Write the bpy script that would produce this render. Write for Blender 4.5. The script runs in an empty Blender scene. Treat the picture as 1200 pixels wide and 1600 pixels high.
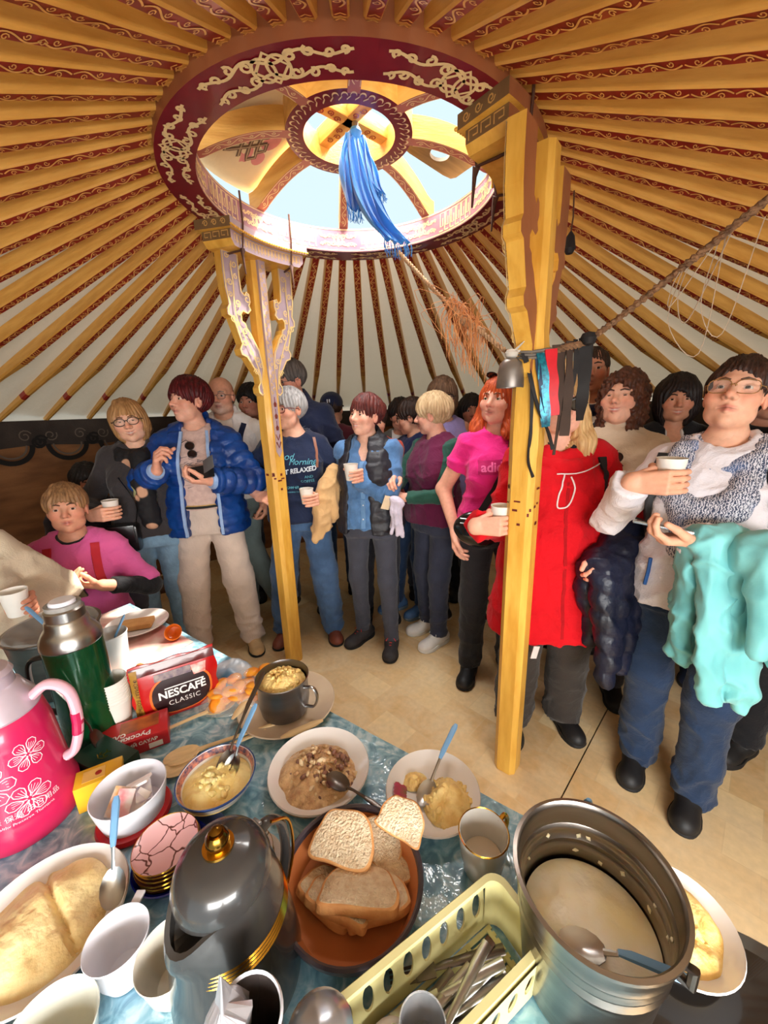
import bpy, bmesh, math, random, time
import numpy as np
from mathutils import Vector, Matrix, Euler

# ---------------------------------------------------------------- camera
SC = bpy.context.scene
COL = SC.collection
CAM_H, CAM_F, CAM_PITCH, CAM_ROLL = 1.5, 610.0, math.radians(14.7), math.radians(-1.8)
cam_data = bpy.data.cameras.new('camera')
cam_data.sensor_fit = 'HORIZONTAL'
cam_data.sensor_width = 36.0
cam_data.lens = 36.0 * CAM_F / 1200.0
cam_data.clip_start = 0.02
cam = bpy.data.objects.new('camera', cam_data)
COL.objects.link(cam)
_F = Vector((0, math.cos(CAM_PITCH), -math.sin(CAM_PITCH)))
_R0 = Vector((1, 0, 0)); _U0 = Vector((0, math.sin(CAM_PITCH), math.cos(CAM_PITCH)))
_R = math.cos(CAM_ROLL) * _R0 + math.sin(CAM_ROLL) * _U0
_U = -math.sin(CAM_ROLL) * _R0 + math.cos(CAM_ROLL) * _U0
_m = Matrix.Identity(4)
for i in range(3):
    _m[i][0], _m[i][1], _m[i][2] = _R[i], _U[i], -_F[i]
_m[2][3] = CAM_H
cam.matrix_world = _m
SC.camera = cam

# ---------------------------------------------------------------- sky, sun, daylight from the doorway behind
world = bpy.data.worlds.new('sky'); SC.world = world
world.use_nodes = True
_bg = world.node_tree.nodes['Background']
_bg.inputs[0].default_value = (0.70, 0.88, 0.97, 1)
_bg.inputs[1].default_value = 0.69
def lamp(name, typ, loc, aim, energy, color, **kw):
    d = bpy.data.lights.new(name, typ); d.energy = energy; d.color = color
    for k, v in kw.items(): setattr(d, k, v)
    o = bpy.data.objects.new(name, d); COL.objects.link(o); o.location = loc
    o.rotation_euler = (Vector(aim) - Vector(loc)).to_track_quat('-Z', 'Y').to_euler()
    return o
lamp('sun', 'SUN', (2.2, 3.0, 6), (-0.98, 1.42, 0.7), 9.0, (1.0, 0.93, 0.82), angle=0.02)
lamp('doorway_daylight', 'AREA', (0.55, -1.30, 1.9), (0.0, 1.8, 0.45), 235, (1.0, 0.97, 0.93), shape='RECTANGLE', size=2.2, size_y=1.9)
lamp('crown_daylight', 'AREA', (0.02, 1.9, 3.0), (-0.1, 1.9, 1.0), 55, (1.0, 0.98, 0.95), shape='DISK', size=1.0)
SC.view_settings.view_transform = 'Standard'
SC.view_settings.look = 'None'
SC.view_settings.gamma = 1.0
SC.view_settings.use_curve_mapping = False
SC.view_settings.exposure = 0.68

# ---------------------------------------------------------------- helpers: colour, materials
def lin(c):
    c = [v / 255.0 for v in c]
    return tuple((v / 12.92 if v <= 0.04045 else ((v + 0.055) / 1.055) ** 2.4) for v in c) + (1.0,)
MATS = {}
def mat(name, rgb, rough=0.6, metal=0.0, var=0.08, scale=18.0, bump=0.0, bscale=None, stretch=(1, 1, 1),
        coat=0.0, spec=0.5, trans=0.0, rgb2=None, sheen=0.0, sss=0.0, alpha=1.0, detail=3.0, ior=1.45):
    if name in MATS: return MATS[name]
    m = bpy.data.materials.new(name); m.use_nodes = True
    nt = m.node_tree; N = nt.nodes; L = nt.links
    b = N['Principled BSDF']
    c = lin(rgb)
    b.inputs['Base Color'].default_value = c
    b.inputs['Roughness'].default_value = rough
    b.inputs['Metallic'].default_value = metal
    b.inputs['Specular IOR Level'].default_value = spec
    b.inputs['IOR'].default_value = ior
    b.inputs['Coat Weight'].default_value = coat
    b.inputs['Coat Roughness'].default_value = 0.08
    b.inputs['Transmission Weight'].default_value = trans
    b.inputs['Sheen Weight'].default_value = sheen
    b.inputs['Alpha'].default_value = alpha
    if sss:
        b.inputs['Subsurface Weight'].default_value = sss
        b.inputs['Subsurface Radius'].default_value = (0.012, 0.005, 0.003)
        b.inputs['Subsurface Scale'].default_value = 1.0
    if var > 0 or rgb2 or bump > 0:
        tc = N.new('ShaderNodeTexCoord'); mp = N.new('ShaderNodeMapping')
        mp.inputs['Scale'].default_value = stretch
        L.new(tc.outputs['Object'], mp.inputs['Vector'])
    if var > 0 or rgb2:
        n = N.new('ShaderNodeTexNoise'); n.inputs['Scale'].default_value = scale; n.inputs['Detail'].default_value = detail
        L.new(mp.outputs['Vector'], n.inputs['Vector'])
        mx = N.new('ShaderNodeMix'); mx.data_type = 'RGBA'
        if rgb2:
            mx.inputs[6].default_value = c; mx.inputs[7].default_value = lin(rgb2)
        else:
            mx.inputs[6].default_value = tuple(v * (1 - var) for v in c[:3]) + (1,)
            mx.inputs[7].default_value = tuple(min(1, v * (1 + var)) for v in c[:3]) + (1,)
        rp = N.new('ShaderNodeMapRange'); rp.inputs[1].default_value = 0.32; rp.inputs[2].default_value = 0.68
        L.new(n.outputs['Fac'], rp.inputs[0]); L.new(rp.outputs[0], mx.inputs[0])
        L.new(mx.outputs[2], b.inputs['Base Color'])
    if bump > 0:
        n2 = N.new('ShaderNodeTexNoise'); n2.inputs['Scale'].default_value = bscale or scale * 4; n2.inputs['Detail'].default_value = 4
        L.new(mp.outputs['Vector'], n2.inputs['Vector'])
        bp = N.new('ShaderNodeBump'); bp.inputs['Strength'].default_value = bump; bp.inputs['Distance'].default_value = 0.01
        L.new(n2.outputs['Fac'], bp.inputs['Height']); L.new(bp.outputs['Normal'], b.inputs['Normal'])
    MATS[name] = m
    return m

# ---------------------------------------------------------------- helpers: meshes
def me_from(verts, faces, name='mesh', smooth=True, sharp=None, midx=None):
    me = bpy.data.meshes.new(name)
    me.from_pydata([tuple(v) for v in verts], [], [tuple(f) for f in faces])
    if midx is not None: me.polygons.foreach_set('material_index', np.asarray(midx, np.int32))
    me.polygons.foreach_set('use_smooth', np.full(len(me.polygons), bool(smooth)))
    if smooth and sharp is not None: me.set_sharp_from_angle(angle=math.radians(sharp))
    me.update()
    return me
def obj(name, me, mats=None, parent=None, loc=(0, 0, 0), rot=(0, 0, 0), label=None, cat=None, group=None, kind=None, sharp=35, smooth=True):
    if isinstance(me, tuple): me = me_from(me[0], me[1], name, smooth, sharp, me[2] if len(me) > 2 else None)
    if mats is not None and len(me.materials) == 0:
        for m in (mats if isinstance(mats, (list, tuple)) else [mats]): me.materials.append(m)
    o = bpy.data.objects.new(name, me); COL.objects.link(o)
    o.parent = parent; o.location = loc; o.rotation_euler = rot
    if label: o['label'] = label
    if cat: o['category'] = cat
    if group: o['group'] = group
    if kind: o['kind'] = kind
    return o
def thing(name, label, cat, loc=(0, 0, 0), rz=0.0, group=None, rot=None):
    o = bpy.data.objects.new(name, None); COL.objects.link(o)
    o.empty_display_size = 0.05
    o.location = loc; o.rotation_euler = rot if rot else (0, 0, rz)
    o['label'] = label; o['category'] = cat
    if group: o['group'] = group
    return o
def dup(root, loc=None, rz=None, label=None, rot=None, parent=None):
    def cp(o, par):
        c = o.copy(); COL.objects.link(c); c.parent = par
        for ch in o.children: cp(ch, c)
        return c
    r = cp(root, parent)
    if loc is not None: r.location = loc
    if rz is not None: r.rotation_euler = (0, 0, rz)
    if rot is not None: r.rotation_euler = rot
    if label: r['label'] = label
    return r
class MB:
    """collects shapes into one mesh"""
    def __init__(s): s.v = []; s.f = []; s.m = []
    def add(s, shape, M=None, mi=0):
        v, f = shape[0], shape[1]
        o = len(s.v)
        if M is not None: v = [M @ Vector(p) for p in v]
        s.v += [tuple(p) for p in v]; s.f += [tuple(i + o for i in q) for q in f]
        s.m += list(shape[2]) if len(shape) > 2 else [mi] * len(f)
        return s
    def get(s): return (s.v, s.f, s.m)
def TM(loc=(0, 0, 0), rot=(0, 0, 0), sc=(1, 1, 1)):
    return Matrix.LocRotScale(Vector(loc), Euler(rot), Vector(sc))
def lathe(prof, seg=32, ang=2 * math.pi, sx=1.0, sy=1.0, a0=0.0):
    full = abs(ang - 2 * math.pi) < 1e-6
    n = seg if full else seg + 1
    v = []; f = []
    for i in range(n):
        a = a0 + ang * i / seg
        for r, z in prof: v.append((r * math.cos(a) * sx, r * math.sin(a) * sy, z))
    k = len(prof)
    for i in range(seg):
        j = (i + 1) % n
        for q in range(k - 1):
            if prof[q][0] < 1e-7 and prof[q + 1][0] < 1e-7: continue
            if prof[q][0] < 1e-7: f.append((i * k + q, j * k + q + 1, i * k + q + 1))
            elif prof[q + 1][0] < 1e-7: f.append((i * k + q, j * k + q, i * k + q + 1))
            else: f.append((i * k + q, j * k + q, j * k + q + 1, i * k + q + 1))
    return (v, f)
def box(sx, sy, sz, c=(0, 0, 0), bev=0.0):
    if bev <= 0:
        v = [(c[0] + sx / 2 * a, c[1] + sy / 2 * b, c[2] + sz / 2 * d) for a in (-1, 1) for b in (-1, 1) for d in (-1, 1)]
        return (v, [(0, 1, 3, 2), (4, 6, 7, 5), (0, 4, 5, 1), (2, 3, 7, 6), (0, 2, 6, 4), (1, 5, 7, 3)])
    bm = bmesh.new(); bmesh.ops.create_cube(bm, size=1.0)
    bmesh.ops.scale(bm, vec=(sx, sy, sz), verts=bm.verts); bmesh.ops.translate(bm, vec=c, verts=bm.verts)
    bmesh.ops.bevel(bm, geom=bm.edges[:], offset=bev, segments=2, profile=0.6, affect='EDGES')
    bm.verts.index_update()
    r = ([tuple(v.co) for v in bm.verts], [tuple(v.index for v in f.verts) for f in bm.faces]); bm.free()
    return r
def tube(pts, r, seg=8, closed=False, cap=True, flat=1.0, up=None):
    P = [Vector(p) for p in pts]; n = len(P)
    R = list(r) if hasattr(r, '__len__') else [r] * n
    T = []
    for i in range(n):
        a = P[(i - 1) % n] if (closed or i > 0) else P[i]; b = P[(i + 1) % n] if (closed or i < n - 1) else P[i]
        t = b - a; T.append(t.normalized() if t.length > 1e-9 else Vector((0, 0, 1)))
    u = Vector(up) if up else (Vector((0, 0, 1)) if abs(T[0].z) < 0.9 else Vector((1, 0, 0)))
    v = []; f = []
    for i in range(n):
        u = (u - T[i] * u.dot(T[i]))
        if u.length < 1e-6: u = T[i].orthogonal()
        u.normalize(); w = T[i].cross(u)
        for k in range(seg):
            a = 2 * math.pi * k / seg
            v.append(tuple(P[i] + u * (math.cos(a) * R[i] * flat) + w * (math.sin(a) * R[i])))
    for i in range(n if closed else n - 1):
        j = (i + 1) % n
        for k in range(seg):
            l = (k + 1) % seg
            f.append((i * seg + k, i * seg + l, j * seg + l, j * seg + k))
    if cap and not closed:
        f.append(tuple(range(seg))[::-1]); f.append(tuple((n - 1) * seg + k for k in range(seg)))
    return (v, f)
def prism(outline, t, axis='y'):
    """extrude a 2D outline (x,z) by thickness t along y, centred"""
    bm = bmesh.new()
    vs = [bm.verts.new((x, -t / 2, z)) for x, z in outline]
    es = [bm.edges.new((vs[i], vs[(i + 1) % len(vs)])) for i in range(len(vs))]
    bmesh.ops.triangle_fill(bm, use_beauty=True, use_dissolve=False, edges=es)
    bmesh.ops.recalc_face_normals(bm, faces=bm.faces)
    bm.normal_update()
    if bm.faces and sum(fc.normal.y * fc.calc_area() for fc in bm.faces) > 0: bmesh.ops.reverse_faces(bm, faces=bm.faces)
    r = bmesh.ops.extrude_face_region(bm, geom=bm.faces[:])
    nv = [g for g in r['geom'] if isinstance(g, bmesh.types.BMVert)]
    bmesh.ops.translate(bm, vec=(0, t, 0), verts=nv)
    bmesh.ops.recalc_face_normals(bm, faces=bm.faces)
    bm.verts.index_update()
    out = ([tuple(v.co) for v in bm.verts], [tuple(v.index for v in fc.verts) for fc in bm.faces]); bm.free()
    return out
def spline(ctrl, n=12, closed=False):
    """Catmull-Rom through control points"""
    P = [np.array(p, float) for p in ctrl]; m = len(P); out = []
    rng = range(m) if closed else range(m - 1)
    for i in rng:
        p0 = P[(i - 1) % m] if (closed or i > 0) else 2 * P[0] - P[1]
        p1 = P[i]; p2 = P[(i + 1) % m]
        p3 = P[(i + 2) % m] if (closed or i + 2 < m) else 2 * P[-1] - P[-2]
        for k in range(n):
            t = k / n
            out.append(0.5 * (2 * p1 + (p2 - p0) * t + (2 * p0 - 5 * p1 + 4 * p2 - p3) * t * t + (3 * p1 - p0 - 3 * p2 + p3) * t ** 3))
    if not closed: out.append(P[-1])
    return [tuple(p) for p in out]
_LIFT = 0
def strip(pts2, w, fn, closed=False):
    """flat painted stroke: 2D polyline of width w mapped to 3D by fn(s,t)"""
    P = [np.array(p, float) for p in pts2]; n = len(P); v = []; f = []
    for i in range(n):
        a = P[(i - 1) % n] if (closed or i > 0) else P[i]; b = P[(i + 1) % n] if (closed or i < n - 1) else P[i]
        d = b - a; d = d / (np.linalg.norm(d) + 1e-12); nr = np.array((-d[1], d[0])) * w / 2
        v.append(fn(*(P[i] + nr))); v.append(fn(*(P[i] - nr)))
    global _LIFT
    _LIFT = (_LIFT + 1) % 9; a, b, c = Vector(v[0]), Vector(v[1]), Vector(v[2]); nn = (b - a).cross(c - a)
    if nn.length > 1e-12: nn = nn.normalized() * ((_LIFT - 4) * 0.00016); v = [tuple(Vector(q) + nn) for q in v]
    for i in range(n if closed else n - 1):
        j = (i + 1) % n
        f.append((2 * i, 2 * j, 2 * j + 1, 2 * i + 1))
    return (v, f)
def curl(c, r0, a0, turns, n=14, sgn=1, k=0.75):
    """spiral ending at its eye"""
    out = []
    for i in range(n + 1):
        t = i / n; r = r0 * (1 - k * t); a = a0 + sgn * turns * 2 * math.pi * t
        out.append((c[0] + r * math.cos(a), c[1] + r * math.sin(a)))
    return out
_FONT_CACHE = {}
def text_shape(s, size=1.0, align='CENTER', bold=0.0, shear=0.0, space=1.0):
    """lettering as a flat mesh in the xy plane (verts, tris)"""
    c = bpy.data.curves.new('lettering', 'FONT'); c.body = s; c.size = size; c.align_x = align; c.align_y = 'CENTER'
    c.offset = bold; c.shear = shear; c.space_character = space; c.resolution_u = 3
    o = bpy.data.objects.new('lettering', c); COL.objects.link(o)
    bpy.context.view_layer.update()
    dg = bpy.context.evaluated_depsgraph_get()
    me = bpy.data.meshes.new_from_object(o.evaluated_get(dg))
    v = [tuple(p.co) for p in me.vertices]; f = [tuple(p.vertices) for p in me.polygons]
    bpy.data.objects.remove(o); bpy.data.curves.remove(c); bpy.data.meshes.remove(me)
    return (v, f)
def noise3(P, seed=0, freq=10.0, n=6):
    """cheap smooth noise on points (N,3): sum of sines"""
    r = np.random.RandomState(seed); out = np.zeros(len(P))
    for i in range(n):
        d = r.normal(size=3); d /= np.linalg.norm(d); fr = freq * (0.6 + 0.9 * r.rand()); ph = r.rand() * 6.28
        out += np.sin(P @ d * fr + ph + 0.7 * np.sin(P @ np.roll(d, 1) * fr * 0.7 + ph * 2))
    return out / n * 1.4
# ---------------------------------------------------------------- implicit surfaces -> meshes (continuous bodies and cloth)
def smin(a, b, k):
    h = np.maximum(k - np.abs(a - b), 0) / k
    return np.minimum(a, b) - h * h * (k * 0.25)
def f_cap(a, b, ra, rb):
    ax, ay, az = [float(v) for v in a]; dx, dy, dz = [float(b[i]) - float(a[i]) for i in range(3)]
    bb = dx * dx + dy * dy + dz * dz + 1e-12
    def fn(x, y, z):
        px, py, pz = x - ax, y - ay, z - az
        t = np.clip((px * dx + py * dy + pz * dz) / bb, 0, 1)
        return np.sqrt((px - t * dx) ** 2 + (py - t * dy) ** 2 + (pz - t * dz) ** 2) - (ra + (rb - ra) * t)
    m = max(ra, rb)
    lo = [min(a[i], b[i]) - m for i in range(3)]; hi = [max(a[i], b[i]) + m for i in range(3)]
    return fn, lo, hi
def f_ell(c, r, R=None):
    cx, cy, cz = c; rx, ry, rz = r
    if R is None:
        def fn(x, y, z):
            px, py, pz = (x - cx) / rx, (y - cy) / ry, (z - cz) / rz
            k0 = np.sqrt(px * px + py * py + pz * pz) + 1e-9
            k1 = np.sqrt((px / rx) ** 2 + (py / ry) ** 2 + (pz / rz) ** 2) + 1e-9
            return k0 * (k0 - 1) / k1
        e = r
    else:
        R = np.array(R)
        def fn(x, y, z):
            ux, uy, uz = x - cx, y - cy, z - cz
            px = (R[0, 0] * ux + R[1, 0] * uy + R[2, 0] * uz) / rx
            py = (R[0, 1] * ux + R[1, 1] * uy + R[2, 1] * uz) / ry
            pz = (R[0, 2] * ux + R[1, 2] * uy + R[2, 2] * uz) / rz
            k0 = np.sqrt(px * px + py * py + pz * pz) + 1e-9
            k1 = np.sqrt((px / rx) ** 2 + (py / ry) ** 2 + (pz / rz) ** 2) + 1e-9
            return k0 * (k0 - 1) / k1
        e = (max(r),) * 3
    return fn, [c[i] - e[i] for i in range(3)], [c[i] + e[i] for i in range(3)]
def f_loft(rows, pw=2.3):
    """rows of (z, half width, half depth, cx, cy), z rising"""
    D = np.array(spline(rows, 8)); zz, A, B, CX, CY = D.T
    z0, z1 = float(zz[0]), float(zz[-1])
    def fn(x, y, z):
        a = np.interp(z, zz, A); b = np.interp(z, zz, B); cx = np.interp(z, zz, CX); cy = np.interp(z, zz, CY)
        q = (np.abs((x - cx) / a) ** pw + np.abs((y - cy) / b) ** pw) ** (1 / pw)
        return np.maximum((q - 1) * np.minimum(a, b), np.maximum(z - z1, z0 - z))
    m = max(A.max(), B.max())
    return fn, [CX.min() - A.max(), CY.min() - B.max(), z0], [CX.max() + A.max(), CY.max() + B.max(), z1]
def wrinkle(V, seed, f=24.0):
    """ridged creases for cloth"""
    W = V + 0.02 * np.stack([noise3(V, seed + 11, 14), noise3(V, seed + 12, 14), noise3(V, seed + 13, 14)], 1)
    a = np.clip(1 - np.abs(noise3(W * np.array((1, 1, 1.35)), seed, f, 4)) * 1.5, 0, 1) ** 2
    b = np.clip(1 - np.abs(noise3(W * np.array((1.2, 1.2, .8)), seed + 5, f * 2.1, 4)) * 1.5, 0, 1) ** 2
    return a + 0.45 * b - 0.45
class SD:
    def __init__(s): s.ops = []
    def put(s, f, k=0.02, mode='+'): s.ops.append((f[0], f[1], f[2], k, mode)); return s
    def cap(s, a, b, ra, rb=None, k=0.02, mode='+'): return s.put(f_cap(a, b, ra, ra if rb is None else rb), k, mode)
    def ell(s, c, r, k=0.02, mode='+', R=None): return s.put(f_ell(c, (r,) * 3 if np.isscalar(r) else r, R), k, mode)
    def loft(s, rows, k=0.03, pw=2.3): return s.put(f_loft(rows, pw), k)
    def clip(s, fn): s.ops.append((fn, None, None, 0.0, 'c')); return s
    def eval(s, P):
        x, y, z = P[:, 0], P[:, 1], P[:, 2]; F = np.full(len(P), 9.0)
        for fn, lo, hi, k, m in s.ops:
            d = fn(x, y, z)
            if m == '+': F = smin(F, d, k)
            elif m == '-': F = -smin(-F, d, k)
            else: F = np.maximum(F, d)
        return F
    def bounds(s):
        L = [o for o in s.ops if o[4] == '+']
        return np.min([o[1] for o in L], 0), np.max([o[2] for o in L], 0)
    def mesh(s, h, lo=None, hi=None):
        b0, b1 = s.bounds()
        lo = b0 - 3 * h if lo is None else np.maximum(np.array(lo, float), b0 - 3 * h)
        hi = b1 + 3 * h if hi is None else np.minimum(np.array(hi, float), b1 + 3 * h)
        n = np.maximum(np.ceil((hi - lo) / h).astype(int) + 1, 4)
        ax = [(lo[i] + h * np.arange(n[i])).astype(np.float32) for i in range(3)]
        F = np.full(n, 0.3, np.float32)
        for fn, l, u, k, m in s.ops:
            if l is None: sl = (slice(None),) * 3
            else:
                e = k + 3 * h; sl = []
                for i in range(3):
                    a = int(np.searchsorted(ax[i], l[i] - e)); b = int(np.searchsorted(ax[i], u[i] + e)); sl.append(slice(a, b))
                sl = tuple(sl)
                if any(q.stop <= q.start for q in sl): continue
            d = fn(ax[0][sl[0]][:, None, None], ax[1][sl[1]][None, :, None], ax[2][sl[2]][None, None, :])
            if m == '+': F[sl] = smin(F[sl], d, k)
            elif m == '-': F[sl] = -smin(-F[sl], d, k)
            else: F[sl] = np.maximum(F[sl], d)
        return surfnet(F, lo, h)
    def march(s, P, d, n=48, far=0.6):
        P = np.array(P, float); d = np.array(d, float); d = d / np.linalg.norm(d, axis=-1, keepdims=True)
        t = np.zeros(len(P))
        for i in range(n):
            e = s.eval(P + d * t[:, None]); t = np.minimum(t + np.clip(e, -0.03, 0.1) * 0.8, far)
        return P + d * t[:, None]
    def grad(s, P, e=0.004):
        g = np.stack([s.eval(P + np.eye(3)[i] * e) - s.eval(P - np.eye(3)[i] * e) for i in range(3)], 1)
        return g / (np.linalg.norm(g, axis=1, keepdims=True) + 1e-9)
_OFF = np.array([(i, j, k) for i in (0, 1) for j in (0, 1) for k in (0, 1)])
_EDG = [(0, 4), (1, 5), (2, 6), (3, 7), (0, 2), (1, 3), (4, 6), (5, 7), (0, 1), (2, 3), (4, 5), (6, 7)]
def surfnet(F, lo, h):
    S = F < 0
    c = np.zeros(np.array(F.shape) - 1, np.int8)
    for o in _OFF: c += S[o[0]:S.shape[0] - 1 + o[0], o[1]:S.shape[1] - 1 + o[1], o[2]:S.shape[2] - 1 + o[2]]
    act = (c > 0) & (c < 8); I = np.argwhere(act); n = len(I)
    idm = np.full(act.shape, -1, np.int32); idm[act] = np.arange(n)
    V = np.stack([F[I[:, 0] + o[0], I[:, 1] + o[1], I[:, 2] + o[2]] for o in _OFF], 1)
    acc = np.zeros((n, 3)); cnt = np.zeros(n)
    for a, b in _EDG:
        va, vb = V[:, a], V[:, b]; m = (va < 0) != (vb < 0)
        t = np.where(m, va / np.where(m, va - vb, 1), 0)
        acc += np.where(m[:, None], _OFF[a] + t[:, None] * (_OFF[b] - _OFF[a]), 0); cnt += m
    P = np.array(lo) + h * (I + acc / np.maximum(cnt, 1)[:, None])
    Q = []
    for axn in range(3):
        o1, o2 = [(1, 2), (2, 0), (0, 1)][axn]
        sA = [slice(None)] * 3; sB = [slice(None)] * 3
        sA[axn] = slice(None, -1); sB[axn] = slice(1, None)
        for o in (o1, o2): sA[o] = slice(1, -1); sB[o] = slice(1, -1)
        A = S[tuple(sA)]; B = S[tuple(sB)]
        E = np.argwhere(A != B); ins = A[A != B]
        off = np.zeros(3, int); off[o1] = 1; off[o2] = 1; E = E + off
        def cid(d1, d2):
            q = E.copy(); q[:, o1] += d1; q[:, o2] += d2
            return idm[q[:, 0], q[:, 1], q[:, 2]]
        q = np.stack([cid(-1, -1), cid(0, -1), cid(0, 0), cid(-1, 0)], 1)
        q[~ins] = q[~ins][:, ::-1]
        Q.append(q)
    Q = np.concatenate(Q) if Q else np.zeros((0, 4), int)
    Q = Q[(Q >= 0).all(1)]
    return P, Q
def vnormals(P, Q):
    n = np.cross(P[Q[:, 2]] - P[Q[:, 0]], P[Q[:, 3]] - P[Q[:, 1]]); out = np.zeros_like(P)
    for i in range(4):
        for k in range(3): out[:, k] += np.bincount(Q[:, i], n[:, k], len(P))
    return out / (np.linalg.norm(out, axis=1, keepdims=True) + 1e-12)
def np_mesh(name, P, Q, col=None, midx=None, smooth=True):
    me = bpy.data.meshes.new(name); n, m = len(P), len(Q)
    me.vertices.add(n); me.loops.add(4 * m); me.polygons.add(m)
    me.vertices.foreach_set('co', np.ascontiguousarray(P, np.float32).ravel())
    me.loops.foreach_set('vertex_index', np.ascontiguousarray(Q, np.int32).ravel())
    me.polygons.foreach_set('loop_start', np.arange(0, 4 * m, 4, dtype=np.int32))
    me.polygons.foreach_set('use_smooth', np.full(m, smooth))
    if midx is not None: me.polygons.foreach_set('material_index', np.asarray(midx, np.int32))
    me.update(calc_edges=True)
    if col is not None:
        a = me.color_attributes.new('Col', 'FLOAT_COLOR', 'POINT')
        c4 = np.ones((n, 4), np.float32); c4[:, :3] = col
        a.data.foreach_set('color', c4.ravel())
    return me
def ribbon3(P, N, w, t):
    """flat band along P with surface normals N, width w, thickness t"""
    P = np.array(P); N = np.array(N); n = len(P); v = []; f = []
    W = np.broadcast_to(np.asarray(w, float), (n,))
    for i in range(n):
        d = P[min(i + 1, n - 1)] - P[max(i - 1, 0)]; s_ = np.cross(d, N[i]); s_ = s_ / (np.linalg.norm(s_) + 1e-9) * W[i] / 2
        v += [P[i] - s_ - N[i] * t * .5, P[i] + s_ - N[i] * t * .5, P[i] + s_ + N[i] * t * .5, P[i] - s_ + N[i] * t * .5]
    for i in range(n - 1):
        for k in range(4):
            l = (k + 1) % 4
            f.append((4 * i + k, 4 * i + l, 4 * i + 4 + l, 4 * i + 4 + k))
    f.append((0, 3, 2, 1)); f.append(tuple(4 * (n - 1) + k for k in range(4)))
    return ([tuple(q) for q in v], f)

# ---------------------------------------------------------------- skin
def make_skin():
    m = bpy.data.materials.new('skin'); m.use_nodes = True
    nt = m.node_tree; N = nt.nodes; L = nt.links; b = N['Principled BSDF']
    a = N.new('ShaderNodeAttribute'); a.attribute_name = 'Col'
    tc = N.new('ShaderNodeTexCoord'); n = N.new('ShaderNodeTexNoise'); n.inputs['Scale'].default_value = 60; n.inputs['Detail'].default_value = 3
    L.new(tc.outputs['Object'], n.inputs['Vector'])
    hs = N.new('ShaderNodeHueSaturation'); mr = N.new('ShaderNodeMapRange')
    mr.inputs[1].default_value = 0.3; mr.inputs[2].default_value = 0.7; mr.inputs[3].default_value = 0.92; mr.inputs[4].default_value = 1.06
    L.new(n.outputs['Fac'], mr.inputs[0]); L.new(mr.outputs[0], hs.inputs['Value']); L.new(a.outputs['Color'], hs.inputs['Color'])
    L.new(hs.outputs['Color'], b.inputs['Base Color'])
    b.inputs['Roughness'].default_value = 0.5; b.inputs['Specular IOR Level'].default_value = 0.35
    b.inputs['Subsurface Weight'].default_value = 0.12; b.inputs['Subsurface Radius'].default_value = (0.01, 0.004, 0.002)
    b.inputs['Subsurface Scale'].default_value = 1.0
    return m
SKIN = make_skin()
def cloth(name, rgb, var=0.12, scale=9, bump=0.25, bscale=220, rough=0.85, **k):
    new = name not in MATS; wr = k.pop('wr', 0.3)
    m = mat(name, rgb, rough, var=var, scale=scale, bump=bump, bscale=bscale, sheen=k.pop('sheen', 0.15), spec=k.pop('spec', 0.25), **k)
    if new and bump > 0:      # soft creases under the weave
        N = m.node_tree.nodes; L = m.node_tree.links; bp = next(n for n in N if n.type == 'BUMP'); tc = next(n for n in N if n.type == 'TEX_COORD')
        n = N.new('ShaderNodeTexNoise'); n.inputs['Scale'].default_value = 13; n.inputs['Detail'].default_value = 3; n.inputs['Distortion'].default_value = 2.2
        b2 = N.new('ShaderNodeBump'); b2.inputs['Strength'].default_value = wr; b2.inputs['Distance'].default_value = 0.02
        L.new(tc.outputs['Object'], n.inputs['Vector']); L.new(n.outputs['Fac'], b2.inputs['Height']); L.new(b2.outputs['Normal'], bp.inputs['Normal'])
    return m
def hairmat(name, rgb, rgb2=None):
    return mat(name, rgb, 0.45, rgb2=rgb2 or tuple(int(v * 0.55) for v in rgb), scale=70, stretch=(1, 1, 0.16), bump=0.5, bscale=160, spec=0.4)
_EYES = {}
def eye_mesh(iris):
    if iris in _EYES: return _EYES[iris]
    prof = [(0.0125 * math.sin(a), 0.0125 * math.cos(a)) for a in [0, .25, .54, .6, .8, 1.2, 1.7, 2.3, math.pi]]
    v, f = lathe(prof, 14)
    mi = []
    for q in f:
        zz = max(v[i][2] for i in q) / 0.0125; an = math.acos(max(-1, min(1, zz)))
        mi.append(2 if an < 0.2 else (1 if an < 0.5 else 0))
    me = me_from(v, f, 'eye', True, None, mi)
    for m in (mat('eye_white', (206, 196, 188), 0.25, var=0), mat('iris_' + iris, {'brown': (70, 42, 24), 'blue': (90, 120, 140), 'green': (92, 100, 70)}[iris], 0.15, var=0), mat('pupil', (8, 8, 8), 0.1, var=0)): me.materials.append(m)
    _EYES[iris] = me
    return me

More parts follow.
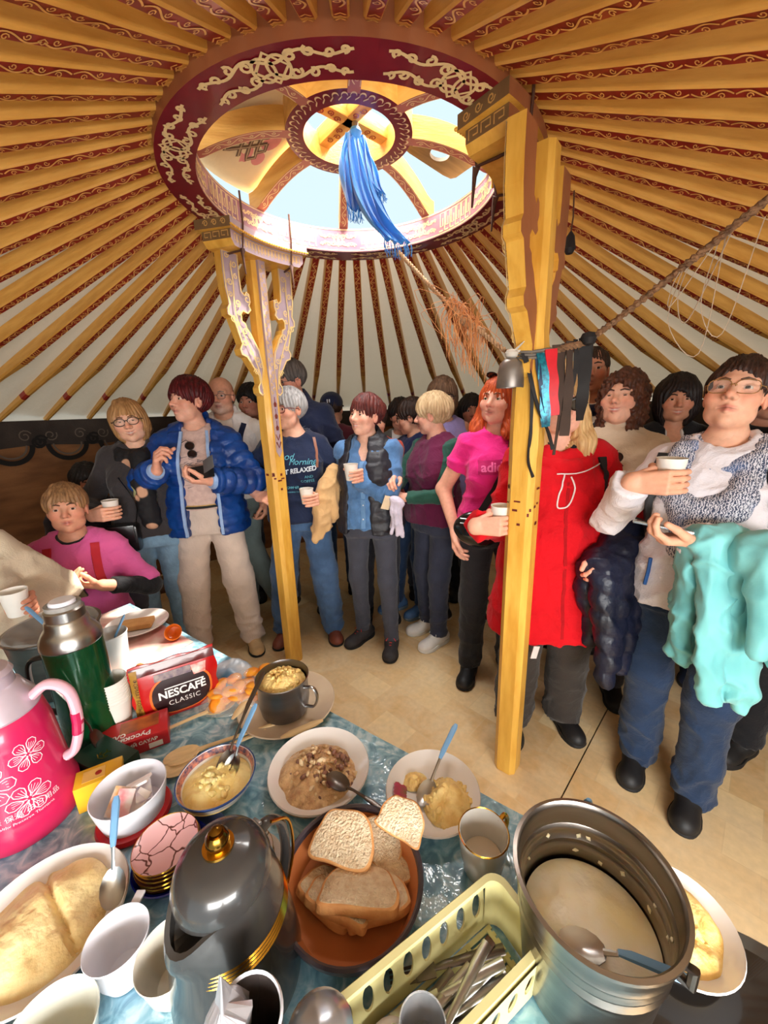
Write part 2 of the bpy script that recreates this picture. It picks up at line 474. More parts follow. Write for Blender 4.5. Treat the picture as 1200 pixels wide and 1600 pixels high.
class Person:
    def __init__(s, label, x, y, H, yaw=0, sex='f', girth=1.0, head=(0, 0, 0), lean=(0, 0), skin=(224, 168, 140), seat=None, res=1.0, group=None, iris='brown', fw=1.0, feet=None, bust=1.0, squint=0.0, lips=(200, 112, 104), hips=1.0, smile=0.25):
        s.k = H / 1.65; s.sex = sex; s.g = girth; s.lean = lean; s.res = res; s.H = H; s.bust = bust; s.hips = hips; s.smile = smile
        s.dz = 0.0 if seat is None else 0.86 * s.k - seat - 0.08
        s.seat = seat
        s.yaw = math.radians(yaw); s.pos = (x, y)
        Person.n = getattr(Person, 'n', 0) + 17; s.sid = Person.n
        s.root = thing('person', label, 'person', (x, y, 0), math.pi + s.yaw, group)
        s.skin = np.array(lin(skin)[:3]); s.lipc = np.array(lin(lips)[:3]); s.fw = fw; s.iris = iris; s.squint = squint
        hy, hp, hr = [math.radians(v) for v in head]
        s.Rh = np.array((Matrix.Rotation(hy, 3, 'Z') @ Matrix.Rotation(hp, 3, 'X') @ Matrix.Rotation(hr, 3, 'Y')))
        nb = s.P(0, -0.02, 1.41)
        s.Oh = nb + s.k * (np.array((0, 0.0, 0.03)) + s.Rh @ np.array((0, 0.03, 0.095)))
        s.wd = 0.148 if sex == 'f' else 0.172
        s.arms = {}; s.handops = SD(); s.handbox = {}
        s.feet = feet or ((-0.1, 0.0, 8), (0.1, 0.0, -8))
        s.legs()
    def P(s, x, y, z):
        """neutral figure (1.65 m tall, standing) -> own frame in metres"""
        return np.array((x * s.k + s.lean[0] * (z - 0.86), y * s.k + s.lean[1] * (z - 0.86), z * s.k - s.dz))
    def world(s, p):
        a = math.pi + s.yaw
        return Vector((s.pos[0] + p[0] * math.cos(a) - p[1] * math.sin(a), s.pos[1] + p[0] * math.sin(a) + p[1] * math.cos(a), p[2]))
    def legs(s):
        s.leg = []
        for sx, ft in ((-1, s.feet[0]), (1, s.feet[1])):
            hip = s.P(sx * 0.088, -0.005, 0.87)
            if s.seat is None:
                an = np.array((ft[0] * s.k, ft[1] * s.k, 0.085)); kn = (hip + an) / 2 + np.array((sx * 0.006, 0.025, 0.02))
            else:
                kn = np.array((sx * 0.13, 0.42, s.seat + 0.09)); an = np.array((ft[0], 0.40 + ft[1], 0.085))
            s.leg.append((hip, kn, an, math.radians(ft[2])))
    # ---- arms and hands
    def reach(s, side, wrist, hint=None):
        sx = 1 if side == 'R' else -1
        S = s.P(sx * s.wd, -0.012, 1.325); L1, L2 = 0.285 * s.k, 0.25 * s.k
        W = np.array(wrist, float); d = W - S; D = np.linalg.norm(d); u = d / D
        D2 = min(D, 0.985 * (L1 + L2)); W2 = S + u * D2
        a = (L1 * L1 - L2 * L2 + D2 * D2) / (2 * D2); hh = math.sqrt(max(L1 * L1 - a * a, 0))
        h = np.array(hint if hint is not None else (sx * 0.55, -0.45, -0.7), float); h = h - u * h.dot(u); h /= np.linalg.norm(h) + 1e-9
        s.arms[side] = (S, S + u * a + h * hh, W2)
        return W2 - W
    def grip(s, side, c, ang, r=0.034, hint=None, tilt=0.0):
        """hand closed round an upright cup whose centre is c (neutral frame)"""
        c = s.P(*c); sg = 1 if side == 'R' else -1; a = math.radians(ang)
        dv = np.array((math.cos(a), math.sin(a), 0)); t = sg * np.array((-math.sin(a), math.cos(a), 0)); Z = np.array((0, 0, 1.0))
        R = r + 0.0095; pc = c + dv * (R + 0.006)
        W = pc - t * 0.07 + dv * 0.02 - Z * 0.012
        sh = s.reach(side, W, hint)
        c = c + sh; pc = pc + sh; W = W + sh
        g = SD()
        zs = (0.0285, 0.0095, -0.0095, -0.0275)
        for i, z in enumerate(zs):
            kn = pc + t * 0.022 + dv * 0.004 + Z * z
            g.cap(W + Z * z * 0.6, kn, 0.0145, 0.0098, 0.008)
            ph = 0.022 / R; pts = [kn]
            for seg in (0.036, 0.026, 0.02):
                ph += seg * (1.0, 1.06, 1.0, 0.85)[i] / R * 0.92
                pts.append(c + R * (math.cos(ph) * dv + math.sin(ph) * t) + Z * (z * 0.98))
            for j in range(3): g.cap(pts[j], pts[j + 1], 0.0088 - j * 0.0006, 0.0083 - j * 0.0006, 0.0025)
        th = [W + Z * 0.018 + t * 0.012]
        for ph, z in ((-0.75, 0.03), (-1.35, 0.036), (-1.85, 0.034)):
            th.append(c + (R + 0.002) * (math.cos(ph) * dv + math.sin(ph) * t) + Z * z)
        for j in range(3): g.cap(th[j], th[j + 1], (0.017, 0.012, 0.0105)[j], (0.012, 0.0105, 0.009)[j], 0.006)
        s.hand_add(side, g, W)
        return c
    def hand(s, side, wrist, d, n, curl=(35, 35, 25), spread=0.0, hint=None, thumb=0.5, abs_=False):
        """open or half closed hand: fingers along d, palm facing n"""
        W = np.array(wrist, float) if abs_ else s.P(*wrist)
        W = W + s.reach(side, W, hint)
        d = np.array(d, float); d /= np.linalg.norm(d); n = np.array(n, float); n -= d * n.dot(d); n /= np.linalg.norm(n)
        sv = np.cross(d, n) if side == 'R' else np.cross(n, d)
        g = SD(); k = s.k if s.sex == 'f' else s.k * 1.05
        for i in range(4):
            o = (0.030, 0.010, -0.010, -0.028)[i]
            kn = W + (d * (0.086, 0.090, 0.085, 0.076)[i] + sv * o) * k
            g.cap(W + sv * o * 0.6 * k + d * 0.01, kn, 0.0165 * k, 0.0125 * k, 0.016)
            a = 0.12; p = kn; dd = d + sv * spread * (1.5 - i) * 0.3
            dd /= np.linalg.norm(dd)
            for j in range(3):
                a += math.radians(curl[j]) * (1 + 0.12 * i)
                L = (0.040, 0.026, 0.021)[j] * (0.95, 1.05, 1.0, 0.8)[i] * k
                q = p + (dd * math.cos(a) + n * math.sin(a)) * L
                g.cap(p, q, (0.0102 - 0.0008 * j) * k, (0.0094 - 0.0008 * j) * k, 0.004); p = q
        p0 = W + (d * 0.02 + sv * 0.022) * k; p1 = p0 + (d * 0.035 + sv * 0.03 + n * 0.018 * thumb * 2) * k
        p2 = p1 + (d * 0.028 + sv * 0.006 + n * 0.02 * thumb * 2) * k; p3 = p2 + (d * 0.022 - sv * 0.006 + n * 0.014 * thumb * 2) * k
        g.cap(p0, p1, 0.017 * k, 0.0125 * k, 0.012); g.cap(p1, p2, 0.0125 * k, 0.0105 * k, 0.005); g.cap(p2, p3, 0.0105 * k, 0.009 * k, 0.005)
        s.hand_add(side, g, W)
        return W
    def hand_add(s, side, g, W):
        S, E, _ = s.arms[side]
        g.cap(E, W, 0.041 * s.k, 0.0265 * s.k, 0.016)
        lo, hi = g.bounds()
        s.arms[side] = (S, E, W); s.handbox[side] = g
    # ---- body: one mesh holding head, neck, torso, limbs and hands
    def headsd(s):
        h = SD(); fw = s.fw; m = s.sex == 'm'
        h.ell((0, -0.012, 0.03), (0.0745 * fw, 0.094, 0.086), 0.02)
        h.ell((0, 0.022, -0.03), (0.060 * fw, 0.066, 0.082), 0.03)
        jw = 0.04 if m else 0.033
        h.cap((-jw * fw, 0.026, -0.066), (jw * fw, 0.026, -0.066), 0.031, 0.031, 0.025)
        h.ell((0, 0.060, -0.094), (0.024 if m else 0.02, 0.019, 0.018), 0.022)
        for q in (-1, 1):
            h.ell((q * 0.043 * fw, 0.050, -0.022), 0.025, 0.02)
            h.cap((q * 0.012, 0.076, 0.024), (q * 0.046, 0.062, 0.024), 0.0125, 0.010, 0.015)
        for q in (-1, 1): h.ell((q * 0.032, 0.099, 0.003), (0.019, 0.019, 0.0155), 0.012, '-')
        ap = 0.0041 * (1 - s.squint)
        for q in (-1, 1):
            ec = (q * 0.032, 0.0715, 0.002)
            f, lo, hi = f_ell(ec, (0.0165, 0.0142, 0.0142))
            h.put((lambda x, y, z, f=f: np.maximum(f(x, y, z), (0.002 + ap) - z + 0 * x), lo, hi), 0.003)
            h.put((lambda x, y, z, f=f: np.maximum(f(x, y, z), z - (0.002 - ap) + 0 * x), lo, hi), 0.003)
        h.cap((0, 0.078, 0.014), (0, 0.106, -0.026), 0.0085, 0.0125, 0.012)
        for q in (-1, 1): h.ell((q * 0.012, 0.094, -0.031), 0.0088, 0.008)
        sm = s.smile * 0.009
        for q in (-1, 1):
            h.cap((0, 0.086, -0.0565), (q * 0.027, 0.070, -0.0600 + sm), 0.0058, 0.0040, 0.007)
            h.cap((0, 0.0845, -0.0685), (q * 0.023, 0.071, -0.0640 + sm * .7), 0.0068, 0.0042, 0.007)
            h.cap((0, 0.095, -0.0622), (q * 0.025, 0.0775, -0.0618 + sm), 0.0028 + 0.0018 * s.smile, 0.0026, 0.003, '-')
            h.ell((q * 0.040 * fw, 0.058, -0.028 + sm * .6), 0.018 + 0.004 * s.smile, 0.02)
        for q in (-1, 1):
            h.ell((q * 0.076 * fw, -0.006, -0.006), (0.009, 0.02, 0.032), 0.006)
            h.ell((q * 0.088 * fw, -0.002, -0.002), (0.011, 0.011, 0.018), 0.004, '-')
        # neck and upper chest, expressed in the head's frame
        inv = lambda p: (s.Rh.T @ (np.array(p) - s.Oh)) / s.k
        nb = inv(s.P(0, -0.02, 1.385)); nr = 0.054 if m else 0.045
        h.cap((0, -0.018, -0.045), nb, nr, nr + 0.006, 0.02)
        for q in (-1, 1): h.cap(inv(s.P(0, -0.03, 1.40)), inv(s.P(q * s.wd * 0.8, -0.02, 1.325)), 0.040, 0.034, 0.04)
        h.cap(inv(s.P(-0.05, 0.012, 1.30)), inv(s.P(0.05, 0.012, 1.30)), 0.062, 0.062, 0.05)
        return h
    def face_color(s, V, beard=None):
        x, y, z = V.T; c = np.tile(s.skin, (len(V), 1))
        def bl(mask, col, w):
            nonlocal c
            mk = (np.clip(mask, 0, 1) * w)[:, None]; c = c * (1 - mk) + np.array(col) * mk
        g = lambda cx, cy, cz, rx, ry, rz: np.clip(1.6 - np.sqrt(((x - cx) / rx) ** 2 + ((y - cy) / ry) ** 2 + ((z - cz) / rz) ** 2), 0, 1)
        red = s.skin * np.array((1.0, 0.62, 0.58))
        for q in (-1, 1): bl(g(q * 0.042, 0.06, -0.026, 0.024, 0.04, 0.02), red, 0.45)
        bl(g(0, 0.112, -0.026, 0.016, 0.02, 0.014), red, 0.4)
        for q in (-1, 1): bl(g(q * 0.08, -0.006, -0.006, 0.02, 0.025, 0.04), red, 0.4)
        if beard is not None:
            bl(g(0, 0.05, -0.088, 0.05, 0.07, 0.026) * (z < -0.04), beard, 0.5); bl(g(0, 0.095, -0.046, 0.026, 0.02, 0.006), beard, 0.5)
        zm = z - s.smile * 0.009 * (x / 0.024) ** 2
        gm = lambda cz, rx, rz: np.clip(1.6 - np.sqrt((x / rx) ** 2 + ((zm - cz) / rz) ** 2), 0, 1) * (y > 0.068)
        bl(gm(-0.0568, 0.0195, 0.0036), s.lipc, 0.75); bl(gm(-0.0675, 0.017, 0.0044), s.lipc, 0.75)
        bl(gm(-0.0620, 0.0165, 0.0016 + 0.0012 * s.smile), np.array((0.75, 0.7, 0.66)) if s.smile > 0.5 else s.lipc * 0.4, 0.85)
        for q in (-1, 1): bl(g(q * 0.032, 0.088, 0.0075, 0.011, 0.014, 0.0018), s.skin * 0.3, 0.75)
        for q in (-1, 1): bl(g(q * 0.007, 0.104, -0.037, 0.004, 0.012, 0.003), s.skin * 0.35, 0.7)
        return c
    def h2l(s, V): return (np.array(V) @ s.Rh.T) * s.k + s.Oh
    def body(s, hands=True, beard=None, brow=(90, 65, 50), face=True, coarse=0.024):
        PP = []; QQ = []; CC = []; n = 0
        def push(P, Q, c):
            nonlocal n
            PP.append(P); QQ.append(Q + n); CC.append(np.broadcast_to(c, (len(P), 3))); n += len(P)
        hs = s.headsd(); V, Q = hs.mesh(0.0042 * s.res, (-.2, -.2, -.24), (.2, .2, .2))
        push(s.h2l(V), Q, s.face_color(V, None if beard is None else np.array(lin(beard)[:3])))
        for sd, g in s.handbox.items():
            S, E, W = s.arms[sd]
            if hands:
                g2 = SD(); g2.ops = list(g.ops)
                if s.bare.get(sd, 0) if hasattr(s, 'bare') else 0: g2.cap(S, E, 0.047 * s.k, 0.04 * s.k, 0.02)
                V, Q = g2.mesh(0.0036 * s.res)
                c = np.tile(s.skin * np.array((1.0, 0.93, 0.9)), (len(V), 1))
                push(V, Q, c)
        # hidden torso and limbs, a little inside the clothes
        b = SD(); g = s.g
        b.loft(s.rows(-0.012), 0.03)
        for hip, kn, an, _ in s.leg: b.cap(hip, kn, 0.075 * g * s.k, 0.05 * s.k, 0.03); b.cap(kn, an, 0.05 * s.k, 0.034 * s.k, 0.02)
        for sd in ('L', 'R'):
            if sd in s.arms:
                S, E, W = s.arms[sd]; b.cap(S, E, 0.042 * s.k, 0.036 * s.k, 0.03); b.cap(E, W, 0.036 * s.k, 0.024 * s.k, 0.02)
        b.cap(s.P(0, -0.02, 1.36), s.Oh - np.array((0, 0, 0.04)), 0.05 * s.k, 0.045 * s.k, 0.03)
        V, Q = b.mesh(coarse); push(V, Q, s.skin)
        me = np_mesh('body', np.concatenate(PP), np.concatenate(QQ), np.concatenate(CC))
        s.bodyobj = obj('body', me, SKIN, s.root)
        if face:
            for q in (-1, 1):
                p = s.h2l([(q * 0.032, 0.0715, 0.002)])[0]
                e = obj('eye', eye_mesh(s.iris), None, s.root, p)
                e.rotation_euler = (Matrix(s.Rh.tolist()) @ Matrix.Rotation(-math.pi / 2, 3, 'X')).to_euler(); e.scale = (s.k,) * 3
                pts = s.h2l([(q * 0.012, 0.092, 0.0225), (q * 0.027, 0.088, 0.0285), (q * 0.042, 0.077, 0.0265), (q * 0.05, 0.067, 0.021)])
                obj('eyebrow', tube([tuple(v) for v in pts], [0.0028 * s.k, 0.0036 * s.k, 0.003 * s.k, 0.0012 * s.k], 6), hairmat('brow_%d_%d_%d' % tuple(brow), brow), s.root)
    def rows(s, t=0.0, lo=0.80, hem=None, flare=0.0, hi=1.415, gs=1.0):
        m = s.sex == 'm'; g = s.g * gs; hp = s.hips
        base = [(0.36, .20, .155, -.005), (0.50, .195, .15, -.005), (0.65, .188, .142, -.005), (0.80, .168 * hp, .128, -.008), (0.90, .168 * hp, .125, -.008), (1.00, .150, .110, 0.0), (1.09, .136, .102, .004),
                (1.20, .142, .106, .004), (1.29, .144, .096, -.002), (1.345, .120, .080, -.012), (1.375, .10, .07, -.018), (1.415, .062, .056, -.022)] if not m else \
               [(0.36, .20, .155, -.005), (0.50, .19, .15, -.005), (0.65, .18, .14, -.005), (0.80, .165, .13, -.005), (0.90, .165, .125, -.004), (1.00, .160, .118, 0.004), (1.09, .158, .116, .006),
                (1.20, .160, .112, .003), (1.29, .164, .102, -.004), (1.345, .138, .084, -.014), (1.375, .105, .072, -.02), (1.415, .066, .06, -.024)]
        out = []
        for z, a, b, cy in base:
            if z < lo - 1e-6 or z > hi: continue
            gg = g if z < 1.30 else 1 + (g - 1) * 0.45
            fl = 1 + flare * max(0, 1.0 - z)
            by = (g - 1) * 0.05 if 0.9 <= z <= 1.15 else 0
            c = s.P(0, cy + by, z)
            e = 0.010 * min(1, max(0, (1.12 - z) / 0.1)) if t > 0 else 0
            out.append((c[2], (a * gg * fl) * s.k + t + e, (b * gg * fl) * s.k + t + e, c[0], c[1]))
        return out
    # ---- clothes
    def top(s, name, m, t=0.012, hem=0.90, sleeve=(2, 2), neck='crew', opening=None, fold=0.004, quilt=0.0, flare=0.0, res=None, cuff=0.0, sarm=1.0, seed=1, label=None, lo=None, gs=1.0, ndrop=0.0, vest=False, qa=.013):
        g = SD(); k = s.k
        lo_ = 0.80 if hem >= 0.82 else (0.65 if hem >= 0.67 else (0.5 if hem >= 0.52 else 0.36))
        g.loft(s.rows(t, lo_, flare=flare, gs=gs), 0.03)
        if s.sex == 'f' and s.bust > 0:
            for q in (-1, 1): g.ell(s.P(q * 0.068 * s.g, 0.078 * s.g, 1.195), np.array((0.062, 0.050, 0.060)) * k * s.bust + t, 0.045)
        elif s.sex == 'm' and s.g > 1.08: g.ell(s.P(0, 0.05, 1.04), np.array((0.13, 0.1, 0.12)) * k * s.g + t * .5, 0.06)
        for sx in (-1, 1): g.cap(s.P(sx * 0.05, -0.02, 1.375), s.P(sx * s.wd * (0.74 if vest else 1), -0.012, 1.325 + (0.02 if vest else 0)), 0.038 * k + t, (0.046 if not vest else 0.036) * k + t, 0.035)
        s.torsosd = SD(); s.torsosd.ops = list(g.ops)
        for sd, sl in zip('LR', sleeve):
            if sd not in s.arms or sl <= 0: continue
            S, E, W = s.arms[sd]
            if sl <= 1:
                e = S + (E - S) * sl; f1 = f_cap(S, S + (E - S) * min(1.15, sl + .15), 0.046 * k * sarm + t, 0.047 * k * sarm + t); pl = (e, (E - S) / np.linalg.norm(E - S)); fs = [f1]
            else:
                e = E + (W - E) * (sl - 1); fs = [f_cap(S, E, 0.046 * k * sarm + t, 0.040 * k * sarm + t), f_cap(E, E + (W - E) * min(1.1, sl - 1 + .1), 0.040 * k * sarm + t, 0.029 * k * sarm + t)]; pl = (e, (W - E) / np.linalg.norm(W - E))
                if cuff > 0: fs.append(f_cap(e - pl[1] * cuff, e, 0.034 * k + t, 0.034 * k + t))
            def af(x, y, z, fs=fs, pl=pl):
                d = fs[0][0](x, y, z)
                for q in fs[1:]: d = smin(d, q[0](x, y, z), 0.016)
                o, nn = pl
                return np.maximum(d, (x - o[0]) * nn[0] + (y - o[1]) * nn[1] + (z - o[2]) * nn[2])
            lo3 = np.min([q[1] for q in fs], 0); hi3 = np.max([q[2] for q in fs], 0)
            g.put((af, list(lo3), list(hi3)), 0.022)
        hz = s.P(0, 0, hem)[2]
        g.clip(lambda x, y, z: hz - z + 0 * x + 0 * y)
        if neck in ('crew', 'v', 'wide'):
            r = {'crew': (0.064, 0.07, 0.05), 'v': (0.066, 0.07, 0.06), 'wide': (0.088, 0.09, 0.06)}[neck]
            g.ell(s.P(0, 0.012, 1.425 - ndrop), np.array(r) * k, 0.012, '-')
            if neck == 'v': g.ell(s.P(0, 0.1, 1.36), np.array((0.038, 0.08, 0.085)) * k, 0.012, '-')
        elif neck == 'turtle':
            nb = s.P(0, -0.02, 1.39); up = nb + (s.Oh - nb) * 0.42
            g.cap(nb, up, 0.062 * k, 0.058 * k, 0.03); g.ell(up + (s.Oh - nb) * 0.2, np.array((0.05, 0.05, 0.04)) * k, 0.006, '-')
        elif neck == 'stand':
            nb = s.P(0, -0.025, 1.37); g.cap(nb, nb + np.array((0, -0.005, 0.055)) * k, 0.078 * k, 0.082 * k, 0.02)
            g.cap(nb + np.array((0, 0.02, 0.02)) * k, nb + np.array((0, 0.025, 0.12)) * k, 0.062 * k, 0.066 * k, 0.008, '-')
        if opening:
            wt, wb = opening[:2]; cx0 = opening[2] if len(opening) > 2 else 0
            zt, zb = s.P(0, 0, 1.40)[2], hz
            def of(x, y, z):
                w = wb + (wt - wb) * np.clip((z - zb) / (zt - zb), 0, 1)
                cx = cx0 + s.lean[0] * (z - s.P(0, 0, 0.86)[2])
                return np.maximum(np.abs(x - cx) - w, -y + 0.0 * z)
            b0, b1 = g.bounds(); g.put((of, list(b0), list(b1)), 0.012, '-')
        V, Q = g.mesh((res or 0.0105) * s.res)
        N = vnormals(V, Q)
        if quilt > 0:
            u = V[:, 2].copy(); best = np.full(len(V), 0.16)
            for sd in ('L', 'R'):
                if sd in s.arms:
                    S, E, W = s.arms[sd]
                    for a, b, o in ((S, E, 0), (E, W, np.linalg.norm(E - S))):
                        ba = b - a; tt = np.clip(((V - a) @ ba) / ba.dot(ba), 0, 1); dd = np.linalg.norm(V - a - tt[:, None] * ba, axis=1)
                        mk = (dd < best * 0.6) & (np.abs(V[:, 0]) > s.wd * 0.75); u = np.where(mk, o + tt * np.linalg.norm(ba), u); best = np.where(mk, dd / 0.6, best)
            q = np.abs(np.sin(np.pi * u / quilt)) ** 0.55
            V = V + N * ((q - 0.75) * qa + 0.0025 * noise3(V, seed, 120))[:, None]
        if fold > 0:
            disp = lambda Q_, sd_=seed + s.sid, fo=fold: wrinkle(Q_, sd_) * fo * 1.9 + noise3(Q_, sd_ + 3, 12) * fo
            s.torsosd.disp = disp
            V = V + N * disp(V)[:, None]
        o = obj(name, np_mesh(name, V, Q), m, s.root, label=label)
        s.topsd = g
        return o
    def trousers(s, m, t=0.014, wide=1.0, fold=0.004, hem=0.075, waist=0.99, seed=3, name='trousers', label=None, flareleg=1.0):
        g = SD(); k = s.k
        rows = [r for r in s.rows(-0.004, 0.80, hi=1.0)]
        g.loft(rows, 0.04)
        for hip, kn, an, _ in s.leg:
            g.cap(hip + np.array((0, 0, -.03)), kn, 0.080 * s.g * k * (0.9 + .1 * wide), 0.054 * k * wide + t, 0.04)
            g.cap(kn, an, 0.056 * k * wide + t, 0.041 * k * wide * flareleg + t, 0.03)
        wz = s.P(0, 0, waist)[2]; g.clip(lambda x, y, z: np.maximum(z - wz, hem - z) + 0 * x + 0 * y)
        V, Q = g.mesh(0.0115 * s.res); N = vnormals(V, Q)
        low = np.clip(1.3 - V[:, 2] / 0.5, 0.4, 1.3)
        V = V + N * (wrinkle(V * np.array((1, 1, 1.25)), seed + s.sid, 22) * fold * 2.0 * low)[:, None]
        return obj(name, np_mesh(name, V, Q), m, s.root, label=label)
    def shoes(s, m, sole=None, lace=None, res=0.0085, label=None):
        for hip, kn, an, yw in s.leg:
            R = np.array(Matrix.Rotation(yw, 3, 'Z')); o = np.array((an[0], an[1], 0.0))
            T = lambda p: R @ np.array(p) + o
            g = SD()
            g.cap(T((0, -0.055, 0.045)), T((0, 0.02, 0.05)), 0.036, 0.04, 0.02); g.cap(T((0, 0.02, 0.045)), T((0, 0.125, 0.03)), 0.041, 0.033, 0.025)
            g.ell(T((0, 0.10, 0.025)), (0.047, 0.062, 0.034), 0.02, R=R); g.cap(T((0, -0.015, 0.06)), T((0, -0.025, 0.12)), 0.044, 0.043, 0.02)
            g.clip(lambda x, y, z: 0.014 - z + 0 * x + 0 * y); g.clip(lambda x, y, z: z - 0.115 + 0 * x + 0 * y)
            V, Q = g.mesh(res * s.res)
            sh = obj('shoe', np_mesh('shoe', V, Q), m, s.root, label=label)
            out = spline([(0, -0.098, 0), (0.036, -0.06, 0), (0.04, 0.02, 0), (0.052, 0.09, 0), (0.036, 0.148, 0), (0, 0.165, 0), (-0.036, 0.148, 0), (-0.052, 0.09, 0), (-0.04, 0.02, 0), (-0.036, -0.06, 0)], 3, True)
            n = len(out); v = [tuple(T((p[0] * f, p[1] * f, z))) for z, f in ((0.0, .96), (0.012, 1.0), (0.024, .97)) for p in out]
            f = [(r * n + i, r * n + (i + 1) % n, (r + 1) * n + (i + 1) % n, (r + 1) * n + i) for r in range(2) for i in range(n)] + [tuple(range(n))[::-1], tuple(2 * n + i for i in range(n))]
            obj('sole', (v, f), sole or mat('sole_black', (22, 22, 24), 0.7), sh)
            if lace is not None:
                mb = MB()
                for i in range(4):
                    y = 0.035 + i * 0.018; zt = 0.088 - i * 0.008
                    mb.add(tube([tuple(T((-0.022, y, zt - .008))), tuple(T((0, y + 0.006, zt + .003))), tuple(T((0.022, y, zt - .008)))], 0.0028, 5))
                    mb.add(tube([tuple(T((-0.022, y + .016, zt - .014))), tuple(T((0, y + 0.004, zt + .002))), tuple(T((0.022, y - .002, zt - .006)))], 0.0028, 5))
                for q in (-1, 1): mb.add(tube([tuple(T((0, 0.03, 0.092))), tuple(T((q * 0.02, 0.04, 0.1))), tuple(T((q * 0.032, 0.052, 0.088)))], 0.0025, 5))
                obj('shoelace', mb.get(), lace, sh)
    # ---- hair in the head's frame
    def hair(s, style, m, vol=0.0, fringe=0.0, seed=5, res=1.0, part=0.0, length=0.0, strand=0.0034):
        g = SD(); fw = s.fw
        if style == 'bald':
            g.ell((0, -0.03, -0.005), (0.0785 * fw, 0.083, 0.05), 0.01); g.clip(lambda x, y, z: (y - 0.012) + 0 * x + 0 * z); g.clip(lambda x, y, z: -0.06 - z + 0 * x + 0 * y)
            g.clip(lambda x, y, z: z - 0.045 + 0 * x + 0 * y)
        else:
            g.ell((0, -0.018, 0.036 + vol * 0.3), (0.085 * fw + vol, 0.103 + vol, 0.090 + vol), 0.02)
            if style in ('bob', 'long', 'curly'):
                L = {'bob': 0.118, 'long': 0.15, 'curly': 0.135}[style] + length
                g.ell((0, -0.022, -0.02), (0.096 * fw + vol, 0.098 + vol, L + vol), 0.03)
            if style in ('long',):
                for q in (-1, 1):
                    g.cap((q * 0.072, -0.01, -0.05), (q * 0.088, 0.015, -0.14), 0.04, 0.038, 0.03); g.cap((q * 0.088, 0.015, -0.14), (q * 0.086, 0.04, -0.215 - length), 0.036, 0.02, 0.03)
                g.cap((0, -0.075, -0.06), (0, -0.09, -0.2 - length), 0.07, 0.045, 0.04)
            if style == 'bun':
                g.ell((0, -0.112, 0.055), (0.05, 0.042, 0.045), 0.02)
            if style in ('short', 'man', 'bun'):
                a, b = (-0.03, 0.5) if style != 'man' else (-0.018, 0.45)
                if style == 'short': a -= 0.015 + length
                g.clip(lambda x, y, z: (a + b * y) - z + 0 * x)
            zc = -0.045 - fringe
            wx = 0.069 if style in ('short', 'man', 'bun') else 0.064
            g.ell((part, 0.128, zc), (wx * fw, 0.105, 0.098), 0.012, '-')
            g.ell((0, 0.095, -0.11), (0.066, 0.10, 0.085), 0.012, '-')
            if style in ('short', 'man', 'bun'):
                for q in (-1, 1): g.ell((q * 0.085 * fw, 0.004, -0.02), (0.022, 0.022, 0.034), 0.01, '-')
        V, Q = g.mesh(0.0048 * s.res * res); N = vnormals(V, Q)
        ph = np.arctan2(V[:, 0], V[:, 1] + 0.02)
        if style == 'curly': d = 0.009 * noise3(V, seed, 150) + 0.006 * noise3(V, seed + 1, 260)
        else: d = strand * np.sin(ph * 34 + V[:, 2] * 60 * np.sin(ph * 3) + 2.5 * noise3(V, seed, 40)) + strand * 1.2 * noise3(V * np.array((3, 3, .6)), seed + 2, 60)
        d = d + (0.004 if style not in ('man', 'bald') else 0.002) * noise3(V, seed + 9, 30)
        V = V + N * d[:, None]
        return obj('hair', np_mesh('hair', s.h2l(V), Q), m, s.root)
    def glasses(s, m, r=0.023, shape=1.0, thick=0.0016, tint=None, dz=0.0, up=0.0):
        mb = MB(); y0 = 0.098
        for q in (-1, 1):
            pts = []
            for i in range(20):
                a = 2 * math.pi * i / 20; cx, cz = math.cos(a), math.sin(a)
                cx = math.copysign(abs(cx) ** shape, cx); cz = math.copysign(abs(cz) ** shape, cz)
                X = q * (0.033 + q * r * 1.12 * cx * q * q); pts.append((q * 0.033 + r * 1.12 * cx, y0 - 0.18 * max(0, abs(q * 0.033 + r * cx) - 0.03), dz + r * 0.82 * cz))
            mb.add(tube([tuple(v) for v in s.h2l(pts)], thick * s.k, 6, closed=True))
            mb.add(tube([tuple(v) for v in s.h2l([(q * 0.058, y0 - 0.006, dz + 0.006), (q * 0.074 * s.fw, y0 - 0.02, dz + 0.006), (q * 0.081 * s.fw, 0.0, dz + 0.004), (q * 0.079 * s.fw, -0.02, dz - 0.012)])], thick * s.k, 6))
            if tint is not None:
                c = s.h2l([(q * 0.033, y0 - 0.001, dz)])[0]; P = [tuple(v) for v in s.h2l(pts)]
                lens = ([tuple(c)] + P, [(0, i + 1, (i + 1) % 20 + 1) for i in range(20)])
                lo = (lens, tint)
                if not hasattr(s, '_lens'): s._lens = []
                s._lens.append(lo)
        mb.add(tube([tuple(v) for v in s.h2l([(-0.009, y0, dz + 0.004), (0, y0 + 0.003, dz + 0.007), (0.009, y0, dz + 0.004)])], thick * s.k, 6))
        o = obj('glasses', mb.get(), m, s.root)
        for l, t in getattr(s, '_lens', []): obj('lens', l, t, o)
        s._lens = []
        return o
    # ---- things laid on the clothes
    def onto(s, pts, d, off=0.0, sd=None):
        sd = sd or s.torsosd
        P0 = np.array([s.P(*p) for p in pts]); d = np.array(d, float) / np.linalg.norm(d)
        P = sd.march(P0 - d * 0.3, np.tile(d, (len(P0), 1)), far=0.9); N = sd.grad(P)
        e = sd.disp(P)[:, None] if hasattr(sd, 'disp') else 0.0
        return P + N * (off + e), N
    def strap(s, ctrl, w, t, m, d=(0, -1, 0), off=0.004, name='strap', n=8, label=None):
        """band over the clothes through neutral points; the first may lie over the shoulder"""
        P, N = s.onto(spline(ctrl, n), d, off)
        return obj(name, ribbon3(P, N, w, t), m, s.root, label=label)
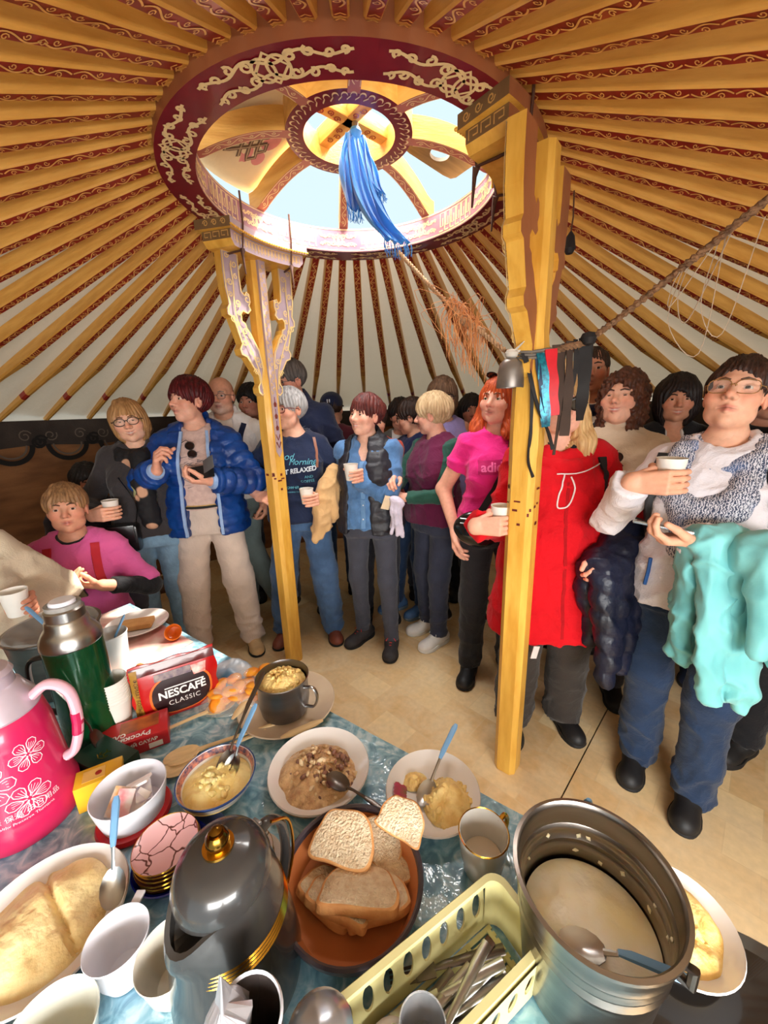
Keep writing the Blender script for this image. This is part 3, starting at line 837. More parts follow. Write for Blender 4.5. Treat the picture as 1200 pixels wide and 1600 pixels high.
    def print_(s, shape, m, cx, cz, off=0.004, name='print', sub=True, rot=0.0, d=(0, -1, 0)):
        """flat lettering (x right as the viewer reads it, y up) pressed onto the chest"""
        v, f = shape
        bm = bmesh.new(); vs = [bm.verts.new(p) for p in v]
        for q in f:
            try: bm.faces.new([vs[i] for i in q])
            except ValueError: pass
        bmesh.ops.triangulate(bm, faces=bm.faces[:])
        for _ in range(3):
            lg = [e for e in bm.edges if e.calc_length() > 0.02]
            if not lg: break
            bmesh.ops.subdivide_edges(bm, edges=lg, cuts=1); bmesh.ops.triangulate(bm, faces=bm.faces[:])
        bm.verts.index_update()
        V = np.array([tuple(q.co) for q in bm.verts]); F = [tuple(q.index for q in fc.verts) for fc in bm.faces]; bm.free()
        c, sn = math.cos(rot), math.sin(rot)
        X = V[:, 0] * c - V[:, 1] * sn; Y = V[:, 0] * sn + V[:, 1] * c
        L = np.stack([-X / s.k + cx, np.full(len(V), 0.0), Y / s.k + cz], 1)
        P, N = s.onto(L, d, off)
        return obj(name, ([tuple(p) for p in P], F), m, s.root, smooth=False)
# ================================================================ the tent
PI = math.pi
RC = (-0.085, 1.768)                   # centre of the crown ring
R_OUT, R_IN, Z_RING, H_RING = 0.668, 0.55, 2.30, 0.105
R_WALL, Z_WALL = 2.78, 1.47
WOOD = mat('ochre_wood', (228, 174, 88), 0.45, rgb2=(208, 150, 66), scale=7, stretch=(1, 6, 6), bump=0.15, bscale=30, coat=0.15)
WOODP = mat('ochre_post', (238, 188, 84), 0.4, rgb2=(218, 160, 60), scale=6, stretch=(5, 5, 1), bump=0.15, bscale=24, coat=0.2)
BROWN = mat('brown_wood', (168, 104, 66), 0.5, rgb2=(146, 86, 54), scale=6, bump=0.1, bscale=30, coat=0.1)
REDP = mat('red_paint', (150, 40, 26), 0.45, var=0.15, scale=30, coat=0.2)
GOLDP = mat('gold_paint', (240, 184, 104), 0.4, var=0.12, scale=50, coat=0.2)
CRIM = mat('crimson_paint', (122, 14, 34), 0.35, var=0.12, scale=12, coat=0.35)
CREAMP = mat('cream_paint', (240, 214, 160), 0.45, var=0.08, scale=40)
LILAC = mat('lilac_paint', (178, 134, 150), 0.4, rgb2=(160, 112, 130), scale=9, coat=0.25)
PALE = mat('pale_lilac_paint', (184, 164, 172), 0.4, rgb2=(166, 146, 160), scale=9, coat=0.25)

# floor: two linoleum sheets printed with blocks, a worn seam between
def lino_mat():
    m = bpy.data.materials.new('linoleum'); m.use_nodes = True; nt = m.node_tree; N = nt.nodes; L = nt.links; b = N['Principled BSDF']
    tc = N.new('ShaderNodeTexCoord'); mp = N.new('ShaderNodeMapping'); mp.inputs['Rotation'].default_value = (0, 0, 0.78); L.new(tc.outputs['Object'], mp.inputs[0])
    br = N.new('ShaderNodeTexBrick'); br.offset = 0.5; br.inputs['Scale'].default_value = 3.1; br.inputs['Mortar Size'].default_value = 0.006; br.inputs['Brick Width'].default_value = 0.62; br.inputs['Row Height'].default_value = 0.46
    br.inputs['Color1'].default_value = lin((236, 208, 158)); br.inputs['Color2'].default_value = lin((208, 162, 104)); br.inputs['Mortar'].default_value = lin((216, 184, 136)); br.inputs['Bias'].default_value = -0.1
    L.new(mp.outputs[0], br.inputs['Vector'])
    n = N.new('ShaderNodeTexNoise'); n.inputs['Scale'].default_value = 5; n.inputs['Detail'].default_value = 6; n.inputs['Distortion'].default_value = 1.2; L.new(mp.outputs[0], n.inputs['Vector'])
    mx = N.new('ShaderNodeMix'); mx.data_type = 'RGBA'; mx.inputs[7].default_value = lin((226, 200, 158))
    r = N.new('ShaderNodeMapRange'); r.inputs[1].default_value = 0.35; r.inputs[2].default_value = 0.7; L.new(n.outputs['Fac'], r.inputs[0]); L.new(r.outputs[0], mx.inputs[0])
    L.new(br.outputs['Color'], mx.inputs[6])
    n3 = N.new('ShaderNodeTexNoise'); n3.inputs['Scale'].default_value = 38; n3.inputs['Detail'].default_value = 5; L.new(mp.outputs[0], n3.inputs['Vector'])
    m2 = N.new('ShaderNodeMix'); m2.data_type = 'RGBA'; m2.blend_type = 'MULTIPLY'; m2.inputs[0].default_value = 0.35; L.new(mx.outputs[2], m2.inputs[6])
    r2 = N.new('ShaderNodeMapRange'); r2.inputs[1].default_value = 0.3; r2.inputs[2].default_value = 0.7; r2.inputs[3].default_value = 0.72; r2.inputs[4].default_value = 1.1; L.new(n3.outputs['Fac'], r2.inputs[0])
    L.new(r2.outputs[0], m2.inputs[7]); L.new(m2.outputs[2], b.inputs['Base Color'])
    b.inputs['Roughness'].default_value = 0.34; b.inputs['Specular IOR Level'].default_value = 0.5
    return m
LINO = lino_mat()
v, f = lathe([(0.0, -0.03), (3.1, -0.03), (3.1, -0.012), (0.0, -0.012)], 64)
floor = obj('floor', ([(x + RC[0], y + RC[1], z) for x, y, z in v], f), mat('dark_boards', (60, 44, 32), 0.8), kind='structure')
def sheet(side):
    a = Vector((0.678, 1.213)); d = Vector((0.916, 0.95)).normalized(); nrm = Vector((d.y, -d.x)) * side
    bm = bmesh.new()
    vs = [bm.verts.new((RC[0] + 3.05 * math.cos(t * PI / 48), RC[1] + 3.05 * math.sin(t * PI / 48), 0.0)) for t in range(96)]
    bm.faces.new(vs)
    bmesh.ops.bisect_plane(bm, geom=bm.verts[:] + bm.edges[:] + bm.faces[:], plane_co=(a.x + nrm.x * 0.003, a.y + nrm.y * 0.003, 0), plane_no=(nrm.x, nrm.y, 0), clear_inner=True)
    r = bmesh.ops.extrude_face_region(bm, geom=bm.faces[:]); bmesh.ops.translate(bm, vec=(0, 0, -0.012), verts=[g for g in r['geom'] if isinstance(g, bmesh.types.BMVert)])
    bmesh.ops.recalc_face_normals(bm, faces=bm.faces); bm.verts.index_update()
    o = ([tuple(q.co) for q in bm.verts], [tuple(q.index for q in fc.verts) for fc in bm.faces]); bm.free(); return o
obj('linoleum_sheet', sheet(-1), LINO, floor, smooth=False)
obj('linoleum_sheet', sheet(1), LINO, floor, smooth=False)

# wall: cloth hanging over the lattice, open behind the camera where the door is
A0, A1 = math.radians(-62), math.radians(242)
WCL = mat('wall_hanging', (150, 104, 66), 0.85, rgb2=(112, 74, 46), scale=3, stretch=(1, 1, 4), bump=0.3, bscale=60)
n = 120; v = []; f = []
for i in range(n + 1):
    a = A0 + (A1 - A0) * i / n
    for z, dr in ((0.0, 0.0), (0.3, 0.004), (0.8, 0.0), (1.2, -0.004), (1.5, 0.0)):
        r = R_WALL + dr + 0.012 * math.sin(i * 1.9) * (1.5 - z)
        v.append((RC[0] + r * math.cos(a), RC[1] + r * math.sin(a), z))
for i in range(n):
    for q in range(4): f.append((i * 5 + q, i * 5 + q + 1, i * 5 + q + 6, i * 5 + q + 5))
wall = obj('wall_back', (v, f), WCL, kind='structure')
v = []; f = []
for i in range(n + 1):
    a = A0 + (A1 - A0) * i / n
    for z, dr in ((1.31, -0.02), (1.40, -0.03), (1.50, -0.022)):
        r = R_WALL + dr + 0.006 * math.sin(i * 2.7)
        v.append((RC[0] + r * math.cos(a), RC[1] + r * math.sin(a), z + 0.012 * math.sin(i * 0.9) * (z < 1.35)))
for i in range(n):
    for q in range(2): f.append((i * 3 + q, i * 3 + q + 1, i * 3 + q + 4, i * 3 + q + 3))
obj('valance', (v, f), mat('dark_valance', (58, 50, 46), 0.8, var=0.3, scale=6, bump=0.3, bscale=80), wall)
wmap = lambda s, t: (RC[0] + (R_WALL - 0.036) * math.cos(PI - s / R_WALL), RC[1] + (R_WALL - 0.036) * math.sin(PI - s / R_WALL), t)
mb = MB(); mg = MB()
for i in range(-3, 9):
    s0 = i * 0.36
    mb.add(strip([(s0 + 0.13 * math.cos(PI + PI * q / 16), 1.325 + 0.12 * math.sin(PI + PI * q / 16)) for q in range(17)], 0.034, wmap))
    mg.add(strip([(s0 + 0.095 * math.cos(PI + PI * q / 16), 1.325 + 0.085 * math.sin(PI + PI * q / 16)) for q in range(17)], 0.012, wmap))
    for sg in (-1, 1):
        mb.add(strip(curl((s0 + sg * 0.19, 1.345), 0.05, 0.4, 1.2, 14, sg), 0.016, wmap))
        mg.add(strip(curl((s0 + sg * 0.10, 1.39), 0.045, 0.4, 1.3, 14, sg), 0.008, wmap))
obj('scroll_braid', mb.get(), mat('black_braid', (22, 20, 20), 0.8), wall); obj('scroll_cord', mg.get(), mat('grey_cord', (104, 92, 82), 0.8), wall)

# roof canvas (thin, lets daylight through) and its rafters
def canvas_mat():
    m = bpy.data.materials.new('canvas'); m.use_nodes = True; nt = m.node_tree; N = nt.nodes; L = nt.links
    b = N['Principled BSDF']; out = N['Material Output']
    b.inputs['Base Color'].default_value = lin((192, 185, 176)); b.inputs['Roughness'].default_value = 0.9
    tr = N.new('ShaderNodeBsdfTranslucent'); tr.inputs[0].default_value = lin((236, 222, 196))
    mx = N.new('ShaderNodeMixShader'); mx.inputs[0].default_value = 0.06
    tc = N.new('ShaderNodeTexCoord'); n = N.new('ShaderNodeTexNoise'); n.inputs['Scale'].default_value = 14; n.inputs['Detail'].default_value = 6; L.new(tc.outputs['Object'], n.inputs['Vector'])
    bp = N.new('ShaderNodeBump'); bp.inputs['Strength'].default_value = 0.35; bp.inputs['Distance'].default_value = 0.02; L.new(n.outputs['Fac'], bp.inputs['Height']); L.new(bp.outputs[0], b.inputs['Normal'])
    L.new(b.outputs[0], mx.inputs[1]); L.new(tr.outputs[0], mx.inputs[2]); L.new(mx.outputs[0], out.inputs['Surface'])
    return m
CANVAS = canvas_mat()
NRAF = 60
RA0, RA1 = math.radians(-90), math.radians(270)
r0, z0, r1, z1 = 0.64, 2.362, R_WALL - 0.01, Z_WALL + 0.02
na, nr = 240, 16; v = []; f = []
for i in range(na + 1):
    a = RA0 + (RA1 - RA0) * i / na
    for k in range(nr + 1):
        t = k / nr; r = r0 + (r1 + 0.12 - r0) * t
        z = z0 + (z1 - z0) * (r - r0) / (r1 - r0) + 0.05 + 0.006 * math.sin(i * 1.7 + k * .8) * t - 0.008 * (1 - abs(2 * ((a * NRAF / (2 * PI)) % 1) - 1)) * (0.3 + t)
        v.append((RC[0] + r * math.cos(a), RC[1] + r * math.sin(a), z))
for i in range(na):
    for k in range(nr): f.append((i * (nr + 1) + k, i * (nr + 1) + k + 1, (i + 1) * (nr + 1) + k + 1, (i + 1) * (nr + 1) + k))
ceiling = obj('ceiling', (v, f), CANVAS, kind='structure')
# one rafter along +x from the ring (x = 0) to the wall
LR = math.hypot(r1 - R_OUT + 0.03, z0 - z1); slope = math.atan2(z1 - z0, r1 - r0)
secs = [(0.0, .040, .050), (0.04, .041, .052), (0.62, .041, .052), (0.70, .036, .044), (0.80, .034, .036), (0.83, .034, .036), (0.92, .032, .032), (1.0, .028, .028)]
xs = sorted(set([s_[0] for s_ in secs] + [0.02, 0.55, 0.575]))
v = []; f = []; mi = []
S_ = np.array(secs)
for t in xs:
    w = np.interp(t, S_[:, 0], S_[:, 1]) / 2; d = np.interp(t, S_[:, 0], S_[:, 2]); c = w * (0.25 if t < .66 else 0.6)
    zt = 0.028; zb = zt - d
    v += [(t * LR, y, z) for y, z in ((-w, zb + c), (-w + c, zb), (w - c, zb), (w, zb + c), (w, zt), (-w, zt))]
for i in range(len(xs) - 1):
    for q in range(6):
        l = (q + 1) % 6; f.append((i * 6 + q, i * 6 + l, i * 6 + 6 + l, i * 6 + 6 + q))
        tm = (xs[i] + xs[i + 1]) / 2
        mi.append(1 if ((q == 1 and 0.02 < tm < 0.575) or (0.80 < tm < 0.83 and q != 4)) else 0)
f += [tuple(range(6))[::-1], tuple((len(xs) - 1) * 6 + k for k in range(6))]; mi += [0, 0]
raf_me = me_from(v, [q[::-1] for q in f], 'rafter', False, None, mi)
raf_me.materials.append(WOOD); raf_me.materials.append(REDP)
rm = lambda s, t: (s, t * 1.5, -0.0255 if s < 0.6 * LR else -0.0245 + 0.02 * (s / LR - 0.62))
mb = MB()
x = 0.05; k = 0
for i in range(3): mb.add(strip([(0.035 + i * .014, -.008), (0.045 + i * .014, 0), (0.035 + i * .014, .008)], 0.004, rm))
x = 0.10
while x < 0.53 * LR:
    sg = 1 if k % 2 == 0 else -1
    mb.add(strip([(x + q * .007, sg * 0.0075 * math.sin(q / 12 * 2 * PI)) for q in range(13)], 0.0034, rm))
    mb.add(strip(curl((x + 0.026, -sg * 0.004), 0.0075, 0.0, 1.1, 9, sg), 0.0026, rm)); mb.add(strip(curl((x + 0.062, sg * 0.004), 0.0075, PI, 1.1, 9, sg), 0.0026, rm))
    if k % 3 == 2: mb.add(strip([(x + .086, -.006), (x + .095, 0), (x + .086, .006), (x + .077, 0)], 0.0028, rm, True))
    x += 0.088; k += 1
for i in range(4): mb.add(strip([(0.545 * LR + i * .016, -.010), (0.545 * LR + .012 + i * .016, 0), (0.545 * LR + i * .016, .010)], 0.005, rm))
orn_me = me_from(*mb.get()[:2], 'painted_scrolls', False)
# outline grounds make the paint read at a distance
orn_me.materials.append(GOLDP)
chev = MB()
for i in range(4): chev.add(strip([(0.585 * LR + i * .02, -.011), (0.585 * LR + .012 + i * .02, 0), (0.585 * LR + i * .02, .011)], 0.008, rm))
chev_me = me_from(*chev.get()[:2], 'painted_chevrons', False); chev_me.materials.append(REDP)
rnd = random.Random(4)
for i in range(NRAF):
    a = 2 * PI * (i + 0.35) / NRAF
    rr = R_OUT - 0.02
    o = obj('rafter', raf_me, None, ceiling, (RC[0] + rr * math.cos(a), RC[1] + rr * math.sin(a), z0), (rnd.uniform(-.08, .08), -slope, a + rnd.uniform(-.006, .006)))
    obj('painted_scrolls', orn_me, None, o); obj('painted_chevrons', chev_me, None, o)

# ---------------------------------------------------------------- crown ring with its spokes
crown = thing('roof_crown', 'round painted wooden crown ring with curved spokes open to the sky', 'roof ring', (RC[0], RC[1], Z_RING))
prof = [(R_IN, H_RING), (R_IN, 0.0), (R_OUT, 0.0), (R_OUT, H_RING), (R_IN, H_RING)]
v, f = lathe(prof, 96); mi = [[1, 0, 2, 3][q % 4] for q in range(len(f))]
ring = obj('ring', (v, [q for q in f], mi), [CRIM, LILAC, BROWN, WOOD], crown, sharp=30)
bm = bmesh.new(); bm.from_mesh(ring.data); bmesh.ops.recalc_face_normals(bm, faces=bm.faces); bm.to_mesh(ring.data); bm.free()
ring.data.set_sharp_from_angle(angle=0.6)
rmid = (R_IN + R_OUT) / 2
amap = lambda s, t: ((rmid + t) * math.cos(s / rmid), (rmid + t) * math.sin(s / rmid), -0.0016)
def scroll_group(c, L, A):
    P = []
    for ro in (-1, 1):
        P.append([(c + L * (q / 40 - .5), ro * A * .46 + A * .22 * math.sin(q / 40 * 6 * PI + ro) * (0.6 + .4 * math.cos((q / 40 - .5) * PI))) for q in range(41)])
        for sg in (-1, 1):
            for j, (u, rr, tn) in enumerate(((.14, .30, 1.2), (.25, .26, 1.15), (.36, .24, 1.1), (.45, .2, 1.0))):
                P.append(curl((c + sg * u * L, ro * A * (.42 + .12 * (j % 2))), rr * A, (0.5 + j) * 1.3, tn, 12, sg * ro))
    for q in (-.05, .05): P.append([(c + q * L + .07 * L * math.cos(t * PI / 10), A * .62 * math.sin(t * PI / 10)) for t in range(21)])
    P.append([(c - .11 * L, 0), (c, A * .8), (c + .11 * L, 0), (c, -A * .8), (c - .11 * L, 0)])
    return P
mb = MB(); per = 2 * PI * rmid / 8
for i in range(8):
    for p in scroll_group((i + 0.5 + 0.18) * per, per * 0.84, 0.056): mb.add(strip(p, 0.0085, amap))
obj('painted_scrolls', mb.get()[:2], CREAMP, crown, smooth=False)
imap = lambda s, t: ((R_IN - 0.0016) * math.cos(s / R_IN), (R_IN - 0.0016) * math.sin(s / R_IN), t)
mb = MB(); per = 2 * PI * R_IN / 8
for i in range(8):
    for p in scroll_group((i + 0.25) * per, per * 0.44, 0.036): mb.add(strip([(a, 0.052 + b) for a, b in p], 0.0055, imap))
    for q in range(6):
        s0 = (i + 0.52) * per + q * per * 0.078; w = per * 0.06
        mb.add(strip([(s0, .016), (s0, .088), (s0 + w, .088), (s0 + w, .034), (s0 + w * .45, .034), (s0 + w * .45, .066)], 0.006, imap))
        mb.add(strip([(s0 + w * .45, .016), (s0 + w * 1.3, .016)], 0.006, imap))
for t in (0.006, 0.099): mb.add(strip([(2 * PI * R_IN * q / 120, t) for q in range(121)], 0.005, imap))
obj('painted_fretwork', mb.get()[:2], CREAMP, crown, smooth=False)
HUB_R, HUB_Z = 0.235, 0.185
dh = lambda r: 0.115 + (HUB_Z + 0.012 - 0.115) * math.sin(PI / 2 * min(1, max(0, (R_IN - r) / (R_IN - HUB_R)))) ** 0.9
for i in range(8):
    az = math.radians(8 + 45 * i); v = []; f = []; mi = []
    nn = 12
    for k in range(nn + 1):
        r = R_IN + 0.05 + (HUB_R - 0.02 - R_IN - 0.05) * k / nn; zb = dh(r) - 0.012; w = 0.021
        v += [(r, -w, zb), (r, w, zb), (r, w, zb + 0.075), (r, -w, zb + 0.075)]
    for k in range(nn):
        for q in range(4):
            l = (q + 1) % 4; f.append((4 * k + q, 4 * k + 4 + q, 4 * k + 4 + l, 4 * k + l)); mi.append(1 if q == 0 else 0)
    f += [(0, 1, 2, 3), (4 * nn + 3, 4 * nn + 2, 4 * nn + 1, 4 * nn)]; mi += [0, 0]
    sp = obj('spoke', (v, f, mi), [WOOD, mat('rose_paint', (188, 112, 96), 0.45, var=.1)], crown, rot=(0, 0, az), sharp=30)
    sm = lambda s, t: (s, t, dh(s) - 0.0136)
    m2 = MB(); x = HUB_R + 0.02; k = 0
    while x < R_IN - 0.03:
        sg = 1 if k % 2 else -1
        m2.add(strip([(x + q * .004, sg * .009 * math.sin(q / 10 * PI)) for q in range(11)], .0035, sm)); m2.add(strip(curl((x + .02, -sg * .006), .008, 0, 1.1, 8, sg), .003, sm)); x += .04; k += 1
    for sg in (-1, 1): m2.add(strip([(HUB_R + .01 + q * .03, sg * .018) for q in range(10)], .003, sm))
    obj('painted_scrolls', m2.get()[:2], CREAMP, sp, smooth=False)
v, f = lathe([(HUB_R, HUB_Z), (HUB_R, HUB_Z + .085), (HUB_R - .065, HUB_Z + .085), (HUB_R - .065, HUB_Z), (HUB_R, HUB_Z)], 64)
hub = obj('hub_ring', (v, [q[::-1] for q in f], [[0, 0, 0, 1][q % 4] for q in range(len(f))]), [WOOD, CRIM], crown, sharp=30)
hm = lambda s, t: ((HUB_R - .032 + t) * math.cos(s), (HUB_R - .032 + t) * math.sin(s), HUB_Z - .0016)
mb = MB()
for i in range(44):
    mb.add(strip([(i * 2 * PI / 44 + .05 * math.cos(q * PI / 6), .006 + .013 * math.sin(q * PI / 6)) for q in range(8)], .007, hm)); mb.add(strip([(i * 2 * PI / 44 + .03, -.012), (i * 2 * PI / 44 + .09, .0)], .006, hm))
obj('painted_leaves', mb.get()[:2], CREAMP, hub, smooth=False)
for i in range(2):
    az = math.radians(40 + 90 * i)
    bmv = box(2 * (HUB_R - 0.05), 0.05, 0.06, (0, 0, HUB_Z + 0.075), 0.006)
    o = obj('cross_beam', bmv, WOOD, crown, rot=(0, 0, az))
    m2 = MB()
    for sg in (-1, 1):
        for q in range(3): m2.add(strip(curl((sg * (.05 + .035 * q), .006 * (-1) ** q), .014, q, 1.3, 10, sg), .005, lambda s, t: (s, t, HUB_Z + .0435)))
    obj('painted_scrolls', m2.get()[:2], REDP, o, smooth=False, kind='stuff')
# canvas flap drawn over the near and left sectors, painted with knots
def dome(r, a, up=0.078): return (r * math.cos(a), r * math.sin(a), dh(r) + up)
KN = mat('knot_paint', (116, 92, 74), 0.6, var=.1); KNL = mat('knot_highlight', (190, 168, 140), 0.6)
COVER = mat('cover_canvas', (236, 220, 184), 0.85, var=0.06, scale=8, bump=0.2, bscale=40)
for i in range(4):
    a0, a1 = math.radians(143 + 45 * i), math.radians(188 + 45 * i); v = []; f = []
    for p in range(9):
        for q in range(9): v.append(dome(R_IN + .08 + (HUB_R - 0.03 - R_IN - .08) * q / 8, a0 + (a1 - a0) * p / 8, 0.080 - 0.004 * math.sin(PI * p / 8)))
    for p in range(8):
        for q in range(8): f.append((p * 9 + q, p * 9 + q + 1, p * 9 + q + 10, p * 9 + q + 9))
    pn = obj('cover_panel', (v, f), COVER, crown)
    am = (a0 + a1) / 2; rm_ = 0.40
    def pm(s, t, lift=0.003): return dome(rm_ + t * 1.5, am + s / rm_, 0.078 - lift)
    cl = MB(); cloudc = mat('cloud_pink', (224, 150, 150), .7, var=.1) if i == 0 else mat('cloud_orange', (222, 146, 30), .7, var=.1)
    for cx, cy, cr in ((-.07, -.03, .032), (-.03, .045, .03), (.03, -.05, .034), (.07, .02, .034), (.0, .0, .03), (.06, .055, .026), (-.085, .03, .022)):
        vv = [pm(cx, cy, .002)] + [pm(cx + cr * math.cos(q * PI / 8), cy + cr * math.sin(q * PI / 8), .002) for q in range(16)]
        cl.add((vv, [(0, q + 1, (q + 1) % 16 + 1) for q in range(16)]))
    obj('painted_cloud', cl.get()[:2], cloudc, pn, smooth=False)
    kn = MB(); kh = MB()
    g = .027
    lines = [[(-2, -1), (2, -1)], [(-2, 0), (2, 0)], [(-2, 1), (2, 1)], [(-1, -2), (-1, 2)], [(0, -2), (0, 2)], [(1, -2), (1, 2)], [(-2, -1), (-2.6, -1), (-2.6, 0), (-2, 0)], [(2, 0), (2.6, 0), (2.6, 1), (2, 1)], [(-1, 2), (-1, 2.6), (0, 2.6), (0, 2)], [(0, -2), (0, -2.6), (1, -2.6), (1, -2)], [(-2, 1), (-2, 2), (-1, 2)], [(2, -1), (2, -2), (1, -2)]]
    rt = lambda p: ((p[0] - p[1]) * g * .72, (p[0] + p[1]) * g * .72)
    for l in lines:
        pts = [rt(p) for p in l]
        if len(pts) == 2: pts = [tuple(np.array(pts[0]) * (1 - q / 4) + np.array(pts[1]) * q / 4) for q in range(5)]
        kn.add(strip(pts, .0135, lambda s, t: pm(s, t, .004))); kh.add(strip(pts, .004, lambda s, t: pm(s, t, .006)))
    obj('painted_knot', kn.get()[:2], KN, pn, smooth=False); obj('painted_knot_line', kh.get()[:2], KNL, pn, smooth=False)
# weathered board with a flue hole in an open sector
bm = bmesh.new(); no = 24
outer = [(.15 * (1 if abs(math.cos(t)) > .7 else 1) * math.copysign(min(1, abs(math.cos(t)) * 1.3), math.cos(t)), .085 * math.copysign(min(1, abs(math.sin(t)) * 1.3), math.sin(t))) for t in [2 * PI * q / no for q in range(no)]]
hole = [(.042 * math.cos(2 * PI * q / no), .042 * math.sin(2 * PI * q / no)) for q in range(no)]
v = []; f = []
for z in (0, .014):
    v += [(x, y, z) for x, y in outer] + [(x, y, z) for x, y in hole]
for q in range(no):
    l = (q + 1) % no
    f += [(q, l, no + l, no + q)[::-1], (2 * no + q, 2 * no + l, 3 * no + l, 3 * no + q), (q, l, 2 * no + l, 2 * no + q), (no + l, no + q, 3 * no + q, 3 * no + l)]
a = math.radians(29); fb = obj('flue_board', (v, f), mat('weathered_board', (122, 104, 82), .8, rgb2=(90, 78, 62), scale=5, stretch=(1, 8, 1)), crown, (0.42 * math.cos(a), 0.42 * math.sin(a), dh(.42) + .066), (0, 0.16, a + .08), label='weathered board with a round flue hole', sharp=30)

# ---------------------------------------------------------------- the two carved posts
def post(label, base, D, face, twist=0.0, ha0=22, off=0.0):
    """own +y faces the centre of the tent"""
    to = Vector((RC[0] - base[0], RC[1] - base[1])); D = to.length
    rz = math.atan2(to.y, to.x) - PI / 2
    t = thing('support_post', label, 'post', (base[0], base[1], 0), rz)
    v = []; f = []
    ring = [(-.5, -.3), (-.3, -.5), (.3, -.5), (.5, -.3), (.5, .3), (.3, .5), (-.3, .5), (-.5, .3)]
    st = [(0.0, .084), (0.01, .09), (0.35, .092), (0.9, .094), (1.32, .094), (1.36, .098), (1.66, .094), (1.72, .082), (2.215, .078)]
    for z, w in st: v += [(x * w, y * w, z) for x, y in ring]
    for i in range(len(st) - 1):
        for q in range(8):
            l = (q + 1) % 8; f.append((i * 8 + q, i * 8 + l, i * 8 + 8 + l, i * 8 + 8 + q))
    f.append(tuple(range(8))[::-1]); f.append(tuple((len(st) - 1) * 8 + q for q in range(8)))
    tw = math.radians(twist)
    sh = obj('shaft', (v, f), WOODP, t, rot=(0, 0, tw), sharp=25)
    m2 = MB()
    rr = random.Random(3)
    for i in range(26):   # worn remains of a painted band
        a = rr.randrange(8); z = rr.choice((1.09, 1.12, 1.14, 1.15, 1.17, 1.215)) + rr.uniform(-.006, .006); w = .0945
        p0, p1 = ring[a], ring[(a + 1) % 8]; u0 = rr.uniform(0, .5); u1 = u0 + rr.uniform(.2, .5)
        q0 = [(p0[j] + (p1[j] - p0[j]) * u0) * w * 1.02 for j in (0, 1)]; q1 = [(p0[j] + (p1[j] - p0[j]) * u1) * w * 1.02 for j in (0, 1)]; h = rr.uniform(.004, .016)
        m2.add(([(q0[0], q0[1], z), (q1[0], q1[1], z), (q1[0], q1[1], z + h), (q0[0], q0[1], z + h)], [(0, 1, 2, 3)]))
    obj('worn_paint', m2.get()[:2], mat('worn_maroon', (110, 34, 22), .6, var=.3, scale=60), sh, smooth=False, kind='stuff')
    # front spine
    sp = obj('spine', prism([(-.017, 1.30), (0, 1.27), (.017, 1.30), (.02, 1.66), (.021, 2.215), (-.021, 2.215), (-.02, 1.66)], .02), [PALE], t, (-.043 * math.sin(tw), .043 * math.cos(tw), 0), (0, 0, tw), smooth=False)
    m2 = MB(); fr = lambda s, tt: (tt, .0115, s)
    x = 1.60
    while x < 2.18:
        m2.add(strip(curl((x, .006), .009, 0, 1.2, 9), .0035, fr)); m2.add(strip(curl((x + .02, -.006), .009, PI, 1.2, 9, -1), .0035, fr)); x += .04
    for sg in (-1, 1): m2.add(strip([(1.31, sg * .014), (2.2, sg * .018)], .003, fr))
    obj('painted_scrolls', m2.get()[:2], mat('gilt_line', (214, 176, 110), .4), sp, smooth=False, kind='stuff')
    m2 = MB()
    for z in (1.32, 1.36): m2.add(strip([(z + .03, -.014), (z, 0), (z + .03, .014)], .009, fr))
    for z in (1.41, 1.47, 1.53): m2.add(([fr(z, -.007), fr(z + .016, -.01), fr(z + .03, 0), fr(z + .016, .01), fr(z, .007)], [(0, 1, 2, 3, 4)])); m2.add(strip([(z + .028, 0), (z + .05, 0)], .004, fr))
    obj('painted_buds', m2.get()[:2], mat('maroon_paint', (112, 48, 36), .5), sp, smooth=False)
    # carved wings
    half = [(.03, 1.60), (.052, 1.585), (.07, 1.60), (.072, 1.625), (.058, 1.645), (.062, 1.68), (.09, 1.72), (.12, 1.765), (.148, 1.775), (.155, 1.80), (.14, 1.825), (.158, 1.88), (.176, 1.935), (.198, 1.945), (.2, 1.97), (.186, 1.99), (.198, 2.06), (.2, 2.13), (.198, 2.21), (.118, 2.21), (.12, 2.12), (.116, 2.055), (.098, 2.04), (.088, 2.058), (.074, 2.05), (.07, 2.02), (.08, 2.0), (.072, 1.982), (.09, 1.965), (.118, 1.972), (.132, 1.955), (.13, 1.925), (.112, 1.915), (.106, 1.895), (.085, 1.87), (.07, 1.84), (.046, 1.80), (.038, 1.76), (.03, 1.72)]
    for sg in (-1, 1):
        ol = [(sg * x, z) for x, z in half]
        if sg < 0: ol = ol[::-1]
        vv, ff = prism(ol, .05)
        mi = []
        for q in ff:
            nrm = (Vector(vv[q[1]]) - Vector(vv[q[0]])).cross(Vector(vv[q[2]]) - Vector(vv[q[0]])).normalized()
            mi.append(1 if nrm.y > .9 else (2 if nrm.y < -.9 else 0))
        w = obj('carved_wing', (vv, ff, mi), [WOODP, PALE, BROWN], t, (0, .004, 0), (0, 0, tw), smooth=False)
        fm = lambda s, tt: (sg * s, .0305, tt)
        m2 = MB()
        inn = [(x * .97 + .003, z * .998 + .004) for x, z in half]
        cen = [(.05, 1.62), (.06, 1.70), (.08, 1.76), (.11, 1.83), (.135, 1.88), (.155, 1.93), (.16, 2.0), (.155, 2.08), (.16, 2.16)]
        m2.add(strip(spline(cen, 5), .006, fm))
        for q, (x, z) in enumerate(cen[1:]): m2.add(strip(curl((x + .018 * (-1) ** q, z), .016, q, 1.3, 11, (-1) ** q), .005, fm)); m2.add(strip(curl((x - .016 * (-1) ** q, z + .03), .012, q + 2, 1.2, 10, -(-1) ** q), .0045, fm))
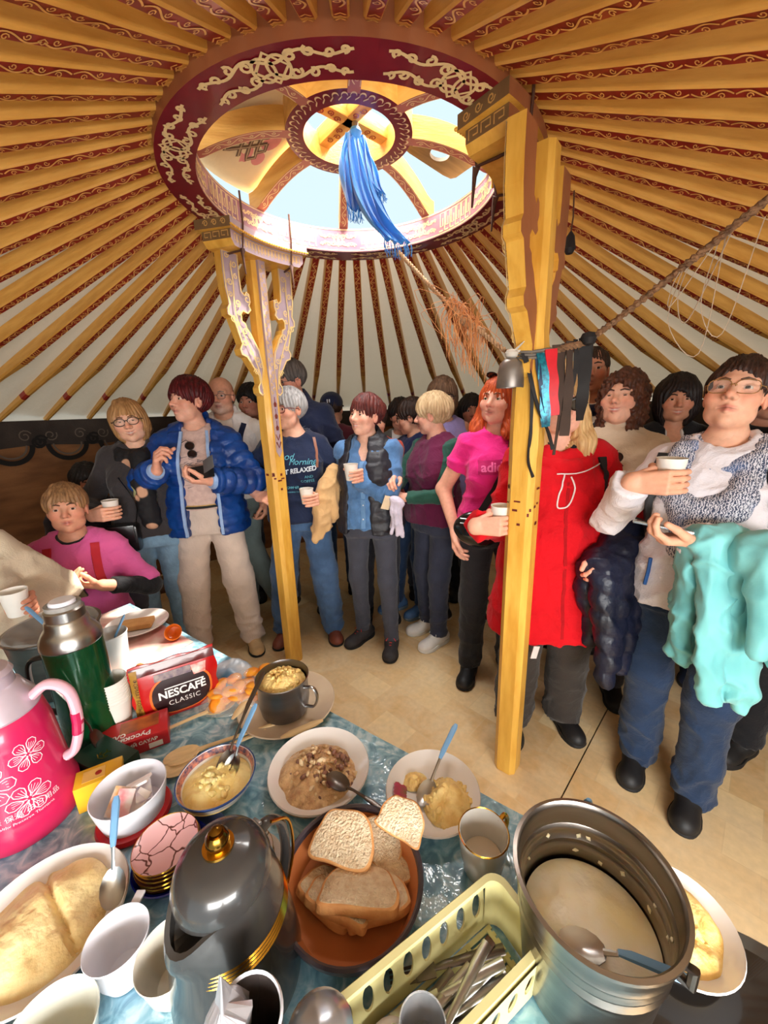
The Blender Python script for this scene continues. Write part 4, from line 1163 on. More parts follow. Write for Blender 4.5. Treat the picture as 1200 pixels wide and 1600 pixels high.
        m2.add(strip([(x, z) for x, z in half], .007, lambda s, tt: (sg * (s * .95 + .006), .0302, 1.9 + (tt - 1.9) * .985), True))
        m2.add(strip(curl((.088, 2.025), .02, 1, 1.2, 11), .005, fm))
        obj('painted_scrolls', m2.get()[:2], mat('wing_gilt', (226, 196, 130), .4), w, smooth=False)
    # curved lintel under the ring: two tiers
    for nm, ra, rb, za, zb, ha, ch in (('lintel', .545, .685, 2.205, 2.262, ha0, 2.5), ('lintel_moulding', .53, .70, 2.262, 2.30, ha0 + 2, 0)):
        v = []; f = []; mi = []; nn = 20
        for i in range(nn + 1):
            a = math.radians(off - ha + 2 * ha * i / nn); e = 0.022 if (ch and i in (0, nn)) else 0
            for r, z in ((ra, za + e), (rb, za + e), (rb, zb), (ra, zb)): v.append((r * math.sin(a), D - r * math.cos(a), z))
        for i in range(nn):
            for q in range(4):
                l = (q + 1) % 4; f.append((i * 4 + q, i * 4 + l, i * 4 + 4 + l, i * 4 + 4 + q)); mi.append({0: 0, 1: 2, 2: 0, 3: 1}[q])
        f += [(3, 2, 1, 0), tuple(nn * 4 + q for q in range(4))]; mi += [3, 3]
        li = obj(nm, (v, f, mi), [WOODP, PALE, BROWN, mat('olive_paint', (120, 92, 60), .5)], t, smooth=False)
        bm = bmesh.new(); bm.from_mesh(li.data); bmesh.ops.recalc_face_normals(bm, faces=bm.faces); bm.to_mesh(li.data); bm.free()
        m2 = MB(); lm = lambda s, z: ((ra - .0015) * math.sin(s), D - (ra - .0015) * math.cos(s), z)
        if ch:
            for i in range(20):
                s0 = math.radians(off - (ha0 - 2) + (ha0 - 2) / 10 * i); w = math.radians(1.5)
                m2.add(strip([(s0, za + .012), (s0, zb - .01), (s0 + w, zb - .01), (s0 + w, za + .02), (s0 + w * .5, za + .02), (s0 + w * .5, zb - .022)], .0035 / ra, lambda s, z: lm(s, z)) if False else ([], []))
                P = [(s0, za + .012), (s0, zb - .01), (s0 + w, zb - .01), (s0 + w, za + .022), (s0 + w * .5, za + .022)]
                for q in range(len(P) - 1):
                    (sa, z1_), (sb, z2_) = P[q], P[q + 1]; hw = .0018
                    if abs(sa - sb) < 1e-6: m2.add(([lm(sa - hw / ra, z1_), lm(sa + hw / ra, z1_), lm(sa + hw / ra, z2_), lm(sa - hw / ra, z2_)], [(0, 1, 2, 3)]))
                    else: m2.add(([lm(sa, z1_ - hw), lm(sb, z1_ - hw), lm(sb, z1_ + hw), lm(sa, z1_ + hw)], [(0, 1, 2, 3)]))
            obj('painted_fretwork', m2.get()[:2], mat('fret_gilt', (226, 190, 120), .4), li, smooth=False)
        else:
            for i in range(34):
                a = math.radians(off - ha + 2 * ha * i / 33); c = ((ra - .004) * math.sin(a), D - (ra - .004) * math.cos(a), za + .006)
                m2.add(lathe([(0, -.006), (.006, -.003), (.0065, .002), (0, .007)], 6), TM(c))
            obj('bead_row', m2.get()[:2], WOODP, li)
        for sg in (-1, 1):   # key pattern on the end faces
            a = math.radians(off + sg * ha); er = Vector((math.sin(a), -math.cos(a), 0)); ez = Vector((0, 0, 1)); en = Vector((math.cos(a), math.sin(a), 0)) * sg
            em = lambda s, z: tuple(Vector((0, D, 0)) + er * s + ez * z + en * .0015)
            m3 = MB()
            for q in range(3):
                s0 = ra + .012 + q * .042
                if ch: m3.add(strip([(s0, za + .028), (s0, zb - .006), (s0 + .03, zb - .006), (s0 + .03, za + .034), (s0 + .014, za + .034)], .004, em))
                else: m3.add(strip(curl((s0 + .02, (za + zb) / 2), .013, 0, 1.3, 10, sg), .004, em))
            obj('painted_key', m3.get()[:2], mat('key_gold', (206, 160, 90), .5), li, smooth=False)
    # cords lashing the lintel to the ring
    m2 = MB()
    for sg in (-1, 1):
        a = math.radians(off + sg * (ha0 - 7)); P = []
        for r, z in ((.526, 2.42), (.524, 2.30), (.53, 2.262), (.54, 2.20), (.61, 2.198), (.70, 2.2), (.706, 2.30), (.706, 2.42)): P.append((r * math.sin(a), D - r * math.cos(a), z))
        obj('lashing_cord', MB().add(tube(P, .0045, 6)).get()[:2], mat('dark_cord', (84, 52, 38), .8), t); obj('cord_knot', (tube([P[3], (P[3][0] + .01, P[3][1] + .01, 2.18), (P[3][0] + .006, P[3][1] + .014, 2.10)], [.012, .007, .003], 6)), MATS['dark_cord'], t)
    return t
post('yellow wooden post with pale carved wings facing the camera, left of the two', (-0.592, 2.143), 0, 1)
post('yellow wooden post seen from its brown back, hung with ribbons and a bell', (0.496, 1.35), 0, -1, -4.0, 18, 4.0)
# ================================================================ the table
TZ = 0.70
EV = Vector((0.8192, -0.5735)); NV = Vector((0.5735, 0.8192))      # along the far edge, and outward across it
def tp(u, w):     # u along the far edge from its left end, w inward from the edge
    o = Vector((-1.155, 1.587)); p = o + EV * u - NV * w
    return (p.x, p.y)
TROT = math.atan2(EV.y, EV.x)
table = thing('folding_table', 'long wooden table covered with a clear-topped pale blue cloth', 'table', (*tp(1.0, 0.42), 0), TROT)
TL, TW = 2.05, 0.86
obj('tabletop', box(TL - .02, TW - .02, 0.03, (TL / 2 - 1.0, 0, TZ - 0.022), 0.006), mat('table_board', (120, 80, 50), .6), table)
for sx in (-1, 1):
    for sy in (-1, 1): obj('leg', box(0.05, 0.05, TZ - 0.037, (TL / 2 - 1.0 + sx * (TL / 2 - .1), sy * (TW / 2 - .09), (TZ - 0.037) / 2), 0.005), mat('table_leg', (90, 60, 40), .6), table)
def cloth_mat():
    m = bpy.data.materials.new('table_cover'); m.use_nodes = True; nt = m.node_tree; N = nt.nodes; L = nt.links; b = N['Principled BSDF']
    tc = N.new('ShaderNodeTexCoord')
    n = N.new('ShaderNodeTexNoise'); n.inputs['Scale'].default_value = 26; n.inputs['Detail'].default_value = 5; n.inputs['Distortion'].default_value = 1.6; L.new(tc.outputs['Object'], n.inputs['Vector'])
    cr = N.new('ShaderNodeValToRGB'); e = cr.color_ramp.elements; e[0].position = .36; e[0].color = lin((88, 138, 162)); e[1].position = .66; e[1].color = lin((188, 214, 222))
    e2 = e.new(.5); e2.color = lin((128, 176, 196)); L.new(n.outputs['Fac'], cr.inputs[0]); L.new(cr.outputs[0], b.inputs['Base Color'])
    n2 = N.new('ShaderNodeTexNoise'); n2.inputs['Scale'].default_value = 11; n2.inputs['Detail'].default_value = 3; n2.inputs['Distortion'].default_value = 2.5; L.new(tc.outputs['Object'], n2.inputs['Vector'])
    bp = N.new('ShaderNodeBump'); bp.inputs['Strength'].default_value = 0.6; bp.inputs['Distance'].default_value = 0.012; L.new(n2.outputs['Fac'], bp.inputs['Height'])
    b.inputs['Roughness'].default_value = 0.45; b.inputs['Coat Weight'].default_value = 1.0; b.inputs['Coat Roughness'].default_value = 0.06
    L.new(bp.outputs[0], b.inputs['Coat Normal'])
    return m
v = []; f = []; nx, ny = 60, 28
rr = random.Random(8)
for i in range(nx + 1):
    for j in range(ny + 1):
        x = -1.0 + TL * i / nx; y = -TW / 2 + TW * j / ny
        z = TZ - 0.0005 + 0.0012 * math.sin(i * 1.3 + j * .7) * math.sin(j * 1.1)
        v.append((x, y, z - (0.003 if i in (0, nx) or j in (0, ny) else 0)))
for i in range(nx):
    for j in range(ny): f.append((i * (ny + 1) + j, (i + 1) * (ny + 1) + j, (i + 1) * (ny + 1) + j + 1, i * (ny + 1) + j + 1))
loop = [(i, 0) for i in range(nx + 1)] + [(nx, j) for j in range(1, ny + 1)] + [(i, ny) for i in range(nx - 1, -1, -1)] + [(0, j) for j in range(ny - 1, 0, -1)]
base = len(v); m_ = len(loop)
for lev, (dz, sp) in enumerate(((0.03, 0.006), (0.10, 0.012), (0.19, 0.018))):
    for q, (i, j) in enumerate(loop):
        x = -1.0 + TL * i / nx; y = -TW / 2 + TW * j / ny
        ox = (1 if i == nx else (-1 if i == 0 else 0)); oy = (1 if j == ny else (-1 if j == 0 else 0))
        wv = sp + (0.012 * lev) * math.sin(q * 0.75)
        v.append((x + ox * wv, y + oy * wv, TZ - dz))
for lev in range(3):
    for q in range(m_):
        r = (q + 1) % m_
        a, b = ((loop[q][0] * (ny + 1) + loop[q][1], loop[r][0] * (ny + 1) + loop[r][1]) if lev == 0 else (base + (lev - 1) * m_ + q, base + (lev - 1) * m_ + r))
        f.append((b, a, base + lev * m_ + q, base + lev * m_ + r))
obj('tablecloth', (v, f), cloth_mat(), loc=(*tp(1.0, 0.42), 0), rot=(0, 0, TROT), label='glossy pale blue patterned plastic cloth covering the food table', cat='tablecloth', sharp=60)
# a flowered cloth under the far left end
def patch(name, pts, z, m, **k):
    c = np.mean(np.array(pts), 0); v = [(c[0], c[1], z)] + [(p[0], p[1], z) for p in pts] + [(p[0], p[1], z - .002) for p in pts]; n = len(pts)
    return obj(name, (v, [(0, i + 1, (i + 1) % n + 1) for i in range(n)] + [(i + 1, n + i + 1, n + (i + 1) % n + 1, (i + 1) % n + 1) for i in range(n)]), m, smooth=False, **k)
pts = []
for u, w in ((0.02, .01), (.55, .01), (.56, .2), (.5, .34), (.02, .36)): pts.append(tp(u, w))
patch('table_runner', pts, TZ + .0022, mat('flower_cloth', (232, 216, 204), .5, rgb2=(206, 120, 110), scale=9, coat=.6), label='white and red flowered plastic cover on the far left table end', cat='table cover')

STEEL = mat('steel', (176, 174, 170), .28, 1.0, var=.12, scale=6, stretch=(1, 1, 8)); STEELD = mat('steel_dark', (112, 104, 98), .3, 1.0, var=.2, scale=7)
WHITE = mat('white_ceramic', (232, 228, 226), .18, var=.02, coat=.4); WPLAS = mat('white_plastic', (226, 226, 234), .35, var=.02)
PAPER = mat('paper_cup', (238, 234, 226), .7, var=.03); GOLD = mat('gold', (212, 160, 60), .22, 1.0, var=.1); BLUEH = mat('blue_handle', (112, 160, 204), .4, var=.05)
def food(name, rgb, rgb2, rough=.5, sc=40, bump=.6, **k): return mat(name, rgb, rough, rgb2=rgb2, scale=sc, bump=bump, bscale=sc * 2, sss=.15, **k)
def heap(rx, ry, h, seed, amp=.3, fr=40, n=26, cx=0, cy=0, shape=None, z0=0):
    """mound of soft food over an ellipse"""
    V = []; f = []; pts = [(0, 0)]
    rings = n // 2
    for r in range(1, rings + 1):
        for q in range(n * 2):
            a = 2 * PI * q / (n * 2); pts.append((math.cos(a) * r / rings, math.sin(a) * r / rings))
    P = np.array(pts); rad = np.hypot(P[:, 0], P[:, 1])
    X = P[:, 0] * rx; Y = P[:, 1] * ry
    N3 = np.stack([X, Y, 0 * X], 1)
    z = h * np.clip(1 - rad ** 3, 0, 1) * (1 + amp * noise3(N3, seed, fr) + amp * .5 * noise3(N3, seed + 1, fr * 2.6)) + h * amp * .3 * np.abs(noise3(N3, seed + 4, fr * 4)) * (rad < .97)
    if shape is not None: z = z + shape(P[:, 0], P[:, 1])
    edge = 1 + .1 * noise3(N3, seed + 3, 12) * (rad > .5)
    V = [(cx + X[i] * edge[i], cy + Y[i] * edge[i], z0 + max(z[i], 0)) for i in range(len(X))]
    m2 = n * 2
    f = [(0, 1 + q, 1 + (q + 1) % m2) for q in range(m2)]
    for r in range(rings - 1):
        for q in range(m2): f.append((1 + r * m2 + q, 1 + (r + 1) * m2 + q, 1 + (r + 1) * m2 + (q + 1) % m2, 1 + r * m2 + (q + 1) % m2))
    return (V, f)
def lumps(root, name, n, rx, ry, z0, h, size, mats, seed, cx=0, cy=0):
    """crumbly surface of soft food: many small grains too fine to count"""
    r_ = random.Random(seed); M_ = [MB() for _ in mats]
    for i in range(n):
        a = r_.uniform(0, 2 * PI); d = math.sqrt(r_.random()); s_ = size * r_.uniform(.5, 1.3)
        z = z0 + h * max(0, 1 - d ** 3) * r_.uniform(.8, 1.05)
        M_[i % len(mats)].add(lathe([(0, -.8), (.7, -.5), (1, 0), (.7, .5), (0, .8)], 6), TM((cx + rx * d * math.cos(a), cy + ry * d * math.sin(a), z), (r_.uniform(0, 3), r_.uniform(0, 3), r_.uniform(0, 3)), (s_ * r_.uniform(.6, 1.4), s_, s_ * .7)))
    for m_, b_ in zip(mats, M_): obj(name, b_.get()[:2], m_, root, kind='stuff', sharp=None)
def spoon_parts(root, L=.17, handle=BLUEH, bowl=STEEL, hl=.09):
    """lies along +x; bowl at the origin end"""
    V = []; f = []; n = 14
    for r in range(5):
        for q in range(n):
            a = 2 * PI * q / n; t = r / 4; V.append((.028 * t * math.cos(a) * (1.0), .019 * t * math.sin(a), -.007 * (1 - t * t)))
    for r in range(4):
        for q in range(n): f.append((r * n + q, (r + 1) * n + q, (r + 1) * n + (q + 1) % n, r * n + (q + 1) % n))
    V2 = [(x, y, z - .0015) for x, y, z in V]; o = len(V); V += V2; f += [tuple(o + i for i in q[::-1]) for q in f]
    obj('bowl', (V, f), bowl, root)
    obj('neck', tube([(.024, 0, 0), (.04, 0, .005), (L - hl, 0, .008)], [.004, .0028, .0035], 6, flat=.6), bowl, root)
    obj('handle', tube([(L - hl, 0, .008), (L - hl * .8, 0, .009), (L - .01, 0, .004), (L, 0, .003)], [.004, .006, .0068, .004], 8, flat=.6), handle, root)
def spoon(label, loc, rot, L=.17, handle=BLUEH, bowl=STEEL, hl=.09, group='spoons on the table'):
    t = thing('spoon', label, 'spoon', loc, rot=rot, group=group); spoon_parts(t, L, handle, bowl, hl); return t
def plate_prof(r, h, foot=.55, t=.003): return [(0, .003), (r * foot, .003), (r * foot, 0), (r * (foot + .04), 0), (r * (foot + .06), .004), (r * .85, h * .55), (r, h), (r * .985, h + t), (r * .84, h * .55 + t + .001), (r * .6, .0065), (0, .006)]

# --- large steel pail of cream, with its dark tray
tray = thing('serving_tray', 'dark glossy tray under the cream pail at the right table end', 'tray', (0.385, 0.325, TZ + .002), TROT + .18)
ol = [(math.copysign(abs(math.cos(t)) ** .45, math.cos(t)) * .17, math.copysign(abs(math.sin(t)) ** .45, math.sin(t)) * .135) for t in [2 * PI * q / 40 for q in range(40)]]
v = []; f = []
for s_, z in ((.9, 0), (1.0, .012), (.985, .014), (.9, .004), (.0, .004)): v += [(x * s_, y * s_, z) for x, y in ol]
for r in range(4):
    for q in range(40): f.append((r * 40 + q, r * 40 + (q + 1) % 40, (r + 1) * 40 + (q + 1) % 40, (r + 1) * 40 + q))
obj('tray_body', (v, f), mat('black_lacquer', (30, 26, 24), .22, var=.25, scale=14, coat=.6), tray)
PX, PY = 0.262, 0.372
pail = thing('steel_pail', 'large dented steel pail half full of white cream at the right table end', 'pail', (PX, PY, TZ + .0065))
RB, RT_, HB = .080, .098, .195
prof = [(0, 0), (RB - .006, 0), (RB, .004)] + [(RB + (RT_ - RB) * t + (.0016 * math.sin(t * 70) if .62 < t < .86 else 0), HB * t) for t in [q / 40 for q in range(1, 40)]] + [(RT_, HB - .004), (RT_ + .005, HB - .002), (RT_ + .005, HB + .003), (RT_, HB + .004)]
prof += [(RT_ - .003, HB)] + [(RB + (RT_ - RB) * t - .003 + (.0016 * math.sin(t * 70) if .62 < t < .86 else 0), HB * t) for t in [q / 40 for q in range(39, 0, -1)]] + [(RB - .004, .004), (0, .004)]
obj('pail_body', lathe(prof, 56), mat('pail_steel', (150, 142, 134), .28, 1.0, var=.25, scale=5, stretch=(1, 1, 5), bump=.05), pail)
obj('lug', tube([(RT_ * math.cos(-.9) * .98, RT_ * math.sin(-.9) * .98, HB - .02), (RT_ * math.cos(-.9) * 1.1, RT_ * math.sin(-.9) * 1.1, HB - .015), (RT_ * math.cos(-.9) * 1.1, RT_ * math.sin(-.9) * 1.1, HB - .04), (RT_ * math.cos(-.9) * .98, RT_ * math.sin(-.9) * .98, HB - .04)], .006, 8), STEELD, pail)
hp = [(.107 * math.cos(a) * 1.02, .107 * math.sin(a) * 1.02, .165 - .155 * math.sin(t)) for t, a in [(PI * q / 16, -.9 + (PI) * q / 16) for q in range(17)]]
obj('bail_handle', tube(hp, .0022, 6), STEELD, pail)
CREAM = food('clotted_cream', (252, 246, 230), (246, 226, 160), .35, 12, .6)
rl = RB + (RT_ - RB) * .54 - .004
obj('cream', heap(rl, rl, .012, 4, .9, 30, 32, z0=HB * .52), CREAM, pail)
mb = MB(); rr = random.Random(5)
for i in range(22):
    a = rr.uniform(0, 6.28); z = HB * rr.uniform(.55, .74); r = RB + (RT_ - RB) * z / HB - .0035
    mb.add(lathe([(0, -.004), (.006, 0), (0, .004)], 6, sy=.6), TM((r * math.cos(a), r * math.sin(a), z), (0, PI / 2, a), (1, 1, .4)) if False else TM((r * math.cos(a), r * math.sin(a), z), (rr.uniform(0, 3), 0, a), (.4, rr.uniform(.6, 1.6), 1)))
obj('cream_smear', mb.get()[:2], CREAM, pail, kind='stuff')
spoon('spoon with a blue handle leaning inside the cream pail', (PX - .025, PY - .030, TZ + .128), (0, math.radians(-6), math.radians(-22)), .115, hl=.075)
spoon('spoon with a blue handle tip showing behind the cream pail rim', (PX + .062, PY + .150, TZ + .012), (0, math.radians(-74), math.radians(-110)), .195, hl=.08)
pl = thing('plate', 'oval white plate of yellow curd mash behind the steel pail', 'plate', (0.42, 0.41, TZ + .018), .9)
obj('dish', lathe(plate_prof(.08, .026), 40), WHITE, pl)
obj('curd_mash', heap(.068, .066, .024, 12, .6, 60, 30, z0=.006), food('curd_mash', (250, 220, 150), (226, 180, 96), .55, 34), pl)
lumps(pl, 'curd_grain', 110, .05, .048, .008, .018, .007, [MATS['curd_mash']], 8)

# --- gold-rimmed mug
mug = thing('mug', 'pale grey mug with gold rim and gold handle beside the cutlery basket', 'mug', (0.155, 0.512, TZ + .001), .62)
obj('mug_body', lathe([(0, 0), (.028, 0), (.033, .006), (.040, .05), (.043, .088), (.0405, .088), (.0375, .05), (.031, .008), (0, .006)], 40), mat('pale_mug', (210, 206, 198), .2, var=.03, coat=.4), mug)
obj('rim', lathe([(.0405, .0875), (.042, .0895), (.0435, .0875), (.042, .086), (.0405, .0875)], 40), GOLD, mug)
obj('handle', tube(spline([(.041, 0, .076), (.056, 0, .08), (.066, 0, .062), (.058, 0, .036), (.037, 0, .026)], 5), .0045, 8), GOLD, mug)
obj('milk_tea', lathe([(0, .03), (.034, .03)], 30), mat('milk_tea', (222, 206, 184), .3, var=.02), mug)

# --- plates of food in the middle
pw = thing('plate', 'white plate heaped with beige mixed salad', 'plate', (-0.163, 0.700, TZ + .001), .1)
obj('dish', lathe(plate_prof(.112, .032), 48), WHITE, pw)
obj('salad', heap(.092, .088, .026, 21, .45, 55, 40, z0=.008, cx=-.006, cy=-.004), food('salad', (232, 196, 146), (184, 138, 98), .3, 60, .9), pw)
lumps(pw, 'salad_chunk', 130, .08, .076, .012, .026, .007, [MATS['salad'], food('salad_pale', (244, 222, 184), (226, 190, 144), .3), food('salad_dark', (150, 104, 84), (110, 78, 66), .4)], 5)
spoon('dark steel spoon resting on the beige salad plate, handle over its rim', (-0.115, 0.655, TZ + .044), (0, math.radians(7), math.radians(-33)), .15, STEELD, STEELD, .08)
pr = thing('plate', 'white floral plate with yellow curd remains beside the bread', 'plate', (0.083, 0.640, TZ + .001), .3)
dish = obj('dish', lathe(plate_prof(.098, .03), 48), WHITE, pr)
obj('curd', heap(.052, .058, .024, 31, .6, 60, 30, cx=.026, cy=-.022, z0=.007), food('curd', (250, 222, 150), (230, 188, 110), .45, 40, .8), pr)
lumps(pr, 'curd_grain', 90, .05, .055, .008, .024, .007, [MATS['curd']], 7, .026, -.022)
obj('curd_crumb', heap(.03, .024, .01, 35, .8, 90, 20, cx=-.022, cy=.045, z0=.009), MATS['curd'], pr)
mb = MB()
for i in range(9):
    a = 2.6 + .11 * (i % 5); r = .062 + .012 * (i // 5); mb.add(lathe([(0, .0006), (.008, .0004), (.009, 0)], 8), TM((r * math.cos(a), r * math.sin(a), .0135 + (r - .055) * .42), (0, -.38, a)))
obj('painted_flower', mb.get()[:2], mat('magenta_glaze', (176, 44, 90), .3, rgb2=(120, 90, 60), scale=60), dish, kind='stuff')
spoon('spoon with a blue handle leaning on the floral plate', (0.070, 0.640, TZ + .024), (0, math.radians(-17), math.radians(56)), .16)
bb = thing('bowl', 'painted bowl with blue and coral rim holding pale butter cream', 'bowl', (-0.376, 0.668, TZ + .001))
obj('dish', lathe([(0, .004), (.035, .004), (.035, 0), (.041, 0), (.05, .010), (.07, .032), (.08, .055), (.0775, .056), (.067, .034), (.047, .013), (0, .008)], 48), WHITE, bb)
obj('blue_rim', lathe([(.0775, .0555), (.0788, .0572), (.0805, .0555), (.079, .051)], 48), mat('cobalt_glaze', (44, 70, 130), .25, var=.1), bb)
obj('coral_band', lathe([(.0765, .0545), (.0705, .042)], 48), mat('coral_glaze', (232, 150, 120), .3, rgb2=(60, 70, 110), scale=120), bb)
obj('butter', heap(.068, .068, .018, 41, .5, 45, 30, z0=.034), food('butter', (252, 234, 168), (238, 200, 110), .35, 22, .7), bb)
lumps(bb, 'butter_curl', 50, .055, .055, .034, .022, .009, [MATS['butter']], 9)
spoon('long steel ladle spoon standing in the butter bowl', (-0.365, 0.690, TZ + .062), (0, math.radians(-33), math.radians(72)), .20, STEELD, STEELD, .1)
spoon('spoon with a blue handle standing in the butter bowl', (-0.350, 0.682, TZ + .058), (0, math.radians(-42), math.radians(66)), .13)
# --- steel mug of curd on its saucer
sa = thing('saucer', 'wide beige saucer under the steel mug', 'saucer', (-0.288, 0.925, TZ + .001))
obj('dish', lathe(plate_prof(.133, .018), 48), mat('beige_ceramic', (214, 196, 170), .3, rgb2=(190, 170, 146), scale=8, coat=.3), sa)
sm_ = thing('steel_mug', 'steel mug heaped with yellow curd standing on the beige saucer', 'mug', (-0.288, 0.905, TZ + .009), -.35)
obj('mug_body', lathe([(0, 0), (.055, 0), (.062, .006), (.068, .04), (.066, .075), (.068, .1), (.071, .108), (.0695, .11), (.066, .1), (.064, .075), (.066, .04), (.06, .009), (0, .006)], 44), mat('brushed_mug', (128, 126, 128), .3, 1.0, var=.15, scale=4, stretch=(1, 1, 8)), sm_)
obj('handle', tube(spline([(.066, 0, .088), (.094, 0, .092), (.104, 0, .066), (.092, 0, .036), (.066, 0, .03)], 5), .0055, 8, flat=.6), STEEL, sm_)
obj('curd', heap(.062, .062, .02, 51, .6, 60, 30, z0=.088), MATS['curd'], sm_)
lumps(sm_, 'curd_grain', 90, .052, .052, .09, .024, .008, [MATS['curd']], 10)
for i, (x, y, a, lb) in enumerate(((-.405, .915, 1.35, 'dark wooden knife with pale handle on the saucer left of the steel mug'), (-.225, .822, .5, 'small pale wooden spatula on the saucer in front of the steel mug'))):
    s_ = thing('spatula', lb, 'utensil', (x, y, TZ + .022), a)
    obj('blade', tube([(-.055, 0, 0), (-.03, 0, 0), (.03, 0, 0), (.055, 0, 0)], [.004, .011, .011, .005], 8, flat=.35), mat('pale_wood', (226, 196, 146), .5, var=.1, scale=20, stretch=(1, 6, 6)), s_)
# --- wooden spoons
def wspoon(label, x, y, a, L=.2):
    t = thing('wooden_spoon', label, 'spoon', (x, y, TZ + .006), a, 'wooden spoons'); m = MATS['pale_wood']
    obj('bowl', lathe([(0, -.004), (.018, -.003), (.026, .002), (.027, .005), (.024, .005), (.015, .0), (0, -.001)], 20, sx=1.5), m, t)
    obj('handle', tube([(.034, 0, .003), (.06, 0, .005), (L, 0, .003)], [.007, .0055, .005], 8, flat=.7), m, t)
wspoon('wooden spoon lying by the coffee bag with its bowl to the right', -.475, .925, 3.76, .2)
wspoon('wooden spoon behind the butter bowl, upper of the two crossed', -.505, .765, .42, .22)
wspoon('wooden spoon behind the butter bowl, lower of the two crossed', -.495, .735, .52, .2)
# --- bag of orange sweets in clear film
CLR = mat('clear_film', (250, 246, 240), .08, var=0, trans=.0, alpha=.28, coat=.5)
ob = thing('sweet_bag', 'crumpled clear bag of orange dried fruit in front of the saucer', 'bag', (-.425, .985, TZ + .002), .5)
v, f = heap(.115, .072, .045, 61, .5, 35, 30)
obj('film', (v, f), CLR, ob)
rr = random.Random(6)
om = mat('dried_fruit', (250, 176, 54), .4, rgb2=(238, 136, 24), scale=20, sss=.2)
pc = lathe([(0, -.008), (.018, -.006), (.024, 0), (.017, .006), (0, .008)], 10); pcm = me_from(pc[0], pc[1], 'fruit_slice'); pcm.materials.append(om)
for i in range(44):
    fx, fy = rr.uniform(-.085, .085), rr.uniform(-.05, .05)
    q = obj('fruit_slice', pcm, None, None, (-.425 + fx * .8776 - fy * .4794, .985 + fx * .4794 + fy * .8776, TZ + .010 + rr.uniform(0, .024)), (rr.uniform(-.5, .5), rr.uniform(-.5, .5), rr.uniform(0, 6)), label='orange dried fruit slice inside the clear crumpled bag', cat='dried fruit', group='dried fruit in the clear bag')
# folded blue and white paper at the far edge
pk = obj('paper_wrapper', heap(.07, .05, .02, 71, .9, 40, 20), mat('blue_white_print', (226, 232, 238), .4, rgb2=(70, 140, 190), scale=10, coat=.4), loc=(-.50, 1.09, TZ + .002), rot=(0, 0, -.5), label='crumpled blue and white wrapper by the coffee bag', cat='wrapper')
# --- bread in a wooden bowl
br = thing('bread_bowl', 'round brown wooden bowl with dark rim holding sliced bread', 'bowl', (-0.072, 0.470, TZ + .001))
obj('bowl_body', lathe([(0, .006), (.07, .006), (.07, 0), (.078, 0), (.098, .018), (.110, .048), (.1145, .062), (.1125, .063), (.106, .05), (.094, .022), (.072, .011), (0, .010)], 56), mat('bowl_wood', (196, 122, 72), .4, rgb2=(174, 100, 56), scale=4, coat=.2), br)
obj('rim', lathe([(.107, .048), (.1105, .0635), (.1145, .0665), (.118, .064), (.1145, .05), (.1, .018), (.08, .001)], 56), mat('slate_glaze', (66, 58, 66), .3, var=.1), br)
def bread_me(w, h, t, seed):
    r_ = random.Random(seed)
    ol = [(-w / 2, 0), (-w / 2 * 1.04, h * .3), (-w / 2 * .96, h * .58), (-w * .33, h * .86), (-w * .1, h * .99), (w * .15, h), (w * .36, h * .84), (w * .49, h * .55), (w * .52, h * .25), (w * .46, 0), (w * .2, -h * .03), (-w * .2, -h * .02)]
    ol = [(x + r_.uniform(-.003, .003), z + r_.uniform(-.003, .003)) for x, z in ol]
    P = spline([(x, z) for x, z in ol], 5, True); n = len(P)
    v = []; f = []; mi = []
    cx, cz = sum(p[0] for p in P) / n, sum(p[1] for p in P) / n
    prof = [(.0, .5), (.5, .5), (.93, .5), (1.0, .36), (1.0, -.36), (.93, -.5), (.5, -.5), (.0, -.5)]
    for s_, y in prof: v += [(cx + (x - cx) * s_, y * t, cz + (z - cz) * s_) for x, z in P]
    for r in range(len(prof) - 1):
        for q in range(n):
            f.append((r * n + q, (r + 1) * n + q, (r + 1) * n + (q + 1) % n, r * n + (q + 1) % n)); mi.append(1 if 2 <= r <= 4 else 0)
    return (v, f, mi)
CRUMB = mat('bread_crumb', (246, 228, 196), .9, rgb2=(226, 196, 158), scale=90, bump=1.0, bscale=240, detail=6); CRUST = mat('bread_crust', (196, 130, 72), .65, rgb2=(222, 168, 108), scale=24, bump=.3)
slices = [('slice of bread propped on the upper rim of the bread bowl', .082, .06, .016, (0.004, .520, TZ + .072), (math.radians(-62), math.radians(12), math.radians(-22)), 1),
          ('slice of bread mostly hidden between two others in the bowl', .085, .062, .016, (-.045, .515, TZ + .036), (math.radians(-75), math.radians(20), math.radians(-38)), 2),
          ('large slice of bread leaning on the left in the bowl', .105, .078, .018, (-.096, .492, TZ + .052), (math.radians(-68), math.radians(4), math.radians(-12)), 3),
          ('slice of bread lying flat on the bowl floor at the right', .09, .065, .016, (-.012, .466, TZ + .024), (math.radians(-84), 0, math.radians(25)), 4),
          ('leftmost slice in the front row of leaning bread', .10, .072, .016, (-.122, .440, TZ + .03), (math.radians(-108), math.radians(12), math.radians(-30)), 5),
          ('second slice in the front row of leaning bread', .105, .074, .016, (-.098, .426, TZ + .044), (math.radians(-112), math.radians(4), math.radians(-20)), 6),
          ('large front slice of bread lying across the bowl rim', .122, .078, .018, (-.060, .424, TZ + .058), (math.radians(-108), math.radians(2), math.radians(-4)), 7),
          ('slice of bread half under the large front one at the right', .10, .07, .016, (-.022, .424, TZ + .036), (math.radians(-104), math.radians(-6), math.radians(14)), 8)]
for lb, w, h, t_, loc, rot, sd in slices:
    obj('bread_slice', bread_me(w, h, t_, sd), [CRUMB, CRUST], None, loc, rot, label=lb, cat='bread', group='bread slices in the wooden bowl', sharp=50)
